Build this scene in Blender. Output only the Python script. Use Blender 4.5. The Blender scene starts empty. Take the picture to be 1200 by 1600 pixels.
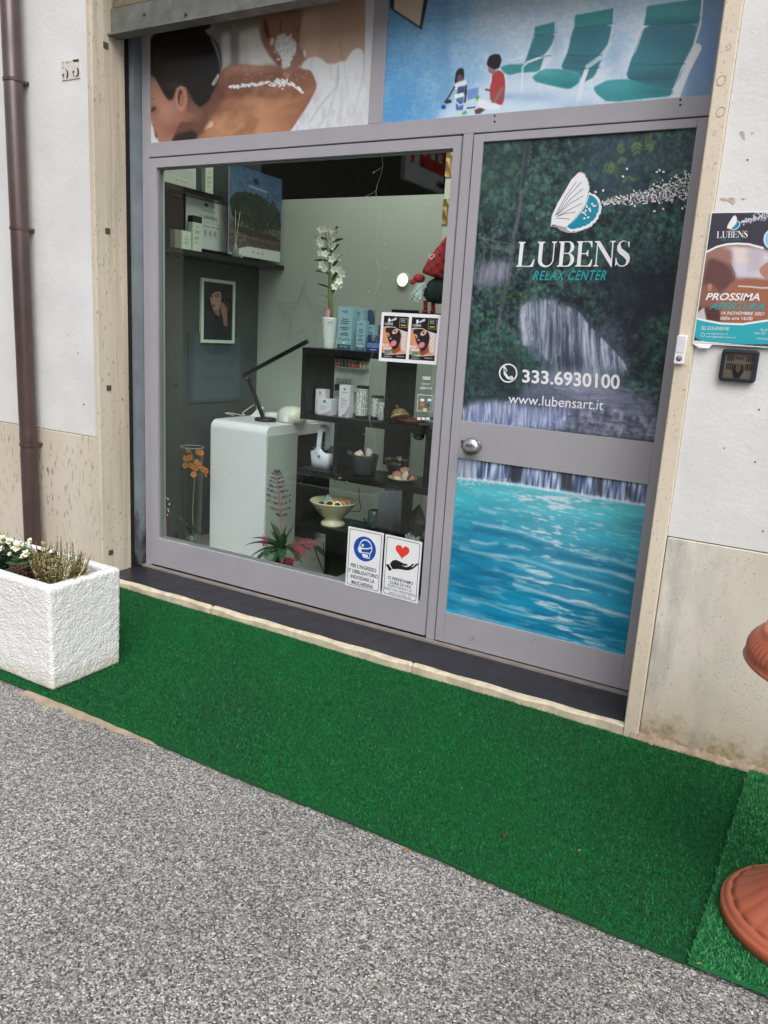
import bpy, bmesh, math, random
import numpy as np
from mathutils import Vector, Matrix
random.seed(7); RNG = np.random.default_rng(7)
S = bpy.context.scene
COL = S.collection
rad = math.radians

# ------------------------------------------------------------------ camera
FPX = 1224.4648
R = np.array([[0.8653137, 0.16088942, -0.47470706],
              [0.49777563, -0.16483152, 0.85149867],
              [0.05875044, -0.97311108, -0.2227178]])
CAM = np.array([0.0, -2.73, 1.375])
cam = bpy.data.cameras.new('camera'); camo = bpy.data.objects.new('camera', cam); COL.objects.link(camo)
cam.sensor_fit = 'VERTICAL'; cam.sensor_height = 24; cam.sensor_width = 18
cam.lens = 24 * FPX / 1600; cam.clip_start = .05; cam.clip_end = 400
rt, up, bk = R @ [1, 0, 0], R @ [0, -1, 0], R @ [0, 0, -1]
camo.matrix_world = Matrix([[rt[i], up[i], bk[i], CAM[i]] for i in range(3)] + [[0, 0, 0, 1]])
S.camera = camo

# ------------------------------------------------------------------ light
w = bpy.data.worlds.new('World'); S.world = w; w.use_nodes = True
nt = w.node_tree; bgn = nt.nodes['Background']
sk = nt.nodes.new('ShaderNodeTexSky'); sk.sky_type = 'NISHITA'; sk.sun_disc = False
SUN_EL, SUN_ROT = 50, 142
sk.sun_elevation = rad(SUN_EL); sk.sun_rotation = rad(SUN_ROT)
sk.air_density = 1.0; sk.dust_density = 4.0; sk.ozone_density = 1.0
hs = nt.nodes.new('ShaderNodeHueSaturation'); hs.inputs['Saturation'].default_value = .12
nt.links.new(sk.outputs[0], hs.inputs['Color']); nt.links.new(hs.outputs[0], bgn.inputs[0])
bgn.inputs[1].default_value = .15
sl = bpy.data.lights.new('sun', 'SUN'); sl.energy = 1.1; sl.angle = rad(50); sl.color = (1, .985, .96)
slo = bpy.data.objects.new('sun', sl); COL.objects.link(slo)
a = rad(SUN_ROT); dv = Vector((math.sin(a) * math.cos(rad(SUN_EL)), math.cos(a) * math.cos(rad(SUN_EL)), math.sin(rad(SUN_EL))))
slo.rotation_euler = dv.to_track_quat('Z', 'Y').to_euler(); slo.location = (0, -3, 9)
S.view_settings.view_transform = 'Standard'; S.view_settings.look = 'None'
S.view_settings.exposure = 0.34; S.view_settings.gamma = 1
S.cycles.max_bounces = 10; S.cycles.transparent_max_bounces = 16; S.cycles.use_denoising = True
S.cycles.caustics_reflective = False; S.cycles.caustics_refractive = False

# ------------------------------------------------------------------ helpers
def at(px, py, y=None, z=None, x=None):
    """point of the photographed plane seen at a photo pixel (used to read real sizes off the photograph)"""
    d = R @ np.array([px - 600.0, py - 800.0, FPX])
    if y is not None: t = (y - CAM[1]) / d[1]
    elif z is not None: t = (z - CAM[2]) / d[2]
    else: t = (x - CAM[0]) / d[0]
    p = CAM + d * t
    return Vector((float(p[0]), float(p[1]), float(p[2])))

def lin(c):
    c = np.asarray(c, float) / 255.0
    return np.where(c <= .04045, c / 12.92, ((c + .055) / 1.055) ** 2.4)
def C4(c, k=1.0):
    l = lin(c) * k
    return (float(l[0]), float(l[1]), float(l[2]), 1.0)

def tag(o, label=None, cat=None, group=None, kind=None):
    if label: o['label'] = label
    if cat: o['category'] = cat
    if group: o['group'] = group
    if kind: o['kind'] = kind
    return o
ORG = {}
def thing(name, loc, label, cat, group=None):
    o = bpy.data.objects.new(name, None); COL.objects.link(o); o.empty_display_size = .05
    o.location = loc; ORG[o.name] = Vector(loc)
    return tag(o, label, cat, group)

class MB:
    def __init__(s): s.v = []; s.f = []
    def add(s, vs, fs):
        b = len(s.v); s.v += [tuple(v) for v in vs]; s.f += [tuple(i + b for i in f) for f in fs]; return s
    def box(s, x0, x1, y0, y1, z0, z1):
        v = [(x, y, z) for x in (x0, x1) for y in (y0, y1) for z in (z0, z1)]
        return s.add(v, [(0, 1, 3, 2), (4, 6, 7, 5), (0, 4, 5, 1), (2, 3, 7, 6), (0, 2, 6, 4), (1, 5, 7, 3)])
    def rbox(s, c, size, rz=0, tilt=0, axis='X'):
        m = Matrix.Translation(c) @ Matrix.Rotation(rz, 4, 'Z') @ Matrix.Rotation(tilt, 4, axis)
        a, b, h = size[0] / 2, size[1] / 2, size[2]
        v = [m @ Vector((x, y, z)) for x in (-a, a) for y in (-b, b) for z in (0, h)]
        return s.add(v, [(0, 1, 3, 2), (4, 6, 7, 5), (0, 4, 5, 1), (2, 3, 7, 6), (0, 2, 6, 4), (1, 5, 7, 3)])
    def tube(s, pts, r, n=8, cap=True):
        pts = [Vector(p) for p in pts]; rs = r if isinstance(r, (list, tuple)) else [r] * len(pts)
        rings = []; ref = None
        for i, p in enumerate(pts):
            d = (pts[min(i + 1, len(pts) - 1)] - pts[max(i - 1, 0)]).normalized()
            if ref is None: ref = Vector((0, 0, 1)) if abs(d.z) < .9 else Vector((1, 0, 0))
            u = d.cross(ref).normalized(); w_ = u.cross(d).normalized(); ref = w_
            rings.append([p + (u * math.cos(2 * math.pi * k / n) + w_ * math.sin(2 * math.pi * k / n)) * rs[i] for k in range(n)])
        v = [q for g in rings for q in g]; f = []
        for i in range(len(pts) - 1):
            for k in range(n):
                k2 = (k + 1) % n; f.append((i * n + k, i * n + k2, (i + 1) * n + k2, (i + 1) * n + k))
        if cap: f.append(tuple(range(n))[::-1]); f.append(tuple((len(pts) - 1) * n + k for k in range(n)))
        return s.add(v, f)
    def lathe(s, prof, c, n=32, m=None, ridge=None, cap=True):
        """prof: (r, z) list; ridge(k/n, r, z) -> r"""
        v = []; f = []
        for (r, z) in prof:
            for k in range(n):
                rr = ridge(k / n, r, z) if ridge else r; t = 2 * math.pi * k / n
                p = Vector((rr * math.cos(t), rr * math.sin(t), z))
                v.append((m @ p if m else p) + Vector(c))
        L = len(prof)
        for i in range(L - 1):
            for k in range(n):
                k2 = (k + 1) % n; f.append((i * n + k, i * n + k2, (i + 1) * n + k2, (i + 1) * n + k))
        if cap: f.append(tuple(range(n))[::-1]); f.append(tuple((L - 1) * n + k for k in range(n)))
        return s.add(v, f)
    def ball(s, c, r, nu=10, nv=6, sc=(1, 1, 1), jit=0):
        v = []; f = []
        for j in range(nv + 1):
            ph = math.pi * j / nv
            for k in range(nu):
                t = 2 * math.pi * k / nu; q = 1 + random.uniform(-jit, jit)
                v.append((c[0] + r * sc[0] * q * math.sin(ph) * math.cos(t), c[1] + r * sc[1] * q * math.sin(ph) * math.sin(t), c[2] + r * sc[2] * q * math.cos(ph)))
        for j in range(nv):
            for k in range(nu):
                k2 = (k + 1) % nu; f.append((j * nu + k, (j + 1) * nu + k, (j + 1) * nu + k2, j * nu + k2))
        return s.add(v, f)
    def leaf(s, base, d, length, width, droop=.3, nrm=None, n=5, cup=.15):
        base = Vector(base); d = Vector(d).normalized()
        side = d.cross(Vector((0, 0, 1)) if nrm is None else Vector(nrm))
        if side.length < 1e-3: side = Vector((1, 0, 0))
        side.normalize(); v = []; f = []; p = base.copy(); dd = d.copy()
        for i in range(n + 1):
            t = i / n; wd = width * (math.sin(math.pi * min(1, .12 + .88 * t)) ** .75) * .5 + .0003
            nn = side.cross(dd).normalized()
            v += [p - side * wd + nn * cup * wd, p, p + side * wd + nn * cup * wd]
            p = p + dd * (length / n); dd = (dd + Vector((0, 0, -droop / n))).normalized()
        for i in range(n):
            for k in (0, 1): f.append((i * 3 + k, i * 3 + k + 1, i * 3 + k + 4, i * 3 + k + 3))
        return s.add(v, f)
    def prism(s, poly, y0, y1):
        """poly: (x, z) list, extruded along y"""
        n = len(poly); v = [(x, y0, z) for x, z in poly] + [(x, y1, z) for x, z in poly]
        f = [tuple(range(n))[::-1], tuple(range(n, 2 * n))] + [(i, (i + 1) % n, n + (i + 1) % n, n + i) for i in range(n)]
        return s.add(v, f)
    def build(s, name, mat, parent=None, smooth=False, bevel=0, seg=2, subd=0, uvbox=False):
        o_ = Vector((0, 0, 0))
        p = parent
        while p is not None:
            if p.name in ORG: o_ = ORG[p.name]; break
            p = p.parent
        me = bpy.data.meshes.new(name)
        me.from_pydata([(x - o_.x, y - o_.y, z - o_.z) for x, y, z in s.v], [], s.f); me.update()
        bm = bmesh.new(); bm.from_mesh(me); bmesh.ops.recalc_face_normals(bm, faces=bm.faces)
        bm.to_mesh(me); bm.free()
        if mat: me.materials.append(mat)
        o = bpy.data.objects.new(name, me); COL.objects.link(o)
        if parent: o.parent = parent
        if smooth: me.polygons.foreach_set('use_smooth', [True] * len(me.polygons))
        if bevel:
            b = o.modifiers.new('b', 'BEVEL'); b.width = bevel; b.segments = seg; b.limit_method = 'ANGLE'; b.angle_limit = rad(40)
            if not smooth: me.polygons.foreach_set('use_smooth', [True] * len(me.polygons)); b.harden_normals = True
        if subd: q = o.modifiers.new('s', 'SUBSURF'); q.levels = subd; q.render_levels = subd
        return o

def solo(mb, name, mat, label, cat, group=None, **k):
    """a thing made of a single mesh: its origin at the base centre"""
    vs = np.array(mb.v); c = Vector(((vs[:, 0].min() + vs[:, 0].max()) / 2, (vs[:, 1].min() + vs[:, 1].max()) / 2, vs[:, 2].min()))
    mb.v = [(x - c.x, y - c.y, z - c.z) for x, y, z in mb.v]
    o = mb.build(name, mat, None, **k); o.location = c; ORG[o.name] = c
    return tag(o, label, cat, group)

# ---- materials
def newmat(name):
    m = bpy.data.materials.new(name); m.use_nodes = True
    return m, m.node_tree, m.node_tree.nodes['Principled BSDF']
def mth(t, op, a, b=None, c=None):
    n = t.nodes.new('ShaderNodeMath'); n.operation = op
    for i, v in enumerate((a, b, c)):
        if v is None: continue
        if isinstance(v, (int, float)): n.inputs[i].default_value = v
        else: t.links.new(v, n.inputs[i])
    return n.outputs[0]
def noise(t, vec, scale, detail=4, rough=.55, mapsc=None):
    if mapsc:
        mp = t.nodes.new('ShaderNodeMapping'); mp.inputs['Scale'].default_value = mapsc; t.links.new(vec, mp.inputs['Vector']); vec = mp.outputs[0]
    n = t.nodes.new('ShaderNodeTexNoise'); n.inputs['Scale'].default_value = scale; n.inputs['Detail'].default_value = detail
    n.inputs['Roughness'].default_value = rough; t.links.new(vec, n.inputs['Vector'])
    return n.outputs['Fac']
def ramp(t, fac, stops, interp='LINEAR'):
    n = t.nodes.new('ShaderNodeValToRGB'); cr = n.color_ramp; cr.interpolation = interp
    while len(cr.elements) < len(stops): cr.elements.new(.5)
    for e, (p, c) in zip(cr.elements, stops):
        e.position = p; e.color = (c, c, c, 1) if isinstance(c, (int, float)) else c
    t.links.new(fac, n.inputs[0]); return n.outputs[0]
def mix(t, fac, a, b):
    n = t.nodes.new('ShaderNodeMix'); n.data_type = 'RGBA'
    for s_, v in ((n.inputs[0], fac), (n.inputs[6], a), (n.inputs[7], b)):
        if isinstance(v, (int, float)): s_.default_value = v
        elif isinstance(v, tuple): s_.default_value = v
        else: t.links.new(v, s_)
    return n.outputs[2]
def objv(t):
    n = t.nodes.new('ShaderNodeTexCoord'); return n.outputs['Object']
def bump(t, b, h, strength, dist=.002, prev=None):
    n = t.nodes.new('ShaderNodeBump'); n.inputs['Strength'].default_value = strength; n.inputs['Distance'].default_value = dist
    t.links.new(h, n.inputs['Height'])
    if prev: t.links.new(prev, n.inputs['Normal'])
    t.links.new(n.outputs[0], b.inputs['Normal']); return n.outputs[0]
CACHE = {}
def M(name, c, rough=.5, metal=0, var=.12, vs=12, bmp=0, bs=60, coat=0, k=1.0, emit=0, spec=.5):
    if name in CACHE: return CACHE[name]
    m, t, b = newmat(name); base = C4(c, k); v = objv(t)
    n = noise(t, v, vs, 5)
    lo = tuple(x * (1 - var) for x in base[:3]) + (1,); hi = tuple(min(1, x * (1 + var)) for x in base[:3]) + (1,)
    t.links.new(ramp(t, n, [(.3, lo), (.7, hi)]), b.inputs['Base Color'])
    rn = ramp(t, noise(t, v, vs * 2.3, 3), [(.3, max(0, rough - .08)), (.7, min(1, rough + .08))])
    t.links.new(rn, b.inputs['Roughness'])
    b.inputs['Metallic'].default_value = metal; b.inputs['Specular IOR Level'].default_value = spec
    if coat: b.inputs['Coat Weight'].default_value = coat; b.inputs['Coat Roughness'].default_value = .08
    if bmp: bump(t, b, noise(t, v, bs, 6), bmp)
    if emit: b.inputs['Emission Color'].default_value = base; b.inputs['Emission Strength'].default_value = emit
    CACHE[name] = m; return m

# ---- flat graphics: contours or text as thin meshes in a plane
def curve_mesh(contours):
    cu = bpy.data.curves.new('c', 'CURVE'); cu.dimensions = '2D'; cu.fill_mode = 'BOTH'
    for c in contours:
        sp = cu.splines.new('POLY'); sp.points.add(len(c) - 1)
        for i, (x, y) in enumerate(c): sp.points[i].co = (x, y, 0, 1)
        sp.use_cyclic_u = True
    return _tomesh(cu)
def _tomesh(cu):
    o = bpy.data.objects.new('tmp', cu); COL.objects.link(o)
    me = bpy.data.meshes.new_from_object(o.evaluated_get(bpy.context.evaluated_depsgraph_get()))
    v = [tuple(p.co) for p in me.vertices]; f = [tuple(p.vertices) for p in me.polygons]
    bpy.data.objects.remove(o); bpy.data.curves.remove(cu); bpy.data.meshes.remove(me)
    return v, f
def text_mesh(s, shear=0, off=0, space=1):
    cu = bpy.data.curves.new('t', 'FONT'); cu.body = s; cu.size = 1; cu.shear = shear; cu.offset = off; cu.space_character = space
    cu.resolution_u = 3
    return _tomesh(cu)
def bil(q, u, v):
    return q[0] * (1 - u) * (1 - v) + q[1] * u * (1 - v) + q[2] * u * v + q[3] * (1 - u) * v
class Flat:
    """collects flat shapes lying in a plane; pm maps 2D design coordinates to a 3D point"""
    def __init__(s, pm): s.pm = pm; s.mb = MB()
    def shape(s, contours):
        v, f = curve_mesh(contours); s.mb.add([s.pm(x, y) for x, y, z in v], f); return s
    def poly(s, c): return s.shape([c])
    def text(s, txt, q, shear=0, off=0, space=1):
        """q: TL, TR, BR, BL in design coordinates"""
        v, f = text_mesh(txt, shear, off, space)
        if not v: return s
        xs = [p[0] for p in v]; ys = [p[1] for p in v]; x0, x1, y0, y1 = min(xs), max(xs), min(ys), max(ys)
        if len(q) == 2: (ax, ay), (bx, by) = q; q = [(ax, ay), (bx, ay), (bx, by), (ax, by)]
        q = [Vector(p) for p in q]; out = []
        for x, y, z in v:
            p = bil(q, (x - x0) / (x1 - x0), (y1 - y) / max(1e-6, y1 - y0)); out.append(s.pm(p.x, p.y))
        s.mb.add(out, f); return s
    def line(s, pts, wd):
        pts = [Vector(p) for p in pts]; v = []; f = []
        for i, p in enumerate(pts):
            d = (pts[min(i + 1, len(pts) - 1)] - pts[max(i - 1, 0)]).normalized(); n = Vector((-d.y, d.x)) * wd / 2
            v += [s.pm(*(p + n)), s.pm(*(p - n))]
        for i in range(len(pts) - 1): f.append((2 * i, 2 * i + 1, 2 * i + 3, 2 * i + 2))
        s.mb.add(v, f); return s
    def dot(s, x, y, r, ry=None, n=12, rot=0):
        ry = ry or r; c, q = math.cos(rot), math.sin(rot)
        pts = [(r * math.cos(2 * math.pi * k / n), ry * math.sin(2 * math.pi * k / n)) for k in range(n)]
        s.mb.add([s.pm(x + a_ * c - b_ * q, y + a_ * q + b_ * c) for a_, b_ in pts], [tuple(range(n))]); return s
    def ring(s, x, y, r, wd, n=32, ry=None):
        ry = ry or r
        v = []; f = []
        for k in range(n):
            t = 2 * math.pi * k / n
            v += [s.pm(x + r * math.cos(t), y + ry * math.sin(t)), s.pm(x + (r - wd) * math.cos(t), y + (ry - wd) * math.sin(t))]
        for k in range(n): k2 = (k + 1) % n; f.append((2 * k, 2 * k + 1, 2 * k2 + 1, 2 * k2))
        s.mb.add(v, f); return s
    def build(s, name, mat, parent): return s.mb.build(name, mat, parent)
def zoomer(x0, y0, k): return lambda pts: [(x0 + x / k, y0 + y / k) for x, y in pts]
def plane_y(y): return lambda px, py: at(px, py, y=y)
def quadmap(q3, lift):
    """unit square (u right, v down) -> quad of 3D points TL,TR,BR,BL, lifted along the outward normal"""
    q3 = [Vector(p) for p in q3]; n = (q3[1] - q3[0]).cross(q3[3] - q3[0]).normalized()
    if n.dot(Vector(CAM) - q3[0]) < 0: n = -n
    return lambda u, v: bil(q3, u, v) + n * lift

# ---- painter: a colour grid for printed pictures (vertex colours on a fine mesh)
def vnoise(h, w_, sy, sx, seed=0, octv=1):
    r = np.random.default_rng(seed); out = np.zeros((h, w_)); amp = 1; tot = 0
    for o in range(octv):
        gy, gx = max(2, int(h / sy) + 3), max(2, int(w_ / sx) + 3); g = r.random((gy, gx))
        yy = np.arange(h) / sy; xx = np.arange(w_) / sx; yy = np.clip(yy, 0, gy - 1.001); xx = np.clip(xx, 0, gx - 1.001)
        y0 = yy.astype(int); x0 = xx.astype(int); fy = (yy - y0)[:, None]; fx = (xx - x0)[None, :]
        fy = fy * fy * (3 - 2 * fy); fx = fx * fx * (3 - 2 * fx)
        a_ = g[y0][:, x0]; b_ = g[y0][:, x0 + 1]; c_ = g[y0 + 1][:, x0]; d_ = g[y0 + 1][:, x0 + 1]
        out += amp * (a_ * (1 - fy) * (1 - fx) + b_ * (1 - fy) * fx + c_ * fy * (1 - fx) + d_ * fy * fx); tot += amp
        amp *= .55; sy = max(1, sy / 2); sx = max(1, sx / 2)
    return out / tot
def gblur(m, s_):
    if s_ < .3: return m
    r = int(3 * s_) + 1; k = np.exp(-.5 * (np.arange(-r, r + 1) / s_) ** 2); k /= k.sum()
    p = np.pad(m, r, mode='edge')
    p = sum(k[i] * p[i:i + m.shape[0], :] for i in range(2 * r + 1))
    return sum(k[i] * p[:, i:i + m.shape[1]] for i in range(2 * r + 1))
class Paint:
    """q3: TL, TR, BR, BL corners in 3D; to2: function design coords -> (u, v)"""
    def __init__(s, q3, to2, ppm=380, base=(128, 128, 128)):
        s.q3 = [Vector(p) for p in q3]; s.to2 = to2
        s.w = max(8, int((s.q3[1] - s.q3[0]).length * ppm)); s.h = max(8, int((s.q3[3] - s.q3[0]).length * ppm))
        s.a = np.ones((s.h, s.w, 3)) * np.array(base, float)
        s.Y, s.X = np.mgrid[0:s.h, 0:s.w].astype(float)
    def P(s, pts): return np.array([(u * (s.w - 1), v * (s.h - 1)) for u, v in (s.to2(*p) for p in pts)])
    def put(s, m, c, al=1.0):
        m = (m * al)[..., None]; s.a = s.a * (1 - m) + (np.array(c, float) if not isinstance(c, np.ndarray) else c) * m
    def pm(s, pts, blur=0):
        q = s.P(pts); acc = np.zeros((s.h, s.w))
        if len(q) > 5:
            nx_ = np.roll(q, -1, 0); q = np.stack([q * .84 + nx_ * .16, q * .16 + nx_ * .84], 1).reshape(-1, 2)
        y0, y1 = max(0, int(q[:, 1].min()) - 1), min(s.h, int(q[:, 1].max()) + 2); x0, x1 = max(0, int(q[:, 0].min()) - 1), min(s.w, int(q[:, 0].max()) + 2)
        if y1 > y0 and x1 > x0:
            for oy in (-.25, .25):
                for ox in (-.25, .25):
                    X = s.X[y0:y1, x0:x1] + ox; Y = s.Y[y0:y1, x0:x1] + oy; ins = np.zeros(X.shape, bool)
                    for i in range(len(q)):
                        xa, ya = q[i]; xb, yb = q[(i + 1) % len(q)]
                        if abs(yb - ya) < 1e-9: continue
                        ins ^= ((ya > Y) != (yb > Y)) & (X < (xb - xa) * (Y - ya) / (yb - ya) + xa)
                    acc[y0:y1, x0:x1] += ins * .25
        return gblur(acc, blur)
    def poly(s, pts, c, blur=0, al=1): s.put(s.pm(pts, blur), c, al); return s
    def line(s, pts, wd, c, al=1, soft=1.0):
        q = s.P(pts); g_ = wd + soft + 2
        y0, y1 = max(0, int(q[:, 1].min() - g_)), min(s.h, int(q[:, 1].max() + g_) + 1); x0, x1 = max(0, int(q[:, 0].min() - g_)), min(s.w, int(q[:, 0].max() + g_) + 1)
        if y1 <= y0 or x1 <= x0: return s
        X, Y = s.X[y0:y1, x0:x1], s.Y[y0:y1, x0:x1]; d = np.full(X.shape, 1e9)
        for i in range(len(q) - 1):
            a_, b_ = q[i], q[i + 1]; ab = b_ - a_; L = max(1e-9, ab @ ab)
            t = np.clip(((X - a_[0]) * ab[0] + (Y - a_[1]) * ab[1]) / L, 0, 1)
            d = np.minimum(d, np.hypot(X - a_[0] - t * ab[0], Y - a_[1] - t * ab[1]))
        m = (np.clip((wd / 2 + soft / 2 - d) / soft, 0, 1) * al)[..., None]; s.a[y0:y1, x0:x1] = s.a[y0:y1, x0:x1] * (1 - m) + np.array(c, float) * m; return s
    def blob(s, x, y, rx, ry, c, rot=0, al=1, soft=.25):
        """radii in design units"""
        o = s.P([(x, y), (x + 1, y), (x, y + 1)]); ex, ey = o[1] - o[0], o[2] - o[0]
        A = np.array([[ex[0], ey[0]], [ex[1], ey[1]]]); I = np.linalg.inv(A)
        rm = max(rx, ry) * (1 + soft) * max(np.hypot(*ex), np.hypot(*ey)) + 2
        y0, y1 = max(0, int(o[0][1] - rm)), min(s.h, int(o[0][1] + rm) + 1); x0, x1 = max(0, int(o[0][0] - rm)), min(s.w, int(o[0][0] + rm) + 1)
        if y1 <= y0 or x1 <= x0: return s
        X, Y = s.X[y0:y1, x0:x1], s.Y[y0:y1, x0:x1]
        dx = I[0, 0] * (X - o[0][0]) + I[0, 1] * (Y - o[0][1]); dy = I[1, 0] * (X - o[0][0]) + I[1, 1] * (Y - o[0][1])
        cr, sr = math.cos(rot), math.sin(rot); u = (dx * cr + dy * sr) / rx; v = (-dx * sr + dy * cr) / ry
        m = (np.clip((1 + soft / 2 - np.hypot(u, v)) / soft, 0, 1) * al)[..., None]; s.a[y0:y1, x0:x1] = s.a[y0:y1, x0:x1] * (1 - m) + np.array(c, float) * m; return s
    def glow(s, m, x, y, rx, ry, c, al, rot=0):
        o = s.P([(x, y), (x + 1, y), (x, y + 1)]); ex, ey = o[1] - o[0], o[2] - o[0]; I = np.linalg.inv(np.array([[ex[0], ey[0]], [ex[1], ey[1]]]))
        dx = I[0, 0] * (s.X - o[0][0]) + I[0, 1] * (s.Y - o[0][1]); dy = I[1, 0] * (s.X - o[0][0]) + I[1, 1] * (s.Y - o[0][1])
        cr, sr = math.cos(rot), math.sin(rot); u = (dx * cr + dy * sr) / rx; v = (-dx * sr + dy * cr) / ry
        s.put((1 if m is None else m) * np.exp(-.5 * (u * u + v * v)), c, al); return s
    def build(s, name, parent, rough=.35, bright=1.0, lift=0.0, spec=.5):
        q = s.q3; n = (q[1] - q[0]).cross(q[3] - q[0]).normalized()
        if n.dot(Vector(CAM) - q[0]) < 0: n = -n
        U = (s.X / (s.w - 1))[..., None]; V = (s.Y / (s.h - 1))[..., None]; Q = [np.array(p + n * lift) for p in q]
        co = Q[0] * (1 - U) * (1 - V) + Q[1] * U * (1 - V) + Q[2] * U * V + Q[3] * (1 - U) * V
        o_ = Vector((0, 0, 0)); p = parent
        while p is not None:
            if p.name in ORG: o_ = ORG[p.name]; break
            p = p.parent
        co = (co - np.array(o_)).reshape(-1, 3).astype(np.float32)
        me = bpy.data.meshes.new(name); nv = s.w * s.h; nf = (s.w - 1) * (s.h - 1)
        me.vertices.add(nv); me.vertices.foreach_set('co', co.ravel())
        idx = np.arange(nv).reshape(s.h, s.w); f = np.stack([idx[:-1, :-1], idx[1:, :-1], idx[1:, 1:], idx[:-1, 1:]], -1).reshape(-1)
        me.loops.add(nf * 4); me.loops.foreach_set('vertex_index', f.astype(np.int32))
        me.polygons.add(nf); me.polygons.foreach_set('loop_start', np.arange(0, nf * 4, 4, dtype=np.int32))
        me.update(calc_edges=True)
        ca = me.color_attributes.new('print', 'FLOAT_COLOR', 'POINT')
        rgba = np.ones((nv, 4), np.float32); rgba[:, :3] = lin(np.clip(s.a, 0, 255)).reshape(-1, 3) * bright
        ca.data.foreach_set('color', rgba.ravel())
        key = 'print_%.2f' % rough
        if key not in CACHE:
            m, t, b = newmat('printed_vinyl'); an = t.nodes.new('ShaderNodeAttribute'); an.attribute_name = 'print'
            t.links.new(an.outputs['Color'], b.inputs['Base Color']); b.inputs['Specular IOR Level'].default_value = spec
            t.links.new(ramp(t, noise(t, objv(t), 9, 4), [(.3, rough - .05), (.7, rough + .07)]), b.inputs['Roughness'])
            CACHE[key] = m
        me.materials.append(CACHE[key])
        o = bpy.data.objects.new(name, me); COL.objects.link(o)
        if parent: o.parent = parent
        return o
def px_paint(tl, tr, br, bl, y, **k):
    """picture whose design coordinates are photograph pixels of the plane at depth y (axis-aligned rectangle)"""
    p = [at(*c, y=y) for c in (tl, tr, br, bl)]
    x0 = (p[0].x + p[3].x) / 2; x1 = (p[1].x + p[2].x) / 2; z1 = (p[0].z + p[1].z) / 2; z0 = (p[2].z + p[3].z) / 2
    return rect_paint(x0, x1, z0, z1, y, **k)
def rect_paint(x0, x1, z0, z1, y, **k):
    def to2(px, py): q = at(px, py, y=y); return (q.x - x0) / (x1 - x0), (z1 - q.z) / (z1 - z0)
    return Paint([(x0, y, z1), (x1, y, z1), (x1, y, z0), (x0, y, z0)], to2, **k)

# ------------------------------------------------------------------ large structure
def mat_aggregate():
    m, t, b = newmat('exposed_aggregate'); v = objv(t)
    def vor(sc, feat='F1'):
        n = t.nodes.new('ShaderNodeTexVoronoi'); n.inputs['Scale'].default_value = sc; n.feature = feat; t.links.new(v, n.inputs['Vector']); return n
    a_ = vor(235); g = t.nodes.new('ShaderNodeSeparateColor'); t.links.new(a_.outputs['Color'], g.inputs[0])
    col = ramp(t, g.outputs[0], [(0, C4((74, 72, 72))), (.13, C4((118, 116, 115))), (.32, C4((154, 152, 149))), (.56, C4((188, 185, 181))), (.78, C4((214, 211, 205))), (.93, C4((244, 240, 233)))], 'CONSTANT')
    e = vor(235, 'DISTANCE_TO_EDGE'); ed = ramp(t, e.outputs[0], [(.0, .0), (.10, 1.0)])
    c2 = mix(t, ed, C4((92, 90, 90)), col)
    a2 = vor(92); g2 = t.nodes.new('ShaderNodeSeparateColor'); t.links.new(a2.outputs['Color'], g2.inputs[0])
    big = mth(t, 'MULTIPLY', mth(t, 'GREATER_THAN', g2.outputs[0], .90), mth(t, 'LESS_THAN', a2.outputs['Distance'], .42))
    bc = ramp(t, g2.outputs[1], [(0, C4((165, 152, 138))), (.25, C4((215, 212, 205))), (.7, C4((95, 92, 90))), (.9, C4((225, 222, 215)))], 'CONSTANT')
    c3 = mix(t, big, c2, bc)
    st = ramp(t, noise(t, v, 1.6, 6, .62), [(.33, .80), (.66, 1.08)])
    mm = t.nodes.new('ShaderNodeMix'); mm.data_type = 'RGBA'; mm.blend_type = 'MULTIPLY'; mm.inputs[0].default_value = 1
    t.links.new(c3, mm.inputs[6]); t.links.new(st, mm.inputs[7]); t.links.new(mm.outputs[2], b.inputs['Base Color'])
    b.inputs['Roughness'].default_value = .72
    h = mth(t, 'ADD', ramp(t, e.outputs[0], [(0, 0), (.35, 1)]), mth(t, 'MULTIPLY', big, .5)); bump(t, b, h, .8, .003)
    return m
def mat_plaster():
    m, t, b = newmat('white_plaster'); v = objv(t)
    n = noise(t, v, 3, 6); c = ramp(t, n, [(.3, C4((209, 208, 208))), (.7, C4((222, 221, 220)))])
    sp = noise(t, v, 26, 3, .6); spot = ramp(t, sp, [(.73, 0.0), (.76, 1.0)]); big = ramp(t, noise(t, v, 2.1, 2), [(.5, 0.0), (.62, 1.0)])
    c = mix(t, mth(t, 'MULTIPLY', mth(t, 'MULTIPLY', spot, big), .7), c, C4((182, 172, 158)))
    t.links.new(c, b.inputs['Base Color']); b.inputs['Roughness'].default_value = .85
    h = mth(t, 'ADD', noise(t, v, 14, 5), mth(t, 'MULTIPLY', noise(t, v, 90, 4), .35)); bump(t, b, h, .45, .006)
    return m
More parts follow.
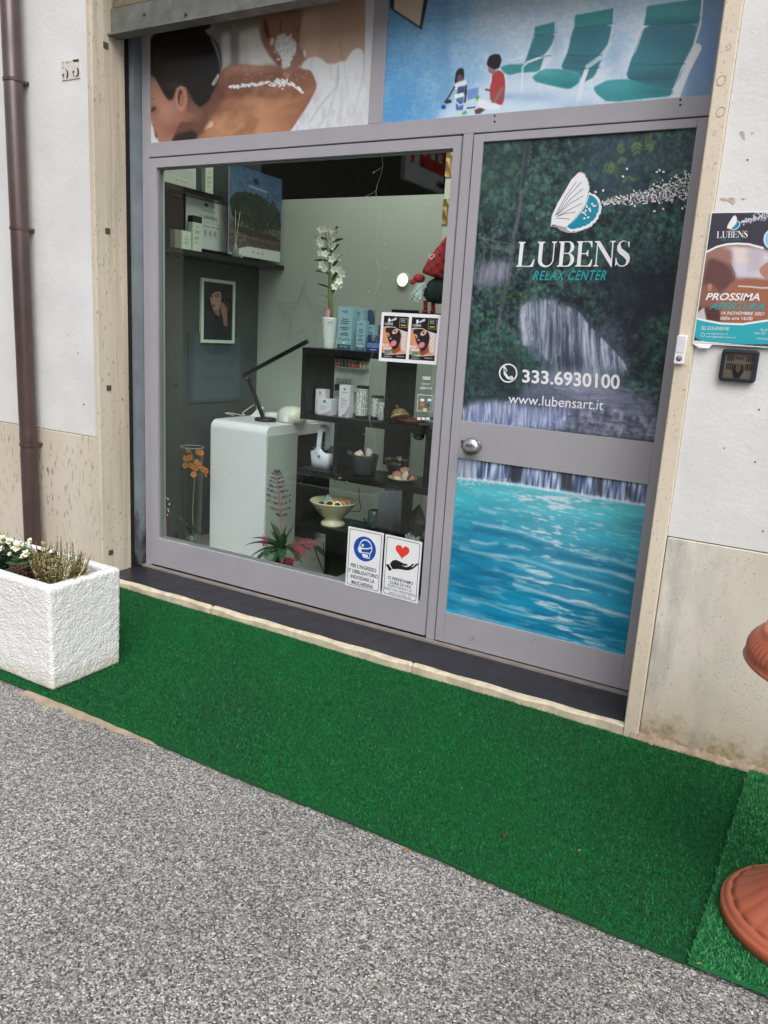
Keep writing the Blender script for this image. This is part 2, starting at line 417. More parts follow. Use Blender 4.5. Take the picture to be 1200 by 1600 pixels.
def mat_travertine(name='travertine', a0=(196, 184, 165), a1=(214, 204, 188), pits=(120, 98, 76), thr=.64, dirt=0.0, groove=False, stretch=(60, 60, 14)):
    m, t, b = newmat(name); v = objv(t)
    c = ramp(t, noise(t, v, 2.3, 6, .6, (1, 1, .35)), [(.3, C4(a0)), (.72, C4(a1))])
    p = noise(t, v, 1, 4, .6, stretch); pit = ramp(t, p, [(thr, 0.0), (thr + .05, 1.0)])
    dens = ramp(t, noise(t, v, 3, 3), [(.35, .25), (.6, 1.0)])
    c = mix(t, mth(t, 'MULTIPLY', mth(t, 'MULTIPLY', pit, dens), .75), c, C4(pits))
    sep = t.nodes.new('ShaderNodeSeparateXYZ'); t.links.new(v, sep.inputs[0])
    if dirt:
        nz = noise(t, v, 9, 6, .65); zz = mth(t, 'ADD', sep.outputs[2], mth(t, 'MULTIPLY', mth(t, 'SUBTRACT', nz, .5), -.30))
        d = mth(t, 'MULTIPLY', ramp(t, zz, [(.04, 1.0), (.12, 0.0)]), ramp(t, noise(t, v, 22, 5, .7), [(.40, .25), (.58, 1.0)])); c = mix(t, mth(t, 'MULTIPLY', d, dirt), c, C4((92, 76, 60)))
        yl = ramp(t, zz, [(.03, 1.0), (.30, 0.0)]); c = mix(t, mth(t, 'MULTIPLY', yl, .45), c, C4((190, 165, 120)))
        xl = mth(t, 'SUBTRACT', sep.outputs[0], 1.38)
        gr = mth(t, 'MULTIPLY', ramp(t, noise(t, v, 1.6, 6, .68, (4.5, 4.5, 1.4)), [(.44, 0.0), (.62, 1.0)]), ramp(t, xl, [(.0, 1.0), (.30, 0.12)]))
        c = mix(t, mth(t, 'MULTIPLY', gr, .62), c, C4((146, 146, 142)))
        ru = ramp(t, noise(t, v, 7, 5, .7, (1, 1, .7)), [(.62, 0.0), (.70, 1.0)]); c = mix(t, mth(t, 'MULTIPLY', ru, .35), c, C4((170, 138, 98)))
        fleck = ramp(t, noise(t, v, 150, 2, .6), [(.62, 0.0), (.68, 1.0)]); c = mix(t, mth(t, 'MULTIPLY', mth(t, 'MULTIPLY', fleck, ramp(t, noise(t, v, 5, 3), [(.45, .15), (.6, 1.0)])), .55), c, C4((134, 122, 104)))
        spk = ramp(t, noise(t, v, 55, 3, .7, (1, 1, .6)), [(.68, 0.0), (.71, 1.0)]); c = mix(t, mth(t, 'MULTIPLY', spk, .6), c, C4((112, 98, 80)))
    if groove:
        st = ramp(t, noise(t, v, 1, 4, .6, (14, 26, .8)), [(.45, 0.0), (.65, 1.0)]); c = mix(t, mth(t, 'MULTIPLY', st, .5), c, C4((160, 143, 122)))
    t.links.new(c, b.inputs['Base Color']); b.inputs['Roughness'].default_value = .78
    h = mth(t, 'SUBTRACT', mth(t, 'MULTIPLY', noise(t, v, 120, 5), .5), pit); bump(t, b, h, .5, .003)
    return m
AGG, PLA = mat_aggregate(), mat_plaster()
TRA = mat_travertine(thr=.585, a0=(196, 184, 166), a1=(216, 207, 192)); TRB = mat_travertine('travertine_dirty', (202, 194, 178), (220, 213, 202), (140, 126, 106), thr=.65, dirt=.95, stretch=(120, 120, 70))
TRJ = mat_travertine('travertine_jamb', (196, 185, 166), (218, 208, 190), thr=.61, groove=True, stretch=(90, 90, 40))
TRS = mat_travertine('travertine_strip', (206, 192, 170), (218, 206, 188), (176, 154, 126), thr=.60, stretch=(150, 150, 90))
GREY = M('mauve_grey_aluminium', (161, 158, 165), .40, 0, .04, 5, bmp=.05, bs=300)
DARK = M('dark_gap', (14, 14, 14), .8); BLK = M('black_laminate', (17, 18, 20), .22, var=.1)
WHT = M('white_print', (232, 232, 236), .4, var=.02); INK = M('black_ink', (22, 22, 24), .5)
TEAL = M('teal_ink', (30, 158, 165), .4, var=.03); TEALB = M('teal_blue_ink', (20, 140, 165), .4, var=.12, vs=30)

XL, XR = -3.186, -.472            # opening in the facade
st = MB().add([(-60, -60, 0), (60, -60, 0), (60, 60, 0), (-60, 60, 0)], [(0, 1, 2, 3)]).build('street_paving', AGG); tag(st, kind='structure')

bld = thing('shop_building', (-1.8, 0, 0), 'white plastered ground floor with travertine base and stone door surround', 'building')
YP = at(100, 671, y=0).z; zpl_l = at(146, 682, y=0).z; zpl_r = at(1100, 847, y=-.004).z
mbw = MB().box(-9, XL - .035, 0, .4, zpl_l, 7).box(XL - .035, XL, .0, .4, 3.0, 7).box(XR + .055, 6, 0, .4, zpl_r, 7).box(XL, XR + .055, 0, .4, 2.95, 7)
mbw.build('plaster_wall', PLA, bld)
pl = MB().box(-9, XL - .035, -.002, .4, -.1, zpl_l - .004)
pl.build('stone_base', TRA, bld, bevel=.004)
pr = MB(); rw = random.Random(3)
pr.box(XR + .056, 6, -.004, .4, -.1, zpl_r - .004).build('stone_base', TRB, bld, bevel=.004)
# wavy mortar fillet at the foot of the right base
n = 60; vs = []; fs = []
for i in range(n + 1):
    x = XR + .03 + i * (.52 / n); yw = -.028 + .012 * math.sin(i * .5) * math.sin(i * .21) + rw.uniform(-.003, .003); zh = .028 + rw.uniform(-.005, .007)
    vs += [(x, -.003, zh), (x, yw, zh * .55), (x, yw - .008, -.01)]
for i in range(n):
    for k in (0, 1): fs.append((i * 3 + k, i * 3 + k + 1, i * 3 + k + 4, i * 3 + k + 3))
MB().add(vs, fs).build('mortar_fillet', M('mortar', (158, 140, 120), .9, var=.25, vs=40, bmp=.6), bld, smooth=True)
# left jamb: thin face + deep return, right jamb: stone strip
j = MB().box(XL - .034, XL, -.006, .188, -.1, 3.0).build('stone_jamb', TRJ, bld, bevel=.005)
jr = MB().box(XR, XR + .054, -.008, .3, -.1, 3.1).build('stone_jamb', TRS, bld, bevel=.006)
IRON = M('rusty_iron', (92, 78, 74), .7, .3, var=.3, vs=80, bmp=.4)
for (px, py) in ((165, 71), (168, 361), (170, 606), (173, 863)):
    c = at(px, py, x=XL); MB().box(XL - .004, XL + .003, c.y - .014, c.y + .014, c.z - .013, c.z + .013).build('iron_clamp', IRON, j)
FIL = M('filler_patch', (158, 140, 118), .8, var=.2)
for (px, py, r) in ((1127, 126, .014), (1126, 175, .014), (1138, 74, .008), (1116, 208, .006)):
    c = at(px, py, y=-.008); MB().lathe([(r, 0), (r * .98, .0005), (r * .84, .0005), (r * .82, 0)], c, 14, Matrix.Rotation(rad(90), 4, 'X') @ Matrix.Rotation(.3, 4, 'Z'), lambda u, r_, z: r_ * (1 + .12 * math.sin(u * 12)), cap=False).build('filled_hole', FIL, jr, smooth=True)
SOOTY, t_, b_ = newmat('sooty_steel'); v_ = objv(t_); z_ = t_.nodes.new('ShaderNodeSeparateXYZ'); t_.links.new(v_, z_.inputs[0])
zz_ = mth(t_, 'ADD', z_.outputs[2], mth(t_, 'MULTIPLY', mth(t_, 'SUBTRACT', noise(t_, v_, 14, 5, .65, (2, 2, .5)), .5), 1.1)); dn_ = ramp(t_, zz_, [(.10, 1.0), (.40, 0.0)])
t_.links.new(mix(t_, dn_, ramp(t_, noise(t_, v_, 9, 4), [(.3, C4((112, 122, 128))), (.7, C4((134, 144, 150)))]), C4((44, 42, 40))), b_.inputs['Base Color']); b_.inputs['Roughness'].default_value = .55
HOLE = M('dark_hole', (70, 66, 62), .9)
for (px, py, r) in ((122, 552, .004), (107, 523, .0028), (118, 540, .0025), (130, 540, .0025), (84, 626, .0028), (131, 632, .0055), (1186, 580 + 60, .003), (1180, 722, .003), (1132, 700, .0025), (1168, 250, .003), (1192, 940 - 110, .003)):
    c = at(px, py, y=0); MB().lathe([(r, 0), (r * .7, .0006), (.0002, .0004)], (c.x, -.0004, c.z), 8, Matrix.Rotation(rad(90), 4, 'X')).build('nail_hole', HOLE, bld)
G = Flat(plane_y(-.0012)); zq = zoomer(1100, 0, 4.71)
G.poly(zq([(115, 1462), (140, 1455), (165, 1462), (205, 1452), (230, 1462), (228, 1490), (215, 1508), (200, 1495), (175, 1476), (140, 1478)])); G.poly(zq([(265, 970), (285, 965), (300, 985), (300, 1030), (285, 1015), (270, 985)])); G.poly(zq([(345, 975), (372, 972), (350, 992)])); G.poly(zq([(270, 1458), (315, 1460), (290, 1470)]))
G.build('peeled_patch', M('bare_render', (188, 172, 150), .9, var=.2, vs=60), bld)
# dark gap and blue-grey metal guide beside the left jamb, soffit and lintel
MB().box(XL - .034, XL - .013, .190, .33, .03, 3.0).build('dark_joint', M('sooty_joint', (30, 26, 22), .9, var=.5, vs=30), bld)
MB().box(XL - .011, XL + .019, .222, .30, .05, 3.0).build('metal_guide', SOOTY, bld)
# threshold slab and rough stone nosing
TH = .043
SLATE = M('black_slate', (38, 38, 44), .42, var=.22, vs=7, bmp=.15, bs=40)
MB().box(XL - .02, XR + .001, .02, .36, -.1, TH).build('threshold_slab', SLATE, bld, bevel=.003)
nos = MB(); n = 260; vs = []; fs = []
for i in range(n + 1):
    x = XL + .0 + (XR - XL) * i / n; yy = -.007 + .005 * math.sin(x * 9) + .004 * math.sin(x * 31) + rw.uniform(-.0006, .0006)
    zt = TH - .003 + .0015 * math.sin(x * 23) + rw.uniform(-.0004, .0004); ye = .024 + .004 * math.sin(x * 13)
    if abs(x + 2.45) < .006 or abs(x + 1.35) < .006: zt -= .006; yy += .006
    vs += [(x, ye, zt), (x, yy + .006, zt), (x, yy, zt - .008), (x, yy + .003, -.02)]
for i in range(n):
    for k in range(3): fs.append((i * 4 + k, i * 4 + k + 1, i * 4 + k + 5, i * 4 + k + 4))
nos.add(vs, fs).build('stone_nosing', M('rough_limestone', (204, 192, 168),   .85, var=.2, vs=22, bmp=.4, bs=120), bld)
MB().box(XL + .02, XR, .243, .268, TH, TH + .009).build('aluminium_sill', M('dull_aluminium', (160, 152, 148), .45, .3, var=.15), bld)

# beige kerb stone peeping out in front of the turf
kb = MB(); n = 40; vs = []; fs = []
for i in range(n + 1):
    x = -2.42 + i * (.66 / n); f_ = 1 - i / n; yy = -1.022 - .036 * (f_ ** .6) * (1 - .25 * math.sin(i * .6)) + rw.uniform(-.003, .003)
    vs += [(x, -.9, .0075), (x, yy + .004, .0075), (x, yy, -.004)]
for i in range(n):
    for k in (0, 1): fs.append((i * 3 + k, i * 3 + k + 1, i * 3 + k + 4, i * 3 + k + 3))
tag(kb.add(vs, fs).build('kerb_stone', M('kerb_stone', (164, 148, 128), .85, var=.2, vs=20, bmp=.5)), kind='structure')

# interior room shell
WALLG = M('pale_green_wall', (184, 194, 184), .6, var=.03, vs=3)
WALLL = M('pale_wall', (205, 212, 203), .6, var=.03, vs=3)
WDK = M('dark_grey_wall', (72, 78, 78), .55, var=.08, vs=4); CEIL = M('unlit_void_black', (20, 22, 22), .8)  # CEIL: near-black colour stands in for the unlit space above the partition
FLO = .07
def struct(o): return tag(o, kind='structure')
struct(MB().box(-3.6, 1.0, .335, 4.2, FLO - .06, FLO).build('interior_floor', M('interior_floor', (150, 146, 138), .4, vs=5)))
struct(MB().box(-3.36, -3.30, .335, 1.37, FLO, 2.9).build('interior_wall', WDK))
struct(MB().box(-3.6, -2.03, 1.37, 1.47, FLO, 2.132).build('interior_partition', WALLG))
struct(MB().box(-2.03, .2, 1.373, 1.47, FLO, 2.9).build('interior_wall', WALLL))
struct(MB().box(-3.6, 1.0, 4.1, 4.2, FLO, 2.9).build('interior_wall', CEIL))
struct(MB().box(-.44, -.38, .401, 1.37, FLO, 2.9).build('interior_wall', WALLL))
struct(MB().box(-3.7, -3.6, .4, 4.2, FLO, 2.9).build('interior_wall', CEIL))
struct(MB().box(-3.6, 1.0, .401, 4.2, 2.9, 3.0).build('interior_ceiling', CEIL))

# ------------------------------------------------------------------ shopfront
YF = .27
sf = thing('shopfront', (-1.82, YF, TH), 'mauve grey aluminium shopfront with fixed window, transom photographs and door', 'shopfront')
fr = MB()
x0, x1 = -3.163, XR - .001
GX0, GX1, GZ0, GZ1 = -3.06, -1.457, .2176, 2.096
TZ0 = 2.213; TM0, TM1 = -1.859, -1.792; TX0, TX1 = -3.107, -.524
fr.box(x0, -3.119, YF, .33, TH + .008, 2.95)                 # left upright
fr.box(-3.119, x1, YF, .33, 2.148, TZ0)                      # transom rail
fr.box(-3.119, x1, YF, .33, 2.86, 2.95)
fr.box(x0 + .044, TX0, YF, .33, TZ0, 2.86).box(TM0, TM1, YF, .33, TZ0, 2.86).box(TX1, x1, YF, .33, TZ0, 2.86)
fr.box(-1.42, -1.377, YF, .33, TH + .008, 2.148)             # post by the door
fr.box(-.497, x1, YF, .33, TH + .008, 2.148)
fr.build('frame', GREY, sf, bevel=.002)
MB().box(-3.15, XR - .004, .322, .334, .06, 2.9).box(0, 0, 0, 0, 0, 0)
# dark rebates behind the joints
MB().box(-3.124, -3.112, .29, .325, .06, 2.15).box(-3.12, -.5, .29, .325, 2.136, 2.152).box(-1.427, -1.417, .29, .325, .06, 2.15).box(-1.381, -1.364, .29, .325, .06, 2.15).build('rebate', DARK, sf)
# window sash (mitred ring)
def ring_frame(xo0, xo1, zo0, zo1, xi0, xi1, zi0, zi1, y0, y1):
    o = [(xo0, zo0), (xo1, zo0), (xo1, zo1), (xo0, zo1)]; i_ = [(xi0, zi0), (xi1, zi0), (xi1, zi1), (xi0, zi1)]
    v = [(x, y0, z) for x, z in o] + [(x, y0, z) for x, z in i_] + [(x, y1, z) for x, z in o] + [(x, y1, z) for x, z in i_]; f = []
    for k in range(4):
        q = (k + 1) % 4
        f += [(k, q, 4 + q, 4 + k), (8 + k, 12 + k, 12 + q, 8 + q), (k, 8 + k, 8 + q, q), (4 + k, 4 + q, 12 + q, 12 + k)]
    return MB().add(v, f)
sash = ring_frame(-3.114, -1.424, .062, 2.140, GX0, GX1, GZ0, GZ1, .262, .318).build('window_sash', GREY, sf, bevel=.002)
ring_frame(GX0, GX1, GZ0, GZ1, GX0 + .007, GX1 - .005, GZ0 + .007, GZ1 - .006, .276, .300).build('gasket', M('grey_gasket', (108, 118, 118), .6), sash)
gm, gt, gb = newmat('window_glass'); gt.nodes.remove(gb)
tr_ = gt.nodes.new('ShaderNodeBsdfTransparent'); tr_.inputs[0].default_value = (.88, .945, .915, 1)
gl = gt.nodes.new('ShaderNodeBsdfGlossy'); gl.inputs['Roughness'].default_value = .0; gl.inputs[0].default_value = (.95, 1, .98, 1)
lwf = gt.nodes.new('ShaderNodeLayerWeight'); lwf.inputs[0].default_value = .5; ms = gt.nodes.new('ShaderNodeMixShader')
refl = mth(gt, 'ADD', mth(gt, 'MULTIPLY', mth(gt, 'POWER', lwf.outputs['Facing'], 4.0), .9), .046)
gt.links.new(refl, ms.inputs[0]); gt.links.new(tr_.outputs[0], ms.inputs[1]); gt.links.new(gl.outputs[0], ms.inputs[2])
gt.links.new(ms.outputs[0], gt.nodes['Material Output'].inputs[0])
MB().add([(GX0 + .002, .288, GZ0 + .002), (GX1 - .002, .288, GZ0 + .002), (GX1 - .002, .288, GZ1 - .002), (GX0 + .002, .288, GZ1 - .002)], [(0, 1, 2, 3)]).build('window_pane', gm, sf)
SCR = M('screw_head', (60, 58, 60), .4, .6)
for (px, py) in ((773, 181), (773, 190), (1063, 156), (1063, 164)):
    c = at(px, py, y=YF); MB().lathe([(.004, 0), (.003, .0015)], c, 10, Matrix.Rotation(rad(90), 4, 'X')).build('screw', SCR, sf)

# door leaf
DX0, DX1, DZ0, DZ1 = -1.370, -.500, .058, 2.141
PX0, PX1 = -1.330, -.551; UZ0, UZ1 = 1.039, 2.112; LZ0, LZ1 = .197, .882
dl = MB()
dl.box(DX0, PX0, .262, .318, DZ0, DZ1).box(PX1, DX1, .262, .318, DZ0, DZ1)
dl.box(PX0, PX1, .262, .318, UZ1, DZ1).box(PX0, PX1, .262, .318, LZ1, UZ0).box(PX0, PX1, .262, .318, DZ0, LZ0)
door = dl.build('door', GREY, sf, bevel=.0015)
G = Flat(plane_y(.2615))
for q in ([(735, 994), (742, 998), (738, 997)], [(826, 1005), (832, 1001), (838, 998)], [(733, 1001), (741, 999)], [(800, 1010), (806, 1006)]): G.line(q, .5)
G.build('scratch', M('scratch_grey', (104, 98, 102), .6), door)
kn = at(740, 697, y=.25); STEEL = M('brushed_steel', (188, 188, 190), .28, 1, var=.05, vs=40)
RX = Matrix.Rotation(rad(90), 4, 'X')
MB().lathe([(.026, 0), (.026, .006), (.017, .010), (.014, .030), (.022, .038), (.036, .046), (.038, .058), (.034, .066), (.012, .072), (.0005, .073)], (kn.x + .006, .262, kn.z), 32, RX).build('door_knob', STEEL, door, smooth=True)
ky = at(723, 693, y=.262)
MB().lathe([(.008, 0), (.008, .003), (.004, .004)], (ky.x, .262, ky.z + .008), 14, RX).box(ky.x - .005, ky.x + .005, .2585, .262, ky.z - .016, ky.z + .006).build('keyhole', M('worn_brass', (120, 92, 62), .4, .7, var=.3, vs=90), door)

# ------------------------------------------------------------------ printed pictures on the shopfront
# -- transom photograph 1: salt massage
P = rect_paint(TX0, TM0, TZ0, 2.86, .276, base=(158, 150, 146), ppm=400)
zA = zoomer(220, 30, 6.0); zB = zoomer(380, 0, 5.714)
P.poly([(330, -90), (450, -90), (450, 110), (330, 130)], (120, 112, 106), 14)
P.poly([(345, 55), (360, 50), (362, 100), (346, 112)], (196, 200, 202), 4); P.poly([(372, 50), (412, 40), (410, 108), (372, 104)], (205, 204, 200), 5)
P.poly([(364, 40), (371, 40), (372, 105), (363, 105)], (140, 138, 134), 3, .8); P.poly([(386, 55), (430, 70), (440, 100), (392, 104)], (222, 220, 214), 4)
P.poly([(443, -90), (577, -120), (571, 100), (545, 112), (470, 112), (455, 60)], (176, 146, 127), 3)
P.poly([(470, -90), (560, -100), (560, 10), (470, 20)], (140, 112, 96), 9, .6)
P.poly([(470, 20), (500, 22), (498, 90), (476, 90)], (196, 166, 146), 5, .6); P.line([(531, 66), (535, 92)], 1.5, (120, 94, 80), .7, 2)
P.poly([(573, -120), (590, -120), (583, 220), (568, 220)], (206, 208, 212), .8)
back = zA([(680, 660), (760, 480), (850, 425), (950, 425), (1200, 450)]) + zB([(0, 580), (330, 600), (510, 610), (610, 630), (665, 760), (640, 830), (590, 920), (480, 1090), (415, 1180)]) + [(450, 240), (300, 240), (305, 219), (312, 210), (322, 192), (326, 170)]
P.poly(back, (150, 103, 82), 1.2)
P.poly(zA([(700, 760), (900, 690), (1200, 680)]) + zB([(300, 790), (560, 860), (560, 940), (300, 1180)]) + [(440, 225), (300, 225), (316, 206), (330, 178)], (176, 124, 92), 5, .85)
P.poly(zA([(760, 500), (900, 425), (1200, 455)]) + zB([(300, 605), (200, 640), (0, 650)]) + zA([(900, 480), (800, 560)]), (186, 140, 116), 3, .6)
P.poly([(345, 128), (470, 142), (480, 152), (400, 150), (345, 140)], (120, 78, 60), 4, .55)
P.poly([(390, 205), (450, 180), (455, 200), (430, 215)], (196, 146, 108), 6, .4); P.poly(zA([(1000, 700), (1060, 700), (1000, 1000), (960, 1000)]), (110, 72, 56), 8, .35)
P.poly(zA([(590, 1010), (640, 950), (680, 960), (680, 1000), (600, 1040)]), (240, 225, 212), 1, .8)
neck = zA([(400, 860), (560, 760), (700, 660), (800, 720), (720, 800), (640, 900), (560, 1060), (500, 1140), (270, 1160), (350, 1000)])
P.poly(zA([(380, 600), (700, 560), (800, 700), (680, 900), (560, 1100), (300, 1160)]), (96, 66, 56), 4); P.poly(neck, (104, 70, 58), 2.5); P.poly(zA([(430, 740), (520, 800), (600, 900), (520, 980), (440, 900)]), (140, 98, 80), 5, .6); P.poly(zA([(330, 1080), (480, 1040), (540, 1080), (500, 1140), (290, 1150)]), (44, 34, 36), 2)
face = zA([(75, 510), (130, 540), (200, 660), (280, 760), (330, 640), (420, 620), (440, 760), (430, 870), (520, 900), (470, 960), (370, 960), (320, 1060), (250, 1160), (180, 1150), (160, 1110), (135, 1105), (140, 1080), (120, 1050), (125, 1020), (105, 970), (80, 940)])
P.poly(face, (158, 112, 96), 1); P.poly(zA([(120, 560), (220, 700), (240, 900), (140, 880), (90, 700)]), (176, 130, 112), 5, .7)
P.poly(zA([(200, 900), (330, 860), (340, 1000), (240, 1120), (170, 1040)]), (142, 92, 82), 5, .6)
hair = zA([(75, 220), (110, 160), (170, 90), (250, 60), (640, 0), (670, 20), (640, 90), (590, 100), (650, 170), (700, 300), (740, 420), (735, 560), (690, 660), (640, 760), (560, 830), (500, 780), (440, 660), (380, 620), (330, 650), (300, 760), (260, 770), (200, 680), (130, 540), (75, 510)])
P.poly(hair, (24, 20, 20), 1.4)
for k in range(20):
    x = random.uniform(95, 640); y = random.uniform(110, 560); P.line(zA([(x, y), (x + random.uniform(10, 50), y + random.uniform(60, 150))]), .6, random.choice([(48, 40, 36), (58, 46, 38), (20, 18, 20)]), .35)
P.poly(zA([(660, 610), (730, 500), (740, 540), (690, 630)]), (205, 205, 205), 1); P.line(zA([(640, 150), (730, 260), (750, 420), (735, 560), (680, 640)]), 1.0, (50, 36, 34), .8)
mh = P.pm(hair, .8)
for (x, y, rx, ry, c, al) in ((262, 60, 14, 9, (58, 44, 38), .4), (244, 95, 6, 16, (72, 54, 46), .5), (300, 120, 16, 10, (44, 32, 28), .3), (310, 52, 12, 8, (52, 42, 38), .35), (272, 134, 10, 5, (84, 60, 50), .5), (325, 80, 6, 20, (18, 16, 18), .6)): P.glow(mh, x, y, rx, ry, c, al)
for k in range(110):
    a_ = random.uniform(2.6, 5.2); r0 = random.uniform(10, 50); cx_, cy_ = 290, 88; r1 = a_ + random.uniform(.15, .4)
    P.line([(cx_ + r0 * 1.15 * math.cos(q), cy_ + r0 * math.sin(q)) for q in (a_, (a_ + r1) / 2, r1)], .7, random.choice([(66, 52, 46), (84, 66, 56), (14, 13, 15)]), .28)
mf = P.pm(face, .6)
for (x, y, rx, ry, c, al) in ((262, 175, 12, 18, (196, 148, 128), .55), (245, 140, 6, 12, (176, 130, 112), .5), (250, 212, 8, 8, (178, 124, 110), .4), (300, 185, 12, 12, (120, 80, 66), .5), (280, 205, 14, 8, (116, 76, 64), .6), (242, 172, 5, 5, (110, 74, 66), .5)): P.glow(mf, x, y, rx, ry, c, al)
mb_ = P.pm(back, .8)
for (x, y, rx, ry, c, al) in ((400, 190, 36, 16, (214, 162, 124), .45), (345, 195, 12, 18, (206, 156, 120), .5), (385, 108, 30, 5, (204, 160, 136), .45), (400, 148, 50, 5, (108, 68, 54), .6), (470, 150, 16, 22, (128, 82, 62), .45), (430, 118, 26, 8, (118, 76, 60), .5), (372, 172, 14, 10, (140, 92, 70), .35), (440, 190, 14, 14, (150, 100, 74), .4), (335, 165, 10, 14, (110, 72, 58), .5)): P.glow(mb_, x, y, rx, ry, c, al)
P.blob(220 + 375 / 6, 30 + 745 / 6, 8.2, 19.5, (186, 138, 114)); P.blob(220 + 372 / 6, 30 + 735 / 6, 4.6, 13, (104, 62, 50)); P.blob(220 + 388 / 6, 30 + 760 / 6, 4.0, 11, (165, 116, 94), .1)
P.poly(zA([(88, 850), (112, 815), (140, 820), (132, 850), (105, 868)]), (84, 56, 52), .8, .8); P.line(zA([(90, 866), (118, 856), (138, 830)]), 2.2, (36, 24, 26), .9); P.line(zA([(82, 960), (96, 940), (112, 965), (118, 1010)]), 1.8, (214, 170, 152), .6, 2); P.line(zA([(330, 650), (420, 640), (436, 760)]), 1.6, (208, 160, 134), .6); P.line(zA([(80, 742), (120, 748)]), 1.4, (80, 56, 50), .8); P.line(zA([(112, 985), (122, 1005)]), 1.3, (60, 30, 30))
P.poly(zA([(132, 1075), (158, 1078), (160, 1100), (140, 1112)]), (130, 70, 68), .5); P.line(zA([(135, 1060), (158, 1068)]), 1.0, (80, 40, 40))
P.poly(zA([(75, 980), (100, 975), (118, 1030), (128, 1100), (140, 1110), (180, 1170), (70, 1190)]), (206, 212, 214), .8)
tow = zB([(510, 610), (540, 555), (590, 515), (650, 503), (700, 525), (750, 570), (820, 568), (880, 545), (915, 545), (940, 500), (975, 450), (1020, 428), (1070, 450), (1085, 520), (1090, 640), (1110, 1120), (1100, 1300), (300, 1300), (415, 1180), (590, 920), (665, 765), (610, 630)])
P.poly(tow, (214, 216, 220), 1.0)
m_ = P.pm(tow, .5); P.put(m_ * np.clip((vnoise(P.h, P.w, 26, 9, 91, 3) - .5) * 1.6, 0, .5), (170, 174, 184)); m_ = P.pm(back, 1); P.put(m_ * np.clip((vnoise(P.h, P.w, 40, 60, 92, 3) - .52) * 2, 0, .35), (214, 168, 134)); P.put(m_ * np.clip((vnoise(P.h, P.w, 30, 50, 93, 3) - .52) * 2, 0, .4), (112, 74, 58))
for q, c in (([(845, 600), (850, 700), (830, 780), (700, 930), (600, 1080)], (150, 155, 165)), ([(830, 800), (760, 1020), (650, 1150)], (165, 170, 178)), ([(780, 600), (790, 700)], (178, 182, 190)), ([(1075, 520), (1080, 640), (1020, 900), (940, 1120)], (176, 180, 188)), ([(640, 660), (700, 820), (650, 960)], (190, 194, 200)), ([(900, 560), (930, 750), (880, 960)], (190, 194, 202))):
    P.line(zB(q), 2.2, c, .55, 5)
hand = zB([(150, 60), (200, -60), (560, -60), (520, 200), (500, 330), (500, 430), (540, 440), (558, 500), (530, 560), (460, 620), (420, 690), (370, 700), (345, 650), (330, 600), (290, 560), (200, 450), (160, 350), (140, 250)])
P.poly(hand, (150, 110, 92), 1.5)
P.poly(zB([(180, 160), (215, 200), (235, 330), (215, 350), (190, 280)]), (70, 48, 44), 2, .9); P.line(zB([(340, 180), (330, 280)]), 2, (84, 56, 48), .8, 3); P.poly(zB([(140, -40), (560, -60), (500, 120), (150, 140)]), (84, 66, 58), 9, .7)
P.line(zB([(440, 200), (490, 290)]), 1.6, (104, 72, 60), .7, 2); P.poly(zB([(330, 600), (290, 560), (220, 480), (290, 500), (350, 560)]), (108, 70, 60), 2, .6)
P.line(zB([(500, 200), (490, 440), (545, 500)]), 1.6, (110, 76, 62), .6, 2)
rr = random.Random(5)
for k in range(420):
    t = rr.random(); 
    if t < .5: x, y = 378 + rr.gauss(0, 38), 405 + rr.gauss(0, 45)
    else: x, y = 385 + rr.gauss(0, 22), 470 + rr.random() * 120
    if not (275 < x < 480 and 290 < y < 620): continue
    q = zB([(x, y)])[0]; P.blob(q[0], q[1], 1.9, 1.5, rr.choice([(226, 230, 232), (206, 212, 216), (238, 240, 240), (188, 194, 200)]), rr.random() * 3, .8) if k < 130 else None
P.poly(zB([(275, 420), (300, 320), (350, 298), (430, 340), (480, 380), (470, 470), (440, 510), (410, 590), (370, 620), (340, 600), (350, 520), (310, 480)]), (216, 221, 224), 1.2, .85)
for k in range(60):
    q = zB([(rr.uniform(300, 460), rr.uniform(320, 500))])[0]; P.blob(q[0], q[1], 1.6, 1.2, rr.choice([(240, 242, 242), (190, 196, 204)]), rr.random() * 3, .6)
P.blob(380 + 258 / 5.714, 372 / 5.714, 3.2, 6.2, (222, 204, 192), .2); P.blob(380 + 548 / 5.714, 475 / 5.714, 2.2, 6, (220, 202, 190), -.1); P.blob(380 + 312 / 5.714, 530 / 5.714, 3, 2, (214, 190, 176)); P.blob(380 + 385 / 5.714, 670 / 5.714, 5, 4, (180, 130, 105), .5)
for k in range(150):
    t = rr.random(); x = 357 + t * 116; yc = 136 - 6 * math.sin(t * 2.2) + (t > .85) * (t - .85) * 90; hgt = 2 + 6 * math.exp(-((t - .68) / .13) ** 2)
    P.blob(x, yc + rr.gauss(0, 1) * hgt * .45, rr.uniform(1.4, 2.6), rr.uniform(1.2, 2.2), rr.choice([(236, 238, 240), (212, 218, 222), (226, 228, 232)]), rr.random() * 3)
for k in range(40):
    P.blob(rr.uniform(380, 480), rr.uniform(108, 130), .8, .8, (220, 190, 176), 0, .7)
hl_ = random.Random(6)
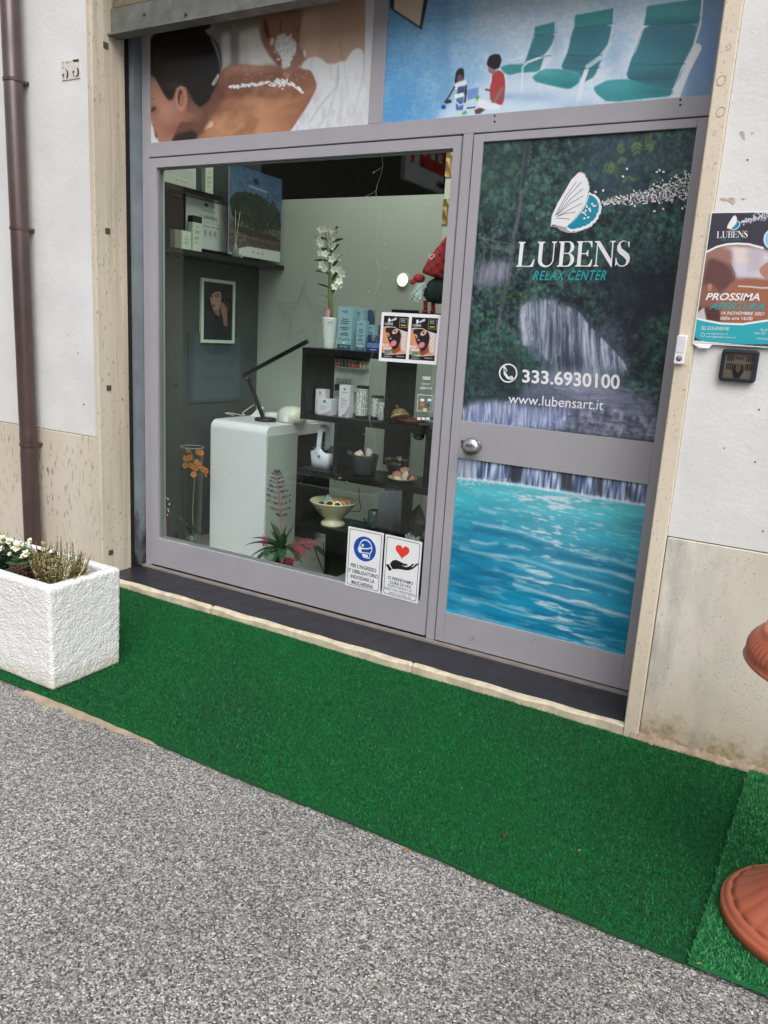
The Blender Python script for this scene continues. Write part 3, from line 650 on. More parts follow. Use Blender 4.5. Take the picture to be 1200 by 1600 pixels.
for k in range(70):   # loose strands along the hairline, nape and outer edge
    x, y = hl_.choice([(hl_.uniform(75, 330), 0), (0, 1)])[0], 0
    if x: y = 510 + (x - 75) * .62 + hl_.uniform(-30, 20); P.line(zA([(x, y), (x + hl_.uniform(5, 25), y + hl_.uniform(15, 50))]), .7, (40, 28, 26), .4)
    else: a_ = hl_.uniform(-1.1, .9); P.line(zA([(430 + 310 * math.cos(a_), 400 + 330 * math.sin(a_)), (430 + 335 * math.cos(a_ + .2), 400 + 350 * math.sin(a_ + .2)), (430 + 318 * math.cos(a_ + .4), 400 + 335 * math.sin(a_ + .4))]), .6, (44, 30, 28), .55)
P.a = P.a + (RNG.random((P.h, P.w, 1)) - .5) * 9; P.build('massage_photograph', sf)

# -- transom photograph 2: blue salt room with armchairs
P = rect_paint(TM1, TX1, TZ0, 2.86, .276, base=(140, 186, 220), ppm=400)
U = P.X / P.w; V = P.Y / P.h
n1 = vnoise(P.h, P.w, 60, 60, 2, 4); n2 = vnoise(P.h, P.w, 3.0, 7, 4, 3); n3 = vnoise(P.h, P.w, 5, 3, 6, 2)
base = np.zeros((P.h, P.w, 3))
lft = np.clip((.21 - U) / .17, 0, 1); top = np.clip((U - .18) / .3, 0, 1)
for i, (d, l) in enumerate(((88, 196), (154, 218), (206, 238))):
    tval = .45 + .55 * top - .45 * lft + (n1 - .5) * .7 + (n2 - .5) * .35 + (n3 - .5) * .22
    base[..., i] = d + (l - d) * np.clip(tval, 0, 1.15)
P.a = base
zC = zoomer(590, 0, 5.0); zD = zoomer(770, 0, 3.3333)
P.poly([(1090, -60), (1140, -60), (1120, 160), (1060, 160)], (84, 120, 165), 9, .75)
P.poly([(690, 205), (688, 172), (740, 135), (790, 128), (850, 110), (930, 150), (1000, 170), (1000, 220)], (206, 224, 240), 6, .85)
P.poly([(690, 20), (700, -40), (704, 100), (712, 132), (690, 172), (684, 160)], (92, 148, 196), 5, .5)
P.poly(zC([(100, 0), (100, 60), (130, 90), (345, 235), (395, -10)]), (52, 48, 58), .6); P.poly(zC([(128, 0), (128, 72), (328, 205), (362, -10)]), (206, 190, 170), .6)
P.poly([(611, -120), (673, -120), (669, 0), (610, 4)], (52, 48, 58), .6); P.poly([(616, -110), (666, -110), (661, 2), (616, 4)], (204, 188, 168), .6)
TL_, TD = (62, 146, 152), (38, 112, 122)
def chairp(seat, bk, head, arms, fr_):
    for a_ in fr_: P.line(zD(a_), 3.0, (214, 224, 236))
    P.poly(zD(bk), (64, 128, 142), .6); P.poly(zD(head), TL_, .6); P.poly(zD(seat), TL_, .6)
    hb = [head[0], head[1], head[-1]]
    P.line(zD([head[-1], head[-2]]), 1.4, (34, 86, 98), .8, 2)
    for a_, wd in arms: P.line(zD(a_), wd, (222, 230, 240)); 
    m_ = P.pm(zD(seat), 3); P.put(m_ * np.clip((vnoise(P.h, P.w, 30, 30, 9, 2) - .5) * 1.2, 0, .6), TD)
chairp([(38, 350), (80, 335), (180, 335), (245, 345), (240, 372), (130, 380), (90, 392), (60, 380)], [(215, 185), (325, 175), (320, 210), (270, 290), (240, 375), (160, 350), (185, 270)], [(218, 140), (325, 113), (330, 170), (215, 188)], [([(325, 115), (325, 190), (300, 260)], 1.6), ([(310, 248), (270, 290), (180, 325), (155, 350), (150, 490)], 3.2), ([(170, 290), (90, 315), (75, 335)], 1.6)], [[(60, 375), (75, 440)], [(240, 330), (260, 310), (270, 345)], [(130, 385), (240, 385)]])
chairp([(205, 400), (260, 360), (360, 360), (460, 385), (450, 430), (400, 465), (300, 445), (220, 425)], [(422, 145), (620, 125), (610, 200), (570, 300), (530, 400), (470, 430), (450, 380), (350, 360), (390, 270), (410, 180)], [(428, 80), (630, 42), (632, 122), (424, 146)], [([(632, 45), (628, 130), (600, 240)], 1.8), ([(612, 232), (560, 300), (495, 345), (465, 430), (442, 545)], 6.5), ([(380, 275), (290, 315), (255, 360)], 3.2)], [[(240, 430), (255, 515)], [(250, 440), (350, 470), (450, 490)], [(560, 345), (540, 410), (490, 430)]])
chairp([(522, 455), (590, 420), (700, 410), (850, 450), (950, 470), (930, 500), (600, 535), (540, 490)], [(785, 130), (1065, 115), (1040, 250), (1000, 360), (940, 470), (840, 455), (690, 408), (730, 280)], [(803, 32), (1090, -10), (1088, 100), (1065, 118), (788, 130)], [([(1092, 0), (1080, 130), (1020, 330)], 2.5), ([(1060, 255), (1000, 370), (950, 500)], 13), ([(780, 140), (740, 260), (710, 300), (600, 365), (570, 420)], 5.5)], [[(530, 480), (525, 560)], [(545, 500), (620, 540), (700, 560)]])
for (y, x0_, x1_) in ((285, 390, 570), (330, 720, 1000), (405, 700, 940), (350, 380, 560), (287, 190, 300)): P.line(zD([(x0_, y), ((x0_ + x1_) / 2, y + 8), (x1_, y + 2)]), 1.0, (30, 84, 96), .8, 2)
# children playing
P.poly(zC([(600, 650), (612, 560), (640, 530), (672, 535), (678, 600), (660, 640), (640, 660)]), (40, 30, 36), .5)
P.blob(590 + 643 / 5, 622 / 5, 4.6, 8, (104, 84, 92)); P.poly(zC([(600, 660), (625, 640), (690, 625), (700, 660), (690, 700), (600, 700)]), (222, 232, 244), .5)
P.poly(zC([(625, 680), (680, 670), (685, 740), (620, 750)]), (66, 84, 120), .6)
P.line(zC([(600, 680), (560, 750), (525, 800)]), 2.8, (58, 44, 54)); P.line(zC([(690, 670), (690, 730), (682, 795)]), 3.2, (58, 44, 54)); P.poly(zC([(520, 790), (570, 775), (580, 800), (540, 812)]), (54, 40, 48), .4)
P.blob(590 + 515 / 5, 836 / 5, 3.8, 3.6, (40, 70, 170)); P.poly(zC([(700, 700), (790, 682), (782, 760), (700, 785)]), (118, 152, 208), .5)
P.poly(zC([(598, 740), (675, 722), (672, 762), (604, 772)]), (236, 240, 246), .4); P.poly(zC([(610, 775), (672, 760), (668, 860), (612, 862)]), (84, 116, 176), .5); P.line(zC([(600, 780), (640, 825), (670, 810)]), 1.6, (230, 236, 244)); P.line(zC([(622, 768), (672, 758)]), 1.2, (60, 150, 90))
P.poly(zC([(850, 500), (870, 440), (910, 420), (955, 425), (970, 470), (950, 535), (900, 545), (870, 525)]), (38, 28, 34), .4); P.poly(zC([(862, 520), (905, 540), (930, 545), (900, 580), (868, 565)]), (150, 116, 116), .5)
P.poly(zC([(895, 580), (940, 545), (985, 570), (998, 640), (990, 780), (970, 825), (880, 790), (875, 700)]), (172, 66, 70), .6)
P.poly(zC([(895, 585), (890, 640), (870, 680), (880, 600)]), (220, 214, 224), .5); P.line(zC([(975, 690), (930, 770), (880, 820)]), 4.5, (152, 112, 108)); P.line(zC([(845, 700), (880, 705)]), 3, (110, 90, 90))
P.poly(zC([(780, 770), (860, 790), (970, 830), (930, 860), (820, 850), (778, 820)]), (230, 234, 244), .5); P.poly(zC([(756, 860), (800, 842), (842, 855), (800, 890), (765, 892)]), (96, 66, 70), .5)
P.poly(zC([(760, 760), (800, 745), (780, 795)]), (84, 176, 66), .4); P.poly(zC([(655, 885), (690, 860), (702, 885), (670, 900)]), (76, 186, 110), .4); P.line(zC([(775, 780), (700, 855)]), 1.4, (200, 220, 210)); P.line(zC([(700, 845), (760, 838)]), 2, (64, 44, 120))
m_ = P.pm(zD([(422, 145), (620, 125), (610, 200), (570, 300), (530, 400), (470, 430), (450, 380), (350, 360), (390, 270), (410, 180)]), .6)
for (x, y, rx, ry, c, al) in ((920, 60, 22, 14, (44, 104, 122), .5), (905, 95, 20, 8, (44, 92, 104), .5), (940, 20, 20, 5, (86, 160, 168), .5)): P.glow(m_, x, y, rx, ry, c, al)
m_ = P.pm(zD([(785, 130), (1065, 115), (1040, 250), (1000, 360), (940, 470), (840, 455), (690, 408), (730, 280)]), .6)
for (x, y, rx, ry, c, al) in ((1040, 60, 30, 20, (52, 100, 124), .6), (1020, 120, 34, 9, (44, 86, 100), .6), (1000, 90, 20, 20, (70, 128, 146), .4)): P.glow(m_, x, y, rx, ry, c, al)
m_ = P.pm(zD([(522, 455), (590, 420), (700, 410), (850, 450), (950, 470), (930, 500), (600, 535), (540, 490)]), .6); P.glow(m_, 960, 132, 24, 8, (84, 170, 178), .6); P.glow(m_, 1030, 146, 24, 6, (40, 110, 126), .5)
m_ = P.pm(zD([(205, 400), (260, 360), (360, 360), (460, 385), (450, 430), (400, 465), (300, 445), (220, 425)]), .6); P.glow(m_, 850, 113, 18, 5, (96, 184, 182), .6); P.glow(m_, 890, 133, 16, 5, (36, 116, 126), .6)
m_ = P.pm(zD([(803, 32), (1090, -10), (1088, 100), (1065, 118), (788, 130)]), .6); P.glow(m_, 1050, 12, 36, 4, (84, 150, 160), .5); P.glow(m_, 1050, 34, 40, 5, (40, 88, 100), .6)
for (x, y, rx, ry) in ((960, 90, 14, 26), (868, 70, 8, 20), (1115, 90, 10, 40), (835, 152, 26, 6), (905, 168, 28, 8), (790, 150, 14, 4)): P.glow(None, x, y, rx, ry, (88, 128, 176), .3)
P.a = P.a + (RNG.random((P.h, P.w, 1)) - .5) * 10; P.build('salt_room_photograph', sf)

# -- door picture 1: forest waterfall
P = rect_paint(PX0, PX1, UZ0, UZ1, .272, ppm=400)
H_, W_ = P.h, P.w
f1 = vnoise(H_, W_, 3.2, 3.2, 11, 2); f2 = vnoise(H_, W_, 40, 34, 12, 3); f3 = vnoise(H_, W_, 12, 12, 13, 3); f4 = vnoise(H_, W_, 5, 9, 14, 2)
P.a = np.array([34, 46, 52.]) + (f3[..., None] - .5) * np.array([26, 44, 44]) + (f2[..., None] - .5) * np.array([10, 24, 26])
lr = random.Random(77); shade_ = np.clip((f2 * .6 + f3 * .6 - .36) * 2.6, 0, 1)
_to2 = P.to2; P.to2 = lambda x, y: (x / (W_ - 1), y / (H_ - 1))
def sprig(x, y, n, L, c, al=.8):
    a0 = lr.uniform(-.6, 3.7)
    for k in range(n):
        a_ = a0 + lr.uniform(-.5, .5); q = k * L * .55
        for sd in (-1, 1):
            xx, yy = x + q * math.cos(a0), y + q * math.sin(a0); l_ = L * (1 - .5 * k / n); b_ = a0 + sd * .9
            P.blob(xx + l_ * .5 * math.cos(b_), yy + l_ * .5 * math.sin(b_), l_ * .55, l_ * .2, c, b_, al, .5)
for k in range(6500):
    x, y = lr.uniform(0, W_), lr.uniform(0, H_); l_ = shade_[min(H_ - 1, int(y)), min(W_ - 1, int(x))]
    if lr.random() > .25 + l_: continue
    br = .25 + .75 * l_ * lr.random() ** .7; c = (36 + 60 * br + lr.uniform(-6, 6), 50 + 92 * br, 54 + 68 * br + lr.uniform(-8, 10)); sprig(x, y, lr.choice((1, 1, 2, 3)), lr.uniform(2, 5.2), c)
P.to2 = _to2
zE = zoomer(700, 180, 2.927)
def leafy(pts, c, al, blur=6, th=.5, seed=1, sc=3):
    m_ = P.pm(zE(pts), blur); t2 = P.to2; P.to2 = lambda x, y: (x / (W_ - 1), y / (H_ - 1)); n_ = int(m_.sum() / (sc * sc * 7))
    ys_, xs_ = np.nonzero(m_ > .35)
    for k in range(n_ if len(ys_) else 0):
        i = lr.randrange(len(ys_)); f_ = lr.uniform(.55, 1.1); sprig(xs_[i], ys_[i], lr.choice((1, 2, 3)), sc * lr.uniform(1.1, 1.9), tuple(v * f_ for v in c), al * .8)
    P.to2 = t2
P.poly(zE([(130, 100), (370, 100), (330, 500), (150, 450)]), (40, 66, 64), 10, .45)
P.poly(zE([(640, 100), (860, 80), (840, 420), (640, 380)]), (62, 78, 90), 14, .65); P.poly(zE([(850, 120), (1160, 60), (1150, 260), (900, 260)]), (58, 74, 88), 14, .45)
P.poly(zE([(620, 700), (1060, 620), (1010, 1000), (860, 1100), (700, 900)]), (36, 40, 54), 14, .75)
leafy([(140, 130), (520, 110), (540, 420), (160, 420)], (96, 150, 120), .55, 10, .5, 21, 4); leafy([(640, 430), (1080, 430), (1060, 700), (640, 700)], (64, 128, 108), .6, 14, .42, 22, 3)
leafy([(720, 240), (760, 180), (830, 90), (940, 110), (900, 200), (900, 280), (780, 300)], (132, 172, 84), .75, 3, .45, 23, 6)
leafy([(210, 800), (350, 790), (350, 880), (250, 890)], (84, 168, 90), .85, 3, .4, 24, 3); leafy([(110, 880), (300, 960), (330, 1050), (180, 1080), (100, 1000)], (80, 150, 106), .75, 6, .42, 25, 3)
leafy([(90, 1000), (300, 1000), (440, 1160), (400, 1280), (100, 1280)], (62, 118, 92), .6, 8, .45, 26, 3); leafy([(870, 960), (1010, 900), (990, 1260), (820, 1240)], (70, 138, 110), .65, 8, .45, 27, 3)
leafy([(920, 930), (1010, 900), (1000, 1020), (900, 1000)], (84, 160, 118), .7, 4, .4, 28, 3); leafy([(480, 780), (620, 830), (760, 1000), (900, 900), (860, 780), (640, 720)], (74, 122, 106), .4, 8, .5, 29, 4)
P.poly(zE([(100, 1100), (320, 1040), (440, 1180), (300, 1330), (80, 1300)]), (44, 58, 62), 14, .4)
P.poly(zE([(118, 770), (160, 680), (270, 650), (285, 740), (210, 790), (150, 790)]), (140, 140, 158), 5, .5)
P.line(zE([(360, 130), (345, 240), (330, 420), (300, 560), (285, 700), (240, 900), (225, 980)]), 6, (92, 96, 104), .85, 3); P.line(zE([(365, 130), (340, 330)]), 6, (40, 48, 54), .8, 3)
for q in ([(140, 560), (290, 590)], [(150, 600), (280, 615)], [(165, 540), (165, 760)], [(205, 560), (190, 770)], [(140, 545), (200, 600), (300, 600)]): P.line(zE(q), 1.6, (120, 122, 130), .7, 1.5)
wf = zE([(330, 880), (360, 855), (470, 845), (540, 870), (600, 900), (640, 960), (720, 1060), (800, 1120), (830, 1170), (700, 1240), (520, 1200), (450, 1150), (400, 1100), (330, 1050)])
stk = vnoise(H_, W_, 46, 2.2, 31, 2) * .6 + vnoise(H_, W_, 30, 5, 33, 2) * .4
wc = np.array([96, 104, 134.]) + (np.array([176, 180, 204.]) - np.array([96, 104, 134.])) * np.clip((stk - .3) * 2.4, 0, 1)[..., None]
P.put(P.pm(wf, 7), wc, .62); P.poly(zE([(500, 1040), (580, 1000), (600, 1100), (560, 1180), (500, 1140)]), (66, 74, 100), 6, .7); P.poly(zE([(400, 960), (440, 980), (440, 1100), (380, 1060)]), (84, 92, 122), 5, .5)
P.poly(zE([(640, 960), (760, 950), (830, 1130), (800, 1180), (730, 1080)]), (92, 92, 116), 6, .55)
P.poly(zE([(400, 1200), (700, 1180), (860, 1280), (960, 1300), (950, 1500), (500, 1430), (60, 1400), (80, 1320), (300, 1320)]), (112, 116, 142), 8, .8)
wl = zE([(60, 1400), (75, 1330), (160, 1310), (330, 1320), (420, 1340), (560, 1360), (550, 1440), (300, 1425)])
P.put(P.pm(wl, 5), np.array([96, 112, 160.]) + (np.array([192, 200, 226.]) - np.array([96, 112, 160.])) * np.clip((vnoise(H_, W_, 22, 2.4, 41, 2) - .3) * 2.2, 0, 1)[..., None], .9)
w2 = zE([(560, 1340), (700, 1330), (960, 1370), (945, 1490), (700, 1460), (560, 1440)]); P.put(P.pm(w2, 4), np.array([72, 78, 100.]) + (np.array([166, 168, 188.]) - np.array([72, 78, 100.])) * np.clip((vnoise(H_, W_, 9, 6, 42, 3) - .3) * 2.2, 0, 1)[..., None], .85)
P.poly(zE([(180, 1280), (600, 1290), (700, 1330), (420, 1340)]), (64, 68, 88), 6, .7); P.poly(zE([(480, 1200), (760, 1230), (800, 1300), (600, 1290)]), (150, 152, 176), 7, .6)
fq = random.Random(50); gr2 = vnoise(H_, W_, 2.2, 2.2, 71, 2)[..., None] - .5; P.a = P.a + gr2 * 34
topc = [(330, 885), (360, 858), (420, 846), (480, 850), (540, 872), (600, 905), (640, 960), (700, 1020), (760, 1080), (810, 1140)]; botc = [(332, 1040), (360, 1075), (420, 1110), (470, 1165), (540, 1205), (600, 1230), (660, 1240), (720, 1235), (770, 1215), (822, 1185)]
def lerpc(c, u): i = min(len(c) - 2, int(u * (len(c) - 1))); f_ = u * (len(c) - 1) - i; return (c[i][0] + (c[i + 1][0] - c[i][0]) * f_, c[i][1] + (c[i + 1][1] - c[i][1]) * f_)
for k in range(560):
    u = fq.random() ** .9; a_, b_ = lerpc(topc, u), lerpc(botc, min(1, u + fq.uniform(-.02, .05))); t0, t1 = sorted((fq.random() ** 1.3, fq.random())); 
    if fq.random() < .35: t0 = 0
    p_ = [(a_[0] + (b_[0] - a_[0]) * t ** 1.5 + fq.uniform(-2, 2), a_[1] + (b_[1] - a_[1]) * t) for t in (t0, (t0 + t1) / 2, t1)]
    if abs(p_[2][1] - p_[0][1]) < 12: continue
    dk_ = math.exp(-((u - .45) / .12) ** 2) * (t1 > .5); lum_ = fq.choice([(222, 226, 238), (200, 206, 224), (160, 168, 196)]) if fq.random() > .3 + .5 * dk_ else fq.choice([(62, 70, 92), (46, 54, 74)]); P.line(zE(p_), fq.uniform(.7, 2.2), lum_, fq.uniform(.25, .7), 1.6)
for k in range(260):
    x = fq.uniform(70, 560); yt = 1318 + 18 * math.sin(x * .02) + fq.uniform(0, 20); P.line(zE([(x, yt), (x + fq.uniform(-4, 4), yt + fq.uniform(25, 100))]), fq.uniform(.8, 2), fq.choice([(216, 222, 238), (180, 190, 220), (90, 104, 150), (64, 74, 110)]), fq.uniform(.25, .6), 1.3)
for k in range(240):
    x, y = fq.uniform(480, 950), fq.uniform(1240, 1480); P.line(zE([(x, y), (x + fq.uniform(20, 70), y + fq.uniform(-2, 14))]), fq.uniform(.8, 2), fq.choice([(196, 198, 216), (150, 152, 172), (66, 70, 88), (52, 56, 72)]), fq.uniform(.2, .5), 1.5)
for k in range(60):
    x = fq.uniform(125, 280); P.line(zE([(x, fq.uniform(660, 720)), (x - 8, fq.uniform(740, 790))]), 1.2, fq.choice([(190, 190, 206), (96, 98, 116)]), .4, 1.3)
for (x, y, rx, ry, c, al) in ((560, 1200, 130, 22, (176, 180, 202), .45), (420, 880, 50, 20, (160, 166, 192), .2), (640, 1290, 160, 24, (150, 154, 178), .3), (200, 720, 40, 40, (150, 150, 168), .35)):
    (cx_, cy_), = zE([(x, y)]); P.glow(None, cx_, cy_, rx / 2.927, ry / 2.927, c, al)
for (x, y, rx, ry, al) in ((560, 1130, 50, 30, .5), (900, 800, 120, 120, .4), (230, 1180, 90, 50, .35), (250, 830, 60, 40, .3), (480, 1010, 40, 40, .3), (780, 1190, 60, 30, .4), (170, 1290, 60, 10, .4)):
    (cx_, cy_), = zE([(x, y)]); P.glow(None, cx_, cy_, rx / 2.927, ry / 2.927, (34, 40, 52), al)
for q in ([(700, 620), (690, 780), (660, 900)], [(560, 140), (570, 260)], [(800, 480), (820, 700)], [(480, 560), (470, 640), (500, 760)], [(930, 500), (925, 640)]): P.line(zE(q), 1.6, (74, 80, 84), .35, 2)
P.a = np.stack([gblur(P.a[..., i], .65) for i in range(3)], -1)
P.glow(None, *zE([(760, 250)])[0], 70, 40, (60, 84, 96), .35); P.glow(None, *zE([(200, 300)])[0], 40, 60, (96, 130, 116), .18)
dpan = P.build('waterfall_picture', door)
# -- door picture 2: turquoise pool
P = rect_paint(PX0, PX1, LZ0, LZ1, .272, ppm=400); H_, W_ = P.h, P.w; Vv = P.Y / H_
tw = vnoise(H_, W_, 7, 42, 51, 4); tf = vnoise(H_, W_, 3.0, 13, 52, 3); big = vnoise(H_, W_, 60, 90, 53, 2)
mixv = np.where(Vv < .45, tf, tw) * .65 + .35 * tw
hl = np.clip((mixv - .54 + (big - .5) * .25) * 5, 0, 1); top = np.clip(1 - (Vv - .1) * 2.2, 0, 1)[..., None]
deep = np.array([22, 130, 168.]) * (1 - top) + np.array([84, 188, 198.]) * top
deep = deep + (vnoise(H_, W_, 10, 60, 54, 3)[..., None] - .5) * np.array([10, 60, 60])
cx = np.exp(-((P.X / W_ - .62 - (Vv - .5) * .25) / .27) ** 2)
P.a = deep + (np.array([196, 214, 228.]) - deep) * np.clip(hl * (.25 + .95 * cx) + .18 * cx * (Vv < .75), 0, 1)[..., None]
zF = zoomer(660, 680, 3.0)
for q, wd, al in (([(240, 410), (330, 425), (470, 455), (600, 500)], 4, .55), ([(230, 495), (300, 510), (350, 505)], 4, .6), ([(180, 530), (300, 560), (450, 575), (580, 615), (700, 660), (850, 700), (960, 735)], 5, .5), ([(620, 590), (760, 620), (880, 640), (990, 680)], 6, .6), ([(430, 700), (560, 740), (720, 790), (860, 820), (960, 850)], 6, .6), ([(190, 768), (300, 790), (420, 830), (600, 870), (730, 890)], 3, .55), ([(270, 345), (340, 365)], 5, .5), ([(700, 540), (850, 570), (1000, 620)], 5, .5)): P.line(zF(q), wd, (206, 218, 232), al, 5)
for q in ([(130, 560), (300, 640), (420, 720)], [(150, 660), (320, 700)], [(640, 560), (800, 600), (980, 640)], [(720, 690), (860, 740)], [(120, 780), (300, 840), (520, 900)], [(250, 440), (430, 470), (560, 520)]): P.line(zF(q), 7, (8, 92, 136), .45, 8)
P.poly(zF([(680, 850), (980, 860), (960, 1040), (760, 960)]), (10, 108, 142), 8, .6)
wf = zF([(160, 100), (1070, 225), (1070, 320), (1000, 325), (640, 262), (420, 225), (160, 205)])
fs_ = np.clip((vnoise(H_, W_, 40, 3.0, 61, 2) - .3) * 2.3, 0, 1)[..., None]
P.put(P.pm(wf, 1), np.array([64, 78, 118.]) + (np.array([206, 216, 240.]) - np.array([64, 78, 118.])) * fs_, .95)
for q in ([(640, 170), (705, 180), (710, 265), (650, 250)], [(400, 135), (465, 145), (465, 225), (400, 215)], [(810, 195), (850, 200), (845, 285), (812, 280)], [(950, 240), (985, 235), (990, 300), (955, 300)]): P.poly(zF(q), (48, 50, 60), 3, .85)
P.poly(zF([(160, 100), (250, 110), (240, 190), (160, 190)]), (186, 196, 214), 5, .6)
P.line(zF([(160, 200), (420, 228), (640, 262), (1000, 322), (1060, 328)]), 3.5, (226, 234, 244), .8, 4)
for k in range(90): P.blob(*zF([(rr.uniform(165, 420), rr.uniform(200, 236))])[0], .8, .6, (236, 240, 246), 0, .8)
P.line([(696, 952), (975, 1021)], 3, (150, 200, 225), .4, 3)
P.build('pool_picture', door)

# -- lettering and shell logo on the door
F2 = plane_y(.2712)
def serif_lubens(F, mp):
    """the word in a high-contrast serif, letters drawn in a 0..1 high design box; mp maps design -> flat coords"""
    def arc(cx, cy, rx, ry, a0, a1, n=18): return [(cx + rx * math.cos(rad(a0 + (a1 - a0) * i / n)), cy + ry * math.sin(rad(a0 + (a1 - a0) * i / n))) for i in range(n + 1)]
    def put(cs): F.shape([[mp(x, y) for x, y in c] for c in cs])
    s_ = .035
    def stem(x, wd=.15, y0=0, y1=1, l=.07, r=.07): put([[(x - l, y0), (x + wd + r, y0), (x + wd + r, y0 + s_), (x + wd + .02, y0 + s_ + .02), (x + wd, y0 + .09), (x + wd, y1 - .09), (x + wd + .02, y1 - s_ - .02), (x + wd + r, y1 - s_), (x + wd + r, y1), (x - l, y1), (x - l, y1 - s_), (x - .02, y1 - s_ - .02), (x, y1 - .09), (x, y0 + .09), (x - .02, y0 + s_ + .02), (x - l, y0 + s_)]])
    x = .08
    stem(x); put([[(x + .15, 0), (x + .62, 0), (x + .66, .30), (x + .62, .30), (x + .54, .10), (x + .46, s_ + .005), (x + .15, s_)]])
    x = .88                                                        # U
    put([
         [(x - .07, 1), (x - .07, 1 - s_), (x - .0, 1 - .08), (x, .30)] + arc(x + .32, .28, .32, .30, 180, 360)[1:] + [(x + .64, 1 - .08), (x + .72, 1 - s_), (x + .72, 1), (x + .52, 1), (x + .52, 1 - s_), (x + .595, 1 - .08), (x + .595, .30)] + arc(x + .375, .29, .22, .245, 0, -180)[1:] + [(x + .155, 1 - .08), (x + .23, 1 - s_), (x + .23, 1)]])
    x = 1.76                                                       # B
    outer = [(x - .07, 0), (x + .34, 0)] + arc(x + .34, .27, .27, .27, -90, 72)[1:] + [(x + .40, .535)] + arc(x + .34, .765, .23, .235, -70, 90)[1:] + [(x - .07, 1), (x - .07, 1 - s_), (x, .92), (x, .08), (x - .07, s_)]
    put([outer, [(x + .15, s_)] + [(x + .30, s_)] + arc(x + .31, .275, .145, .235, -90, 90)[1:] + [(x + .15, .51)], [(x + .15, .545), (x + .30, .545)] + arc(x + .31, .755, .115, .21, -90, 90)[1:] + [(x + .15, .965)]])
    x = 2.50                                                       # E
    stem(x, r=0); put([[(x + .15, 0), (x + .58, 0), (x + .62, .28), (x + .58, .28), (x + .50, .09), (x + .42, s_), (x + .15, s_)]]); put([[(x + .15, 1), (x + .56, 1), (x + .58, .76), (x + .54, .76), (x + .48, .92), (x + .40, 1 - s_), (x + .15, 1 - s_)]]); put([[(x + .15, .49), (x + .34, .49), (x + .40, .40), (x + .43, .40), (x + .43, .64), (x + .40, .64), (x + .34, .53), (x + .15, .53)]])
    x = 3.24                                                       # N
    put([[(x - .06, 0), (x + .14, 0), (x + .14, s_), (x + .065, .07), (x + .065, .82), (x + .66, -.02), (x + .70, -.02), (x + .70, .93), (x + .78, 1 - s_), (x + .78, 1), (x + .57, 1), (x + .57, 1 - s_), (x + .65, .93), (x + .65, .27), (x + .13, 1), (x - .08, 1), (x - .08, 1 - s_), (x + .02, .92), (x + .02, .07), (x - .06, s_)]])
    x = 4.10                                                       # S
    cl = [(.47, .76), (.44, .90), (.36, .965), (.26, .975), (.15, .93), (.13, .83), (.19, .70), (.34, .60), (.50, .48), (.56, .34), (.55, .18), (.47, .06), (.33, -.01), (.18, -.01), (.08, .05), (.04, .09), (.0, .02), (-.03, .02), (-.03, .33), (.0, .33), (.05, .17), (.13, .06), (.25, .025), (.36, .05), (.42, .14), (.40, .26), (.28, .38), (.12, .49), (.01, .62), (.0, .80), (.08, .94), (.22, 1.01), (.34, .99), (.43, .93), (.47, .97), (.50, .97), (.50, .74), (.47, .74)]
    put([[(x + a_, b_) for a_, b_ in cl]])
    return 4.68
def quad2(q):
    q = [Vector(p) for p in q]; return lambda u, v: tuple(bil(q, u, v))
def lubens(F, q):
    m_ = quad2(q); serif_lubens(F, lambda x, y: m_(x / 4.68, 1 - y))
D = Flat(F2); lubens(D, [(810, 378), (987, 376), (984, 416), (806, 417)]); D.build('lettering', WHT, door)
D = Flat(F2); D.text('RELAX CENTER', [(834, 423), (948, 422), (946, 438), (832, 438)], shear=.25, off=.012, space=1.15); D.build('lettering', TEAL, door)
D = Flat(F2); D.text('333.6930100', [(816, 577), (969, 585), (968, 609), (816, 598)], off=.022); D.text('www.lubensart.it', [(795, 615), (944, 625), (942, 641), (794, 630)])
D.ring(794, 583, 14.5, 2.2, ry=15); D.line([(789, 577), (789, 584), (793, 590), (799, 592)], 4.2); D.poly([(785, 573), (789, 572), (793, 579), (790, 582)]); D.poly([(796, 588), (800, 587), (804, 593), (800, 596)]); D.build('lettering', WHT, door)
zG = zoomer(860, 260, 5.217)
def wavy(pts, amp, per, n=10):
    out = []
    for i in range(len(pts) - 1):
        a_, b_ = Vector(pts[i]), Vector(pts[i + 1]); d = b_ - a_; L = d.length; nn = Vector((d.y, -d.x)) / max(L, 1e-6)
        for k in range(n):
            t = k / n; out.append(tuple(a_ + d * t + nn * amp * abs(math.sin(math.pi * t * max(1, round(L / per))))))
    out.append(pts[-1]); return out
def shell(F_, tr):
    """shell emblem; tr maps the big logo's coordinates into this one's; returns nothing, builds 4 colours"""
    fan = [(5, 490), (15, 400), (60, 300), (120, 200), (170, 110), (225, 55)] + wavy([(225, 55), (268, 60), (300, 120), (312, 180), (298, 240), (280, 310), (235, 370), (180, 440), (118, 497)], 6, 36) + [(60, 480), (25, 470)]
    shadow = [(5, 490), (60, 475), (118, 500), (200, 520), (330, 470), (340, 490), (210, 540), (140, 542), (80, 520), (50, 495)]
    bl = [(118, 497), (180, 440), (235, 370), (280, 310), (298, 240), (300, 212)] + wavy([(300, 212), (375, 240), (408, 300), (412, 360), (375, 440), (320, 490), (230, 522), (150, 525)], 8, 46)
    bli = [(135, 490), (195, 440), (250, 375), (295, 310), (312, 250), (312, 232)] + wavy([(312, 232), (362, 255), (388, 300), (392, 350), (358, 425), (305, 470), (225, 500), (160, 508)], 6, 46)
    return fan, shadow, bl, bli
fan, shd, bl, bli = shell(None, None)
GRY = M('logo_grey', (168, 168, 174), .45, var=.03); LINE = M('logo_line', (120, 122, 130), .45)
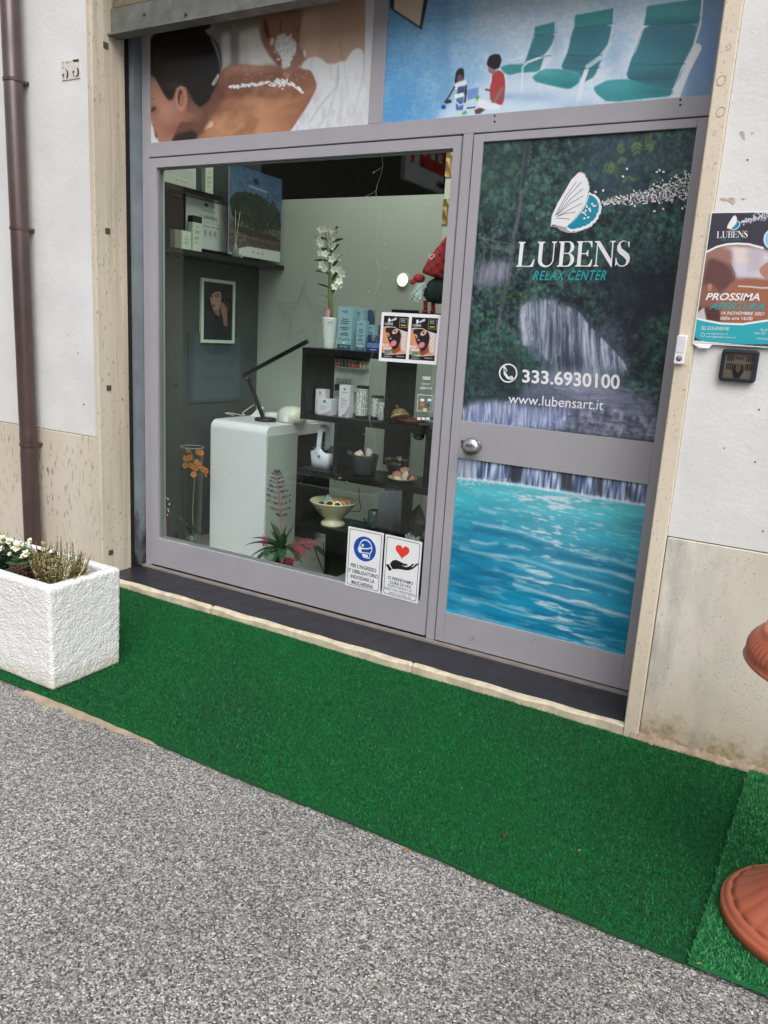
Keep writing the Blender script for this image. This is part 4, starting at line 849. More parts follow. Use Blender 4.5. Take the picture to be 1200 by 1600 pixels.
def build_logo(tr, y, parent, grains=True, seed=9, k=1.0):
    e = .0003
    def FF(d): return Flat(plane_y(y - d))
    FF(0).poly(tr(shd)).build('logo', GRY, parent); FF(e).poly(tr(bl)).build('logo', WHT, parent); FF(2 * e).poly(tr(bli)).build('logo', TEALB, parent)
    fo = [(x - 5, y_ - 6) for x, y_ in fan]; FF(3 * e).poly(tr([((x - 150) * 1.045 + 150, (y_ - 280) * 1.03 + 280) for x, y_ in fan])).build('logo', GRY, parent)
    FF(4 * e).poly(tr(fan)).build('logo', WHT, parent)
    L = FF(5 * e)
    if grains:
        for q in ([(40, 400), (120, 250), (212, 125)], [(50, 395), (150, 240), (255, 125)], [(55, 398), (160, 270), (265, 182)], [(60, 392), (165, 300), (268, 240)], [(60, 405), (160, 350), (260, 300)], [(50, 410), (120, 385), (206, 372)], [(48, 424), (110, 424), (160, 430)]): L.line(tr(q), 1.0 * k)
        L.build('logo', LINE, parent)
DEEP_E = .0003
build_logo(zG, .2712, door)
gA, gB = Flat(plane_y(.2693)), Flat(plane_y(.2690)); rr = random.Random(12)
for k in range(640):
    t = rr.random() ** .62; x = 400 + t * 750; spread = 16 + 105 * t; y = 300 - 90 * t - 50 * t * t + rr.gauss(0, .42) * spread
    if x > 1085 + (y * -.02) + 60: continue
    (px, py), = zG([(x, y)]); 
    if px > 1078 + (300 - py) * .04: continue
    s_ = rr.uniform(.7, 1.0) * (1.3 + 1.0 * rr.random()); (gA if rr.random() < .35 else gB).dot(px, py, s_ * 1.25, s_ * .72, 7, rr.random() * 3)
for x, y in ((368, 208), (430, 196), (340, 305), (352, 320), (298, 328), (318, 345), (288, 360), (264, 376), (285, 392), (278, 424), (308, 415), (325, 362), (365, 322), (280, 380), (848, 365), (920, 347), (688, 322), (592, 82), (624, 20), (868, 45), (890, 30), (922, 44), (1075, 342)):
    (px, py), = zG([(x, y)]); Flat.dot(gB, px, py, 2.3, 1.5, 8, rr.random() * 3)
gA.build('salt_grains', M('grain_grey', (168, 174, 178), .5), door); gB.build('salt_grains', WHT, door)

# ------------------------------------------------------------------ stickers and sheets fixed to the shopfront
def sheet(name, qpx, y, label, cat, group=None, thick=.0006, mat=None, poly=None):
    q = [at(*c, y=y) for c in qpx]; c = sum(q, Vector()) / 4; c.z = min(v.z for v in q)
    t = thing(name, c, label, cat, group); v = q + [Vector((p.x, p.y + thick, p.z)) for p in q]
    MB().add(v, [(0, 1, 2, 3), (7, 6, 5, 4), (0, 4, 5, 1), (1, 5, 6, 2), (2, 6, 7, 3), (3, 7, 4, 0)]).build('sheet', mat or WHT, t)
    return t, q
zH = zoomer(440, 740, 4.2857)
BLUE = M('sign_blue', (22, 78, 168), .35, var=.04); RED = M('sign_red', (226, 62, 52), .35, var=.04)
t, q = sheet('mask_sign', zH([(448, 352), (685, 400), (658, 805), (425, 745)]), .2605, 'white notice with a blue face mask circle on the lower window corner', 'sign', thick=.0014)
F_ = Flat(quadmap(q, .0004))
def rrect(x0_, y0_, x1_, y1_, r, asp=1, n=5):
    out = []
    for cx, cy, a0 in ((x1_ - r, y0_ + r * asp, -90), (x1_ - r, y1_ - r * asp, 0), (x0_ + r, y1_ - r * asp, 90), (x0_ + r, y0_ + r * asp, 180)):
        for i in range(n + 1): a_ = rad(a0 + 90 * i / n); out.append((cx + r * math.cos(a_), cy + r * asp * math.sin(a_)))
    return out
F_.shape([rrect(.045, .03, .955, .97, .05, .62), rrect(.058, .038, .942, .962, .045, .62)])
for s_, v0, u0, u1 in (("PER L'INGRESSO", .60, .13, .86), ("E' OBBLIGATORIO", .695, .08, .92), ('INDOSSARE LA', .79, .15, .83), ('MASCHERINA', .885, .18, .80)): F_.text(s_, [(u0, v0), (u1, v0 + .065)], off=.02)
F_.build('lettering', INK, t)
F_ = Flat(quadmap(q, .0004)); F_.dot(.5, .32, .315, .205, 40); F_.build('emblem', BLUE, t)
def lined(F, pts, wd, asp=.65):
    F.line(pts, wd)
F_ = Flat(quadmap(q, .0008))
hd = [(.66, .215), (.60, .18), (.52, .165), (.44, .18), (.38, .22), (.355, .27), (.335, .31)]
F_.line(hd + [(.335, .31)], .022); F_.line([(.66, .215), (.70, .27), (.695, .33), (.655, .38), (.645, .455), (.47, .455)], .022); F_.dot(.44, .265, .035, .021)
F_.poly([(.32, .30), (.40, .285), (.42, .40), (.345, .395), (.305, .35)]); F_.poly([(.43, .40), (.60, .405), (.60, .45), (.45, .448)]); F_.line([(.40, .32), (.55, .31), (.70, .275)], .02); F_.line([(.42, .385), (.66, .375)], .014)
F_.build('emblem', WHT, t)
t, q = sheet('care_sign', zH([(697, 405), (942, 460), (910, 872), (670, 808)]), .2600, 'white notice with a red heart above a black open hand', 'sign', thick=.0014)
F_ = Flat(quadmap(q, .0004)); F_.shape([rrect(.045, .03, .955, .97, .05, .62), rrect(.058, .038, .942, .962, .045, .62)])
for s_, v0, u0, u1, h, of in (('CI PRENDIAMO', .665, .14, .84, .052, .018), ('CURA DI VOI', .735, .2, .78, .052, .018), ('RISPETTANDO LE', .80, .16, .82, .04, .0), ('DIRETTIVE MINISTERIALI', .86, .06, .96, .04, .0), ('ANTI COVID-19', .915, .2, .8, .04, .0)): F_.text(s_, [(u0, v0), (u1, v0 + h)], off=of)
F_.build('lettering', INK, t)
F_ = Flat(quadmap(q, .0004))
F_.poly([(.06, .49), (.14, .475), (.24, .55), (.17, .585)]); F_.poly([(.17, .465), (.24, .40), (.33, .375), (.43, .385), (.55, .405), (.64, .40), (.66, .42), (.59, .44), (.48, .445), (.62, .455), (.70, .43), (.79, .375), (.83, .375), (.82, .395), (.74, .435), (.82, .415), (.87, .37), (.93, .345), (.95, .36), (.88, .41), (.80, .46), (.68, .50), (.55, .51), (.40, .515), (.33, .53), (.25, .54)]); F_.build('emblem', INK, t)
F_ = Flat(quadmap(q, .0004)); hp = []
for i in range(40):
    a_ = 2 * math.pi * i / 40; hp.append((.49 + .19 * math.sin(a_) ** 3, .215 - .13 * (13 * math.cos(a_) - 5 * math.cos(2 * a_) - 2 * math.cos(3 * a_) - math.cos(4 * a_)) / 17))
F_.poly(hp); F_.build('emblem', RED, t)

# black friday sheet on the pane
q2 = [(596.7, 487.5), (689.2, 492), (682, 570), (591.5, 563.8)]
t, q = sheet('offer_poster', q2, .2800, 'white bordered sheet with two black face mask offers taped to the pane', 'poster', thick=.0006)
W1 = quadmap(q, .0004)
for i, (u0, u1) in enumerate(((.045, .475), (.525, .96))):
    cq = [W1(u0, .07), W1(u1, .07), W1(u1, .93), W1(u0, .93)]
    Pp = Paint(cq, lambda x, y: (x, y), ppm=900, base=(26, 24, 28))
    Pp.poly([(0, .28), (.15, .25), (.45, .26), (.75, .34), (1, .36), (1, .86), (.75, .88), (.4, .9), (0, .86)], (205, 150, 118)); Pp.poly([(.62, .3), (1, .36), (1, .86), (.8, .8), (.72, .5)], (206, 182, 176), .5)
    Pp.poly([(0, .3), (.12, .3), (.2, .86), (0, .86)], (212, 146, 98), 1); Pp.poly([(.35, .8), (.7, .62), (.76, .8), (.5, .9)], (140, 78, 52), 1)
    Pp.poly([(.06, .29), (.35, .26), (.66, .3), (.75, .45), (.72, .62), (.62, .74), (.5, .8), (.4, .74), (.22, .55)], (34, 32, 34), .5)
    Pp.blob(.49, .36, .12, .055, (226, 176, 160), -.3); Pp.blob(.49, .355, .05, .025, (90, 50, 44)); Pp.blob(.2, .44, .08, .045, (206, 150, 136), .3); Pp.blob(.2, .45, .035, .02, (110, 60, 50)); Pp.blob(.46, .64, .12, .07, (216, 128, 130), -.2); Pp.blob(.33, .53, .04, .02, (196, 150, 140))
    for j in range(4): Pp.blob(.86, .42 + j * .105, .06, .04, (236, 232, 228)); Pp.blob(.86, .42 + j * .105, .02, .02, (80, 70, 70))
    Pp.line([(0, .28), (.15, .25), (.45, .26), (.75, .34), (1, .37)], 1.6, (240, 240, 244)); Pp.line([(0, .86), (.4, .905), (.75, .88), (1, .86)], 1.6, (240, 240, 244))
    Pp.poly([(.64, .04), (.97, .04), (.97, .26), (.64, .26)], (150, 140, 96)); Pp.poly([(.66, .052), (.95, .052), (.95, .248), (.66, .248)], (30, 30, 32))
    Pp.poly([(.70, .19), (.90, .19), (.88, .22), (.72, .22)], (190, 170, 60), .3); Pp.poly([(.70, .11), (.9, .12), (.9, .14), (.7, .14)], (96, 140, 150), .3); Pp.poly([(.12, .8), (.36, .8), (.36, .88), (.12, .88)], (90, 128, 126), .6)
    Pp.blob(.22, .1, .045, .05, (226, 232, 240), .3); Pp.poly([(.25, .11), (.5, .02), (.52, .08), (.3, .13)], (196, 204, 226), .5)
    Pp.build('offer_picture', t)
    w2_ = quadmap(cq, .0005); G = Flat(w2_); G.text('LUBENS', [(.05, .155), (.38, .215)]); G.text('BLACK', [(.0, .66), (.28, .72)], off=.03); G.text('FRIDAY', [(.06, .735), (.4, .80)], off=.03)
    G.text('333.6930100', [(.1, .90), (.36, .93)]); G.text('www.lubensart.it', [(.1, .945), (.42, .975)]); G.text('PRENOTA', [(.62, .93), (.92, .955)]); G.text('20%', [(.70, .07), (.86, .1)])
    G.build('lettering', WHT, t)

# payment sticker on the pane
q = [at(*c, y=.2865) for c in ((653, 580), (680, 583), (676, 663), (645, 658))]; c = sum(q, Vector()) / 4
t = thing('payment_sticker', (c.x, c.y, min(v.z for v in q)), 'small clear window sticker with white card payment text', 'sticker')
G = Flat(plane_y(.2862)); G.text('nexi', [(661, 586), (673, 587), (672, 594), (660, 593)], off=.02); G.text('Qui puoi', [(659, 597), (672, 598), (672, 603), (659, 602)]); G.text('pagare con', [(657, 604), (675, 605), (675, 610), (657, 609)])
G.shape([[(653, 616), (677, 618), (676, 644), (651, 642)], [(653.6, 616.8), (676.3, 618.7), (675.4, 643.3), (651.7, 641.3)]])
for a_, b_ in ((657, 625), (668, 625)): G.poly([(a_, b_ - 2.2), (a_ + 6, b_ - 1.8), (a_ + 6, b_ + 2), (a_, b_ + 1.8)])
for a_ in (652, 659, 666): G.poly([(a_, 652), (a_ + 5, 652.4), (a_ + 5, 656.5), (a_, 656)])
G.build('lettering', WHT, t)
for c_, a_, b_ in (((222, 96, 52), 657, 632), ((60, 74, 110), 665.5, 633), ((210, 196, 130), 661, 640), ((60, 84, 150), 672, 654)):
    G = Flat(plane_y(.2862)); G.poly([(a_, b_ - 2.4), (a_ + 6, b_ - 2), (a_ + 6, b_ + 2.4), (a_, b_ + 2)]); G.build('card_mark', M('card_%d' % c_[0], c_, .4), t)

# ------------------------------------------------------------------ things on the facade
PIPE = M('brown_pipe', (78, 62, 60), .35, .2, var=.22, vs=5, coat=.2)
pc = at(28, 300, y=-.065); pt = thing('downpipe', (pc.x, -.065, .05), 'brown metal rainwater downpipe running down the white wall', 'downpipe')
pr_ = [(.044, .05), (.044, .58), (.046, .62), (.044, .66), (.043, .74), (.044, .86)] + [(.044, z / 10) for z in range(9, 60, 3)]
def dent(u, r, z): return r * (1 - .07 * math.exp(-((z - .78) / .03) ** 2) * max(0, math.cos(6.28 * (u - .8))) - .08 * math.exp(-((z - .68) / .025) ** 2) * max(0, math.cos(6.28 * (u - .78))))
MB().lathe([(.044, .05)] + [(.044, .05 + .012 * i) for i in range(1, 90)] + [(.044, 6)], (pc.x, -.065, 0), 28, ridge=dent).build('pipe', PIPE, pt, smooth=True)
for z in (at(22, 119, y=-.11).z, at(37, 355, y=-.11).z, at(40, 697, y=-.11).z):
    MB().lathe([(.0445, z - .008), (.0475, z - .007), (.0475, z + .007), (.0445, z + .008)], (pc.x, -.065, 0), 28, cap=False).box(pc.x - .03, pc.x + .03, -.03, 0, z - .007, z + .007).build('pipe_clip', PIPE, pt, smooth=False)

# faded house number plate
q = [at(*c, y=-.0035) for c in ((96, 96), (124, 91), (124, 122), (97, 126))]
t = thing('house_number', (q[3].x, -.003, q[3].z), 'worn small stone house number tile on the white wall', 'number plate')
MB().box(q[0].x, q[1].x, -.0045, .001, q[3].z, q[0].z).build('tile', M('worn_tile', (206, 202, 196), .7, var=.12, vs=60), t, bevel=.001)
G = Flat(plane_y(-.0052)); zN = zoomer(80, 0, 7.5)
G.poly(zN([(247, 700), (325, 690), (322, 722), (262, 728)])); G.poly(zN([(160, 800), (195, 830), (203, 865), (198, 905), (180, 925), (176, 905), (186, 870), (180, 835)])); G.poly(zN([(128, 870), (145, 862), (154, 880), (142, 900), (150, 925), (135, 910)]))
G.poly(zN([(300, 790), (320, 800), (328, 840), (322, 885), (300, 903), (285, 900), (302, 880), (308, 840)])); G.poly(zN([(250, 830), (266, 826), (272, 845), (258, 860), (262, 885), (285, 900), (262, 896), (250, 870)])); G.dot(*zN([(135, 735)])[0], .9); G.dot(*zN([(137, 795)])[0], .9); G.poly(zN([(175, 735), (195, 722), (198, 745)]))
G.build('numerals', M('faded_ink', (60, 54, 52), .7, var=.3, vs=200), t)

# roller shutter bottom over the opening
t = thing('roller_shutter', (-1.83, .12, 2.62), 'raised grey metal roller shutter with grimy bottom rail above the window', 'shutter')
SH = M('grimy_steel', (112, 114, 110), .5, .35, var=.28, vs=14, bmp=.2)
zb = at(300, 30, y=.10).z; zt = at(300, 30 - 43, y=.10).z
MB().box(XL + .004, XR - .004, .102, .135, zb, zt).build('bottom_rail', SH, t, bevel=.003)
MB().box(XL - .015, XR - .004, .085, .155, zb - .008, zb).build('rail_lip', SH, t, bevel=.0015)
sl_ = MB()
for k in range(3): sl_.prism([(0, 0)], 0, 0) if False else sl_.box(XL + .003, XR - .003, .115 - .004 * (k % 2), .129, zt + .004 + k * .07, zt + .068 + k * .07)
sl_.build('slats', M('rusty_slats', (134, 124, 104), .6, .3, var=.3, vs=20), t, bevel=.01)
for px in (225, 290): c = at(px, 22, y=.100); MB().lathe([(.009, 0), (.007, .004), (.001, .005)], c, 6, RX).build('bolt', IRON, t)

# door bell
c = at(1064, 547, y=-.012); t = thing('door_bell', (c.x, -.008, c.z - .03), 'small white plastic door bell stuck on the stone strip', 'door bell')
def rslab(x0_, x1_, z0_, z1_, y0_, y1_, r): return MB().prism([(x, z) for x, z in rrect(x0_, z0_, x1_, z1_, r)], y0_, y1_)
WP = M('white_plastic', (232, 232, 232), .35, var=.02)
rslab(c.x - .0155, c.x + .0155, c.z - .044, c.z + .046, -.024, -.008, .005).build('case', WP, t, bevel=.002)
rslab(c.x - .0125, c.x + .0125, c.z - .009, c.z + .043, -.0255, -.024, .003).build('name_panel', M('lilac_plastic', (218, 216, 226), .3), t, bevel=.0005)
cb = at(1061, 558, y=-.026); MB().lathe([(.0095, 0), (.0095, .001), (.0075, .0022), (.0075, .0035), (.001, .004)], (c.x, -.024, c.z - .026), 20, RX).build('button', M('grey_button', (120, 122, 126), .4), t, smooth=True)

# key switch box
q = [at(*c, y=-.012) for c in ((1129, 543), (1186, 549), (1181, 600), (1123, 594))]; cx = sum(v.x for v in q) / 4; cz = sum(v.z for v in q) / 4
hw = (q[1].x - q[0].x + q[2].x - q[3].x) / 4; hh = (q[0].z - q[3].z + q[1].z - q[2].z) / 4
t = thing('key_switch', (cx, 0, cz - hh), 'square dark blue key switch box below the wall poster', 'key switch')
NAVY = M('navy_plastic', (33, 41, 54), .35, var=.08)
ri = MB(); o_ = rrect(cx - hw, cz - hh, cx + hw, cz + hh, .012); i_ = rrect(cx - hw + .011, cz - hh + .011, cx + hw - .011, cz + hh - .011, .005)
n = len(o_); v = [(x, -.020, z) for x, z in o_] + [(x, -.022, z) for x, z in i_] + [(x, .0, z) for x, z in o_] + [(x, -.012, z) for x, z in i_]; f = []
for k in range(n): k2 = (k + 1) % n; f += [(k, k2, n + k2, n + k), (k, 2 * n + k, 2 * n + k2, k2), (n + k, n + k2, 3 * n + k2, 3 * n + k)]
ri.add(v, f).build('housing', NAVY, t, bevel=.0015)
MB().box(cx - hw + .009, cx + hw - .009, -.0125, -.006, cz - hh + .009, cz + hh - .009).build('face_plate', M('taupe_metal', (112, 104, 92), .4, .4, var=.12), t)
g_ = MB(); zz = lambda a_: cx + a_ * hw; zv = lambda a_: cz + a_ * hh
for sx in (-1, 1):
    for (r0, r1) in ((.28, .62), (-.24, .14)):
        for k in range(4): xx = sx * (.36 + .1 * k); xx2 = xx + .05; g_.box(zz(min(xx, xx2)), zz(max(xx, xx2)), -.0145, -.0125, zv(r0), zv(r1))
g_.build('grille', M('black_plastic', (26, 26, 28), .4), t)
MB().prism([(zz(a_), zv(b_)) for a_, b_ in ((-.22, .1), (.22, .1), (.3, -.3), (.12, -.82), (-.12, -.82), (-.3, -.3))], -.0165, -.0125).build('lock_recess', CACHE['black_plastic'], t, bevel=.001)
MB().prism([(zz(a_), zv(b_)) for a_, b_ in ((-.12, .12), (.12, .12), (.16, -.2), (.06, -.42), (-.06, -.42), (-.16, -.2))], -.0195, -.0165).build('lock_cover', M('pewter', (108, 100, 92), .35, .6), t, bevel=.001)
G = Flat(lambda x, y: Vector((zz(x), -.0130, zv(y)))); G.text('FAAC', [(-.24, .60), (.26, .36)], off=.03); G.build('lettering', INK, t)

# event poster on the right wall
ax, bx = at(1113, 332, y=-.013), at(1084, 535, y=-.013); zt, zb = ax.z, at(1150, 538.5, y=-.013).z; x0_ = (ax.x + bx.x) / 2; x1_ = x0_ + .30
t = thing('event_poster', (x0_ + .15, -.013, zb), 'dark and teal opening event poster in a clear sleeve on the wall', 'poster')
P = rect_paint(x0_, x1_, zb, zt, -.0140, base=(66, 64, 76), ppm=700)
zP = zoomer(1040, 300, 5.0)
P.poly([(1100, 322), (1230, 322), (1230, 332), (1100, 333)], (236, 238, 242)); P.poly([(1085, 532), (1230, 545), (1230, 560), (1070, 555)], (230, 233, 238))
oval = zP([(240, 990), (300, 480), (400, 430), (480, 410), (560, 405), (650, 410), (760, 440), (950, 520), (950, 960), (800, 1000), (600, 1030), (440, 1025), (330, 1005)])
P.poly(oval, (146, 108, 100), .5)
P.poly(zP([(430, 420), (760, 440), (950, 560), (950, 700), (700, 680), (530, 670), (520, 540)]), (206, 202, 214), 4); P.poly(zP([(530, 430), (640, 440), (630, 500), (700, 540), (560, 560)]), (226, 208, 204), 2); P.poly(zP([(640, 450), (760, 440), (760, 600), (640, 640)]), (180, 168, 176), 5, .6)
P.poly(zP([(300, 480), (420, 430), (520, 450), (520, 540), (470, 560), (330, 520)]), (158, 118, 108), 3)
P.poly(zP([(320, 560), (350, 510), (480, 560), (530, 620), (540, 680), (500, 740), (420, 800), (300, 740), (290, 680)]), (104, 74, 72), 3)
P.poly(zP([(730, 600), (800, 540), (900, 560), (900, 700), (790, 690), (740, 640)]), (178, 130, 120), 1); P.poly(zP([(530, 700), (640, 670), (900, 700), (900, 1000), (600, 1028), (440, 1020), (420, 900), (460, 770)]), (158, 104, 84), 2)
P.poly(zP([(280, 740), (360, 710), (420, 780), (400, 900), (250, 900)]), (142, 96, 84), 2); P.poly(zP([(250, 900), (420, 900), (430, 1020), (240, 985)]), (90, 58, 58), 2); P.poly(zP([(250, 940), (300, 900), (320, 1000), (240, 985)]), (196, 190, 198), 1)
P.line(zP([(570, 735), (660, 740), (760, 750), (850, 745)]), 3, (220, 214, 216), .9, 2); P.blob(1040 + 345 / 5, 300 + 745 / 5, 3.5, 6, (180, 128, 108)); P.line(zP([(500, 560), (545, 640), (530, 700)]), 1, (70, 50, 50))
P.poly(zP([(225, 1160), (240, 990), (330, 1005), (440, 1025), (600, 1030), (800, 1000), (1000, 960), (1000, 1190), (600, 1190)]), (52, 166, 178), .4)
P.line(zP([(240, 988), (330, 1008), (440, 1028), (600, 1033), (800, 1003), (950, 970)]), 4, (236, 240, 244)); P.line(zP([(318, 470), (400, 428), (480, 408), (560, 403), (650, 408), (760, 438)]), 4, (236, 238, 244))
P.blob(1040 + 850 / 5, 300 + 370 / 5, 17, 17, (236, 240, 246), 0, 1, .05); P.blob(1040 + 850 / 5, 300 + 370 / 5, 15, 15, (150, 196, 224), 0, 1, .05)
rr = random.Random(4)
for k in range(260):
    u = rr.random(); P.blob(*zP([(590 + 330 * u, 232 - 70 * u - 30 * u * u + rr.gauss(0, 8 + 16 * u))])[0], .9, .7, (222, 224, 232), rr.random() * 3, .9)
P.build('poster_print', t, rough=.3)
zl = zoomer(1040, 300, 5.0); tr2 = lambda pts: [(1040 + (480 + (x - 5) * .25) / 5, 300 + (290 - (500 - y) * .235) / 5) for x, y in pts]
build_logo(tr2, -.0144, t, grains=False)
G = Flat(plane_y(-.0144)); lubens(G, zP([(402, 308), (645, 302), (640, 355), (400, 360)])); G.text('PROSSIMA', zP([(318, 788), (738, 790), (735, 850), (310, 845)]), shear=.25, off=.02); G.text('14 NOVEMBRE 2021', zP([(436, 932), (772, 938), (768, 964), (432, 958)]), shear=.2, off=.008); G.text('dalle ore 16:00', zP([(428, 970), (680, 974), (678, 1002), (426, 997)]), off=.008)
G.text('333.6930100', zP([(325, 1050), (498, 1055), (496, 1082), (322, 1077)]), shear=.15); G.text('relax@lubensart.it', zP([(318, 1098), (488, 1102), (486, 1118), (316, 1114)]), shear=.15); G.text('info@lubensart.it', zP([(316, 1122), (548, 1130), (546, 1146), (314, 1138)]), shear=.15)
G.text('Via G', zP([(742, 1066), (796, 1068), (795, 1088), (740, 1086)]), shear=.15); G.text('Vico 53 -', zP([(694, 1092), (790, 1096), (789, 1114), (692, 1110)]), shear=.15); G.text('www.lu', zP([(712, 1134), (798, 1138), (797, 1154), (711, 1150)]), shear=.15); G.text('GR', zP([(766, 502), (800, 504), (800, 524), (765, 522)]), off=.02)
G.ring(*zP([(297, 1062)])[0], 3.4, .6); G.line(zP([(290, 1055), (292, 1066), (302, 1072)]), .9); G.ring(*zP([(290, 1115)])[0], 3.2, .6); G.build('lettering', WHT, t)
G = Flat(plane_y(-.0146)); G.text('APERTURA', zP([(350, 866), (775, 868), (770, 924), (338, 918)]), shear=.25, off=.015); G.text('RELAX CENTER', zP([(440, 368), (590, 368), (588, 380), (438, 380)])); G.build('lettering', TEAL, t)
MB().box(x0_ - .004, x1_ + .004, -.0132, -.0126, zb - .004, zt + .003).add([(x0_ - .003, -.013, zb - .004), (x0_ + .055, -.013, zb - .004), (x0_ + .048, -.019, zb - .016), (x0_ + .02, -.017, zb - .017)], [(0, 1, 2, 3)]).build('sleeve', M('clear_sleeve', (226, 228, 232), .2), t)
MB().box(x0_ + .05, x1_, -.0126, .0, zb + .05, zt - .05).build('backing', WP, t)

# ------------------------------------------------------------------ artificial turf
def turf(name, poly, z0, th, c_base, c_lo, c_hi, label, density, blade, seed, wob=.004):
    """poly: outline (x, y) counter-clockwise; a woven backing plus upright blades"""
    r = np.random.default_rng(seed); pr_ = random.Random(seed)
    out = []
    for i in range(len(poly)):
        a_, b_ = Vector(poly[i]), Vector(poly[(i + 1) % len(poly)]); n_ = max(1, int((b_ - a_).length / .03))
        for k in range(n_): p = a_ + (b_ - a_) * k / n_; out.append((p.x + pr_.uniform(-wob, wob) * .4 + wob * math.sin(p.x * 7 + p.y * 5), p.y + pr_.uniform(-wob, wob) * .4 + wob * math.sin(p.x * 5.3)))
    xs = [p[0] for p in out]; ys = [p[1] for p in out]; cx, cy = (min(xs) + max(xs)) / 2, (min(ys) + max(ys)) / 2
    t = thing(name, (cx, cy, z0), label, 'carpet', 'artificial grass carpets')
    n_ = len(out); v = [(x, y, z0 - .003) for x, y in out] + [(x, y, z0 + th) for x, y in out]
    m, tt, b = newmat('turf_backing'); vv = objv(tt)
    nn = noise(tt, vv, 260, 3, .7); big = noise(tt, vv, 3.2, 4)
    c = mix(tt, ramp(tt, nn, [(.35, 0.0), (.65, 1.0)]), C4(c_lo), C4(c_base)); tt.links.new(c, b.inputs['Base Color']); b.inputs['Roughness'].default_value = .9; bump(tt, b, nn, .8, .003)
    MB().add(v, [tuple(range(n_, 2 * n_))] + [(i, (i + 1) % n_, n_ + (i + 1) % n_, n_ + i) for i in range(n_)]).build('backing', m, t)
    # blades
    A = (max(xs) - min(xs)) * (max(ys) - min(ys)); N = int(A * density)
    P_ = np.stack([r.uniform(min(xs), max(xs), N), r.uniform(min(ys), max(ys), N)], 1)
    ins = np.zeros(N, bool); o = np.array(out)
    for i in range(n_):
        xa, ya = o[i]; xb, yb = o[(i + 1) % n_]
        ins ^= ((ya > P_[:, 1]) != (yb > P_[:, 1])) & (P_[:, 0] < (xb - xa) * (P_[:, 1] - ya) / (yb - ya + 1e-12) + xa)
    P_ = P_[ins]; N = len(P_)
    ang = r.uniform(0, 2 * np.pi, N); ln = blade * r.uniform(.6, 1.25, N); wd = blade * r.uniform(.10, .20, N); lean = r.normal(0, .45, (N, 2)) * ln[:, None]
    # brushed patches
    px_ = np.sin(P_[:, 0] * 3.1 + 1) * np.cos(P_[:, 1] * 4.3) + .6 * np.sin(P_[:, 0] * 9 + P_[:, 1] * 7)
    lean[:, 1] -= px_ * ln * .30
    V = np.zeros((N, 3, 3)); d = np.stack([np.cos(ang), np.sin(ang)], 1) * wd[:, None]
    V[:, 0, :2] = P_ - d; V[:, 1, :2] = P_ + d; V[:, 2, :2] = P_ + lean; V[:, :2, 2] = z0 + th - .001; V[:, 2, 2] = z0 + th + ln * r.uniform(.7, 1, N)
    V -= np.array([cx, cy, z0]); me = bpy.data.meshes.new('pile'); me.vertices.add(3 * N); me.vertices.foreach_set('co', V.astype(np.float32).ravel())
    me.loops.add(3 * N); me.loops.foreach_set('vertex_index', np.arange(3 * N, dtype=np.int32)); me.polygons.add(N); me.polygons.foreach_set('loop_start', np.arange(0, 3 * N, 3, dtype=np.int32)); me.update(calc_edges=True)
    ca = me.color_attributes.new('tone', 'FLOAT_COLOR', 'POINT'); f = r.random(N) ** 1.6; f = np.clip(f + .16 * px_, 0, 1); cc = lin(c_lo) * (1 - f[:, None]) + lin(c_hi) * f[:, None]
    sp = r.random(N) < .0014; cc[sp] = lin((150, 170, 120))
    rg = np.ones((N, 3, 4), np.float32); rg[:, :, :3] = cc[:, None, :]; ca.data.foreach_set('color', rg.ravel())
    m, tt, b = newmat('turf_blades'); an = tt.nodes.new('ShaderNodeAttribute'); an.attribute_name = 'tone'; tt.links.new(an.outputs['Color'], b.inputs['Base Color']); b.inputs['Roughness'].default_value = .55; b.inputs['Specular IOR Level'].default_value = .25
    me.materials.append(m); ob = bpy.data.objects.new('pile', me); COL.objects.link(ob); ob.parent = t
    return t
turf('turf_carpet', [(-3.3, -1.02), (-.06, -1.025), (-.052, -.03), (-3.3, -.022)], .008, .005, (7, 90, 42), (4, 58, 26), (30, 150, 76), 'long dark green artificial grass carpet laid along the shopfront', 120000, .0075, 1)
turf('turf_carpet', [(-.085, -1.035), (1.5, -1.02), (1.5, -.035), (-.045, -.035)], .020, .006, (26, 116, 62), (16, 94, 48), (92, 182, 114), 'brighter green grass carpet overlapping the dark one under the terracotta urn', 110000, .011, 2, .003)

# ------------------------------------------------------------------ planter with its plants
m, t_, b = newmat('rough_white_concrete'); v_ = objv(t_)
c_ = ramp(t_, noise(t_, v_, 4, 5), [(.3, C4((226, 226, 224))), (.7, C4((236, 236, 236)))]); b.inputs['Roughness'].default_value = .8
yl = t_.nodes.new('ShaderNodeSeparateXYZ'); t_.links.new(v_, yl.inputs[0]); yy_ = ramp(t_, mth(t_, 'ADD', yl.outputs[2], mth(t_, 'MULTIPLY', noise(t_, v_, 12, 4), .05)), [(.02, 1.0), (.12, 0.0)])
c_ = mix(t_, mth(t_, 'MULTIPLY', yy_, .6), c_, C4((200, 192, 168))); t_.links.new(c_, b.inputs['Base Color'])
dn = noise(t_, v_, 62, 2, .5); rdg = mth(t_, 'ABSOLUTE', mth(t_, 'SUBTRACT', dn, .5)); bump(t_, b, mth(t_, 'ADD', mth(t_, 'MULTIPLY', ramp(t_, rdg, [(0, 0), (.16, 1)]), .8), mth(t_, 'MULTIPLY', noise(t_, v_, 200, 3), .3)), .55, .005); CONC = m
PXa, PXb, PYa, PYb, PH = -3.16, -2.318, -.992, -.662, .405
t = thing('planter', ((PXa + PXb) / 2, (PYa + PYb) / 2, .012), 'rough white concrete planter box on the corner of the dark turf', 'planter')
bm = bmesh.new()
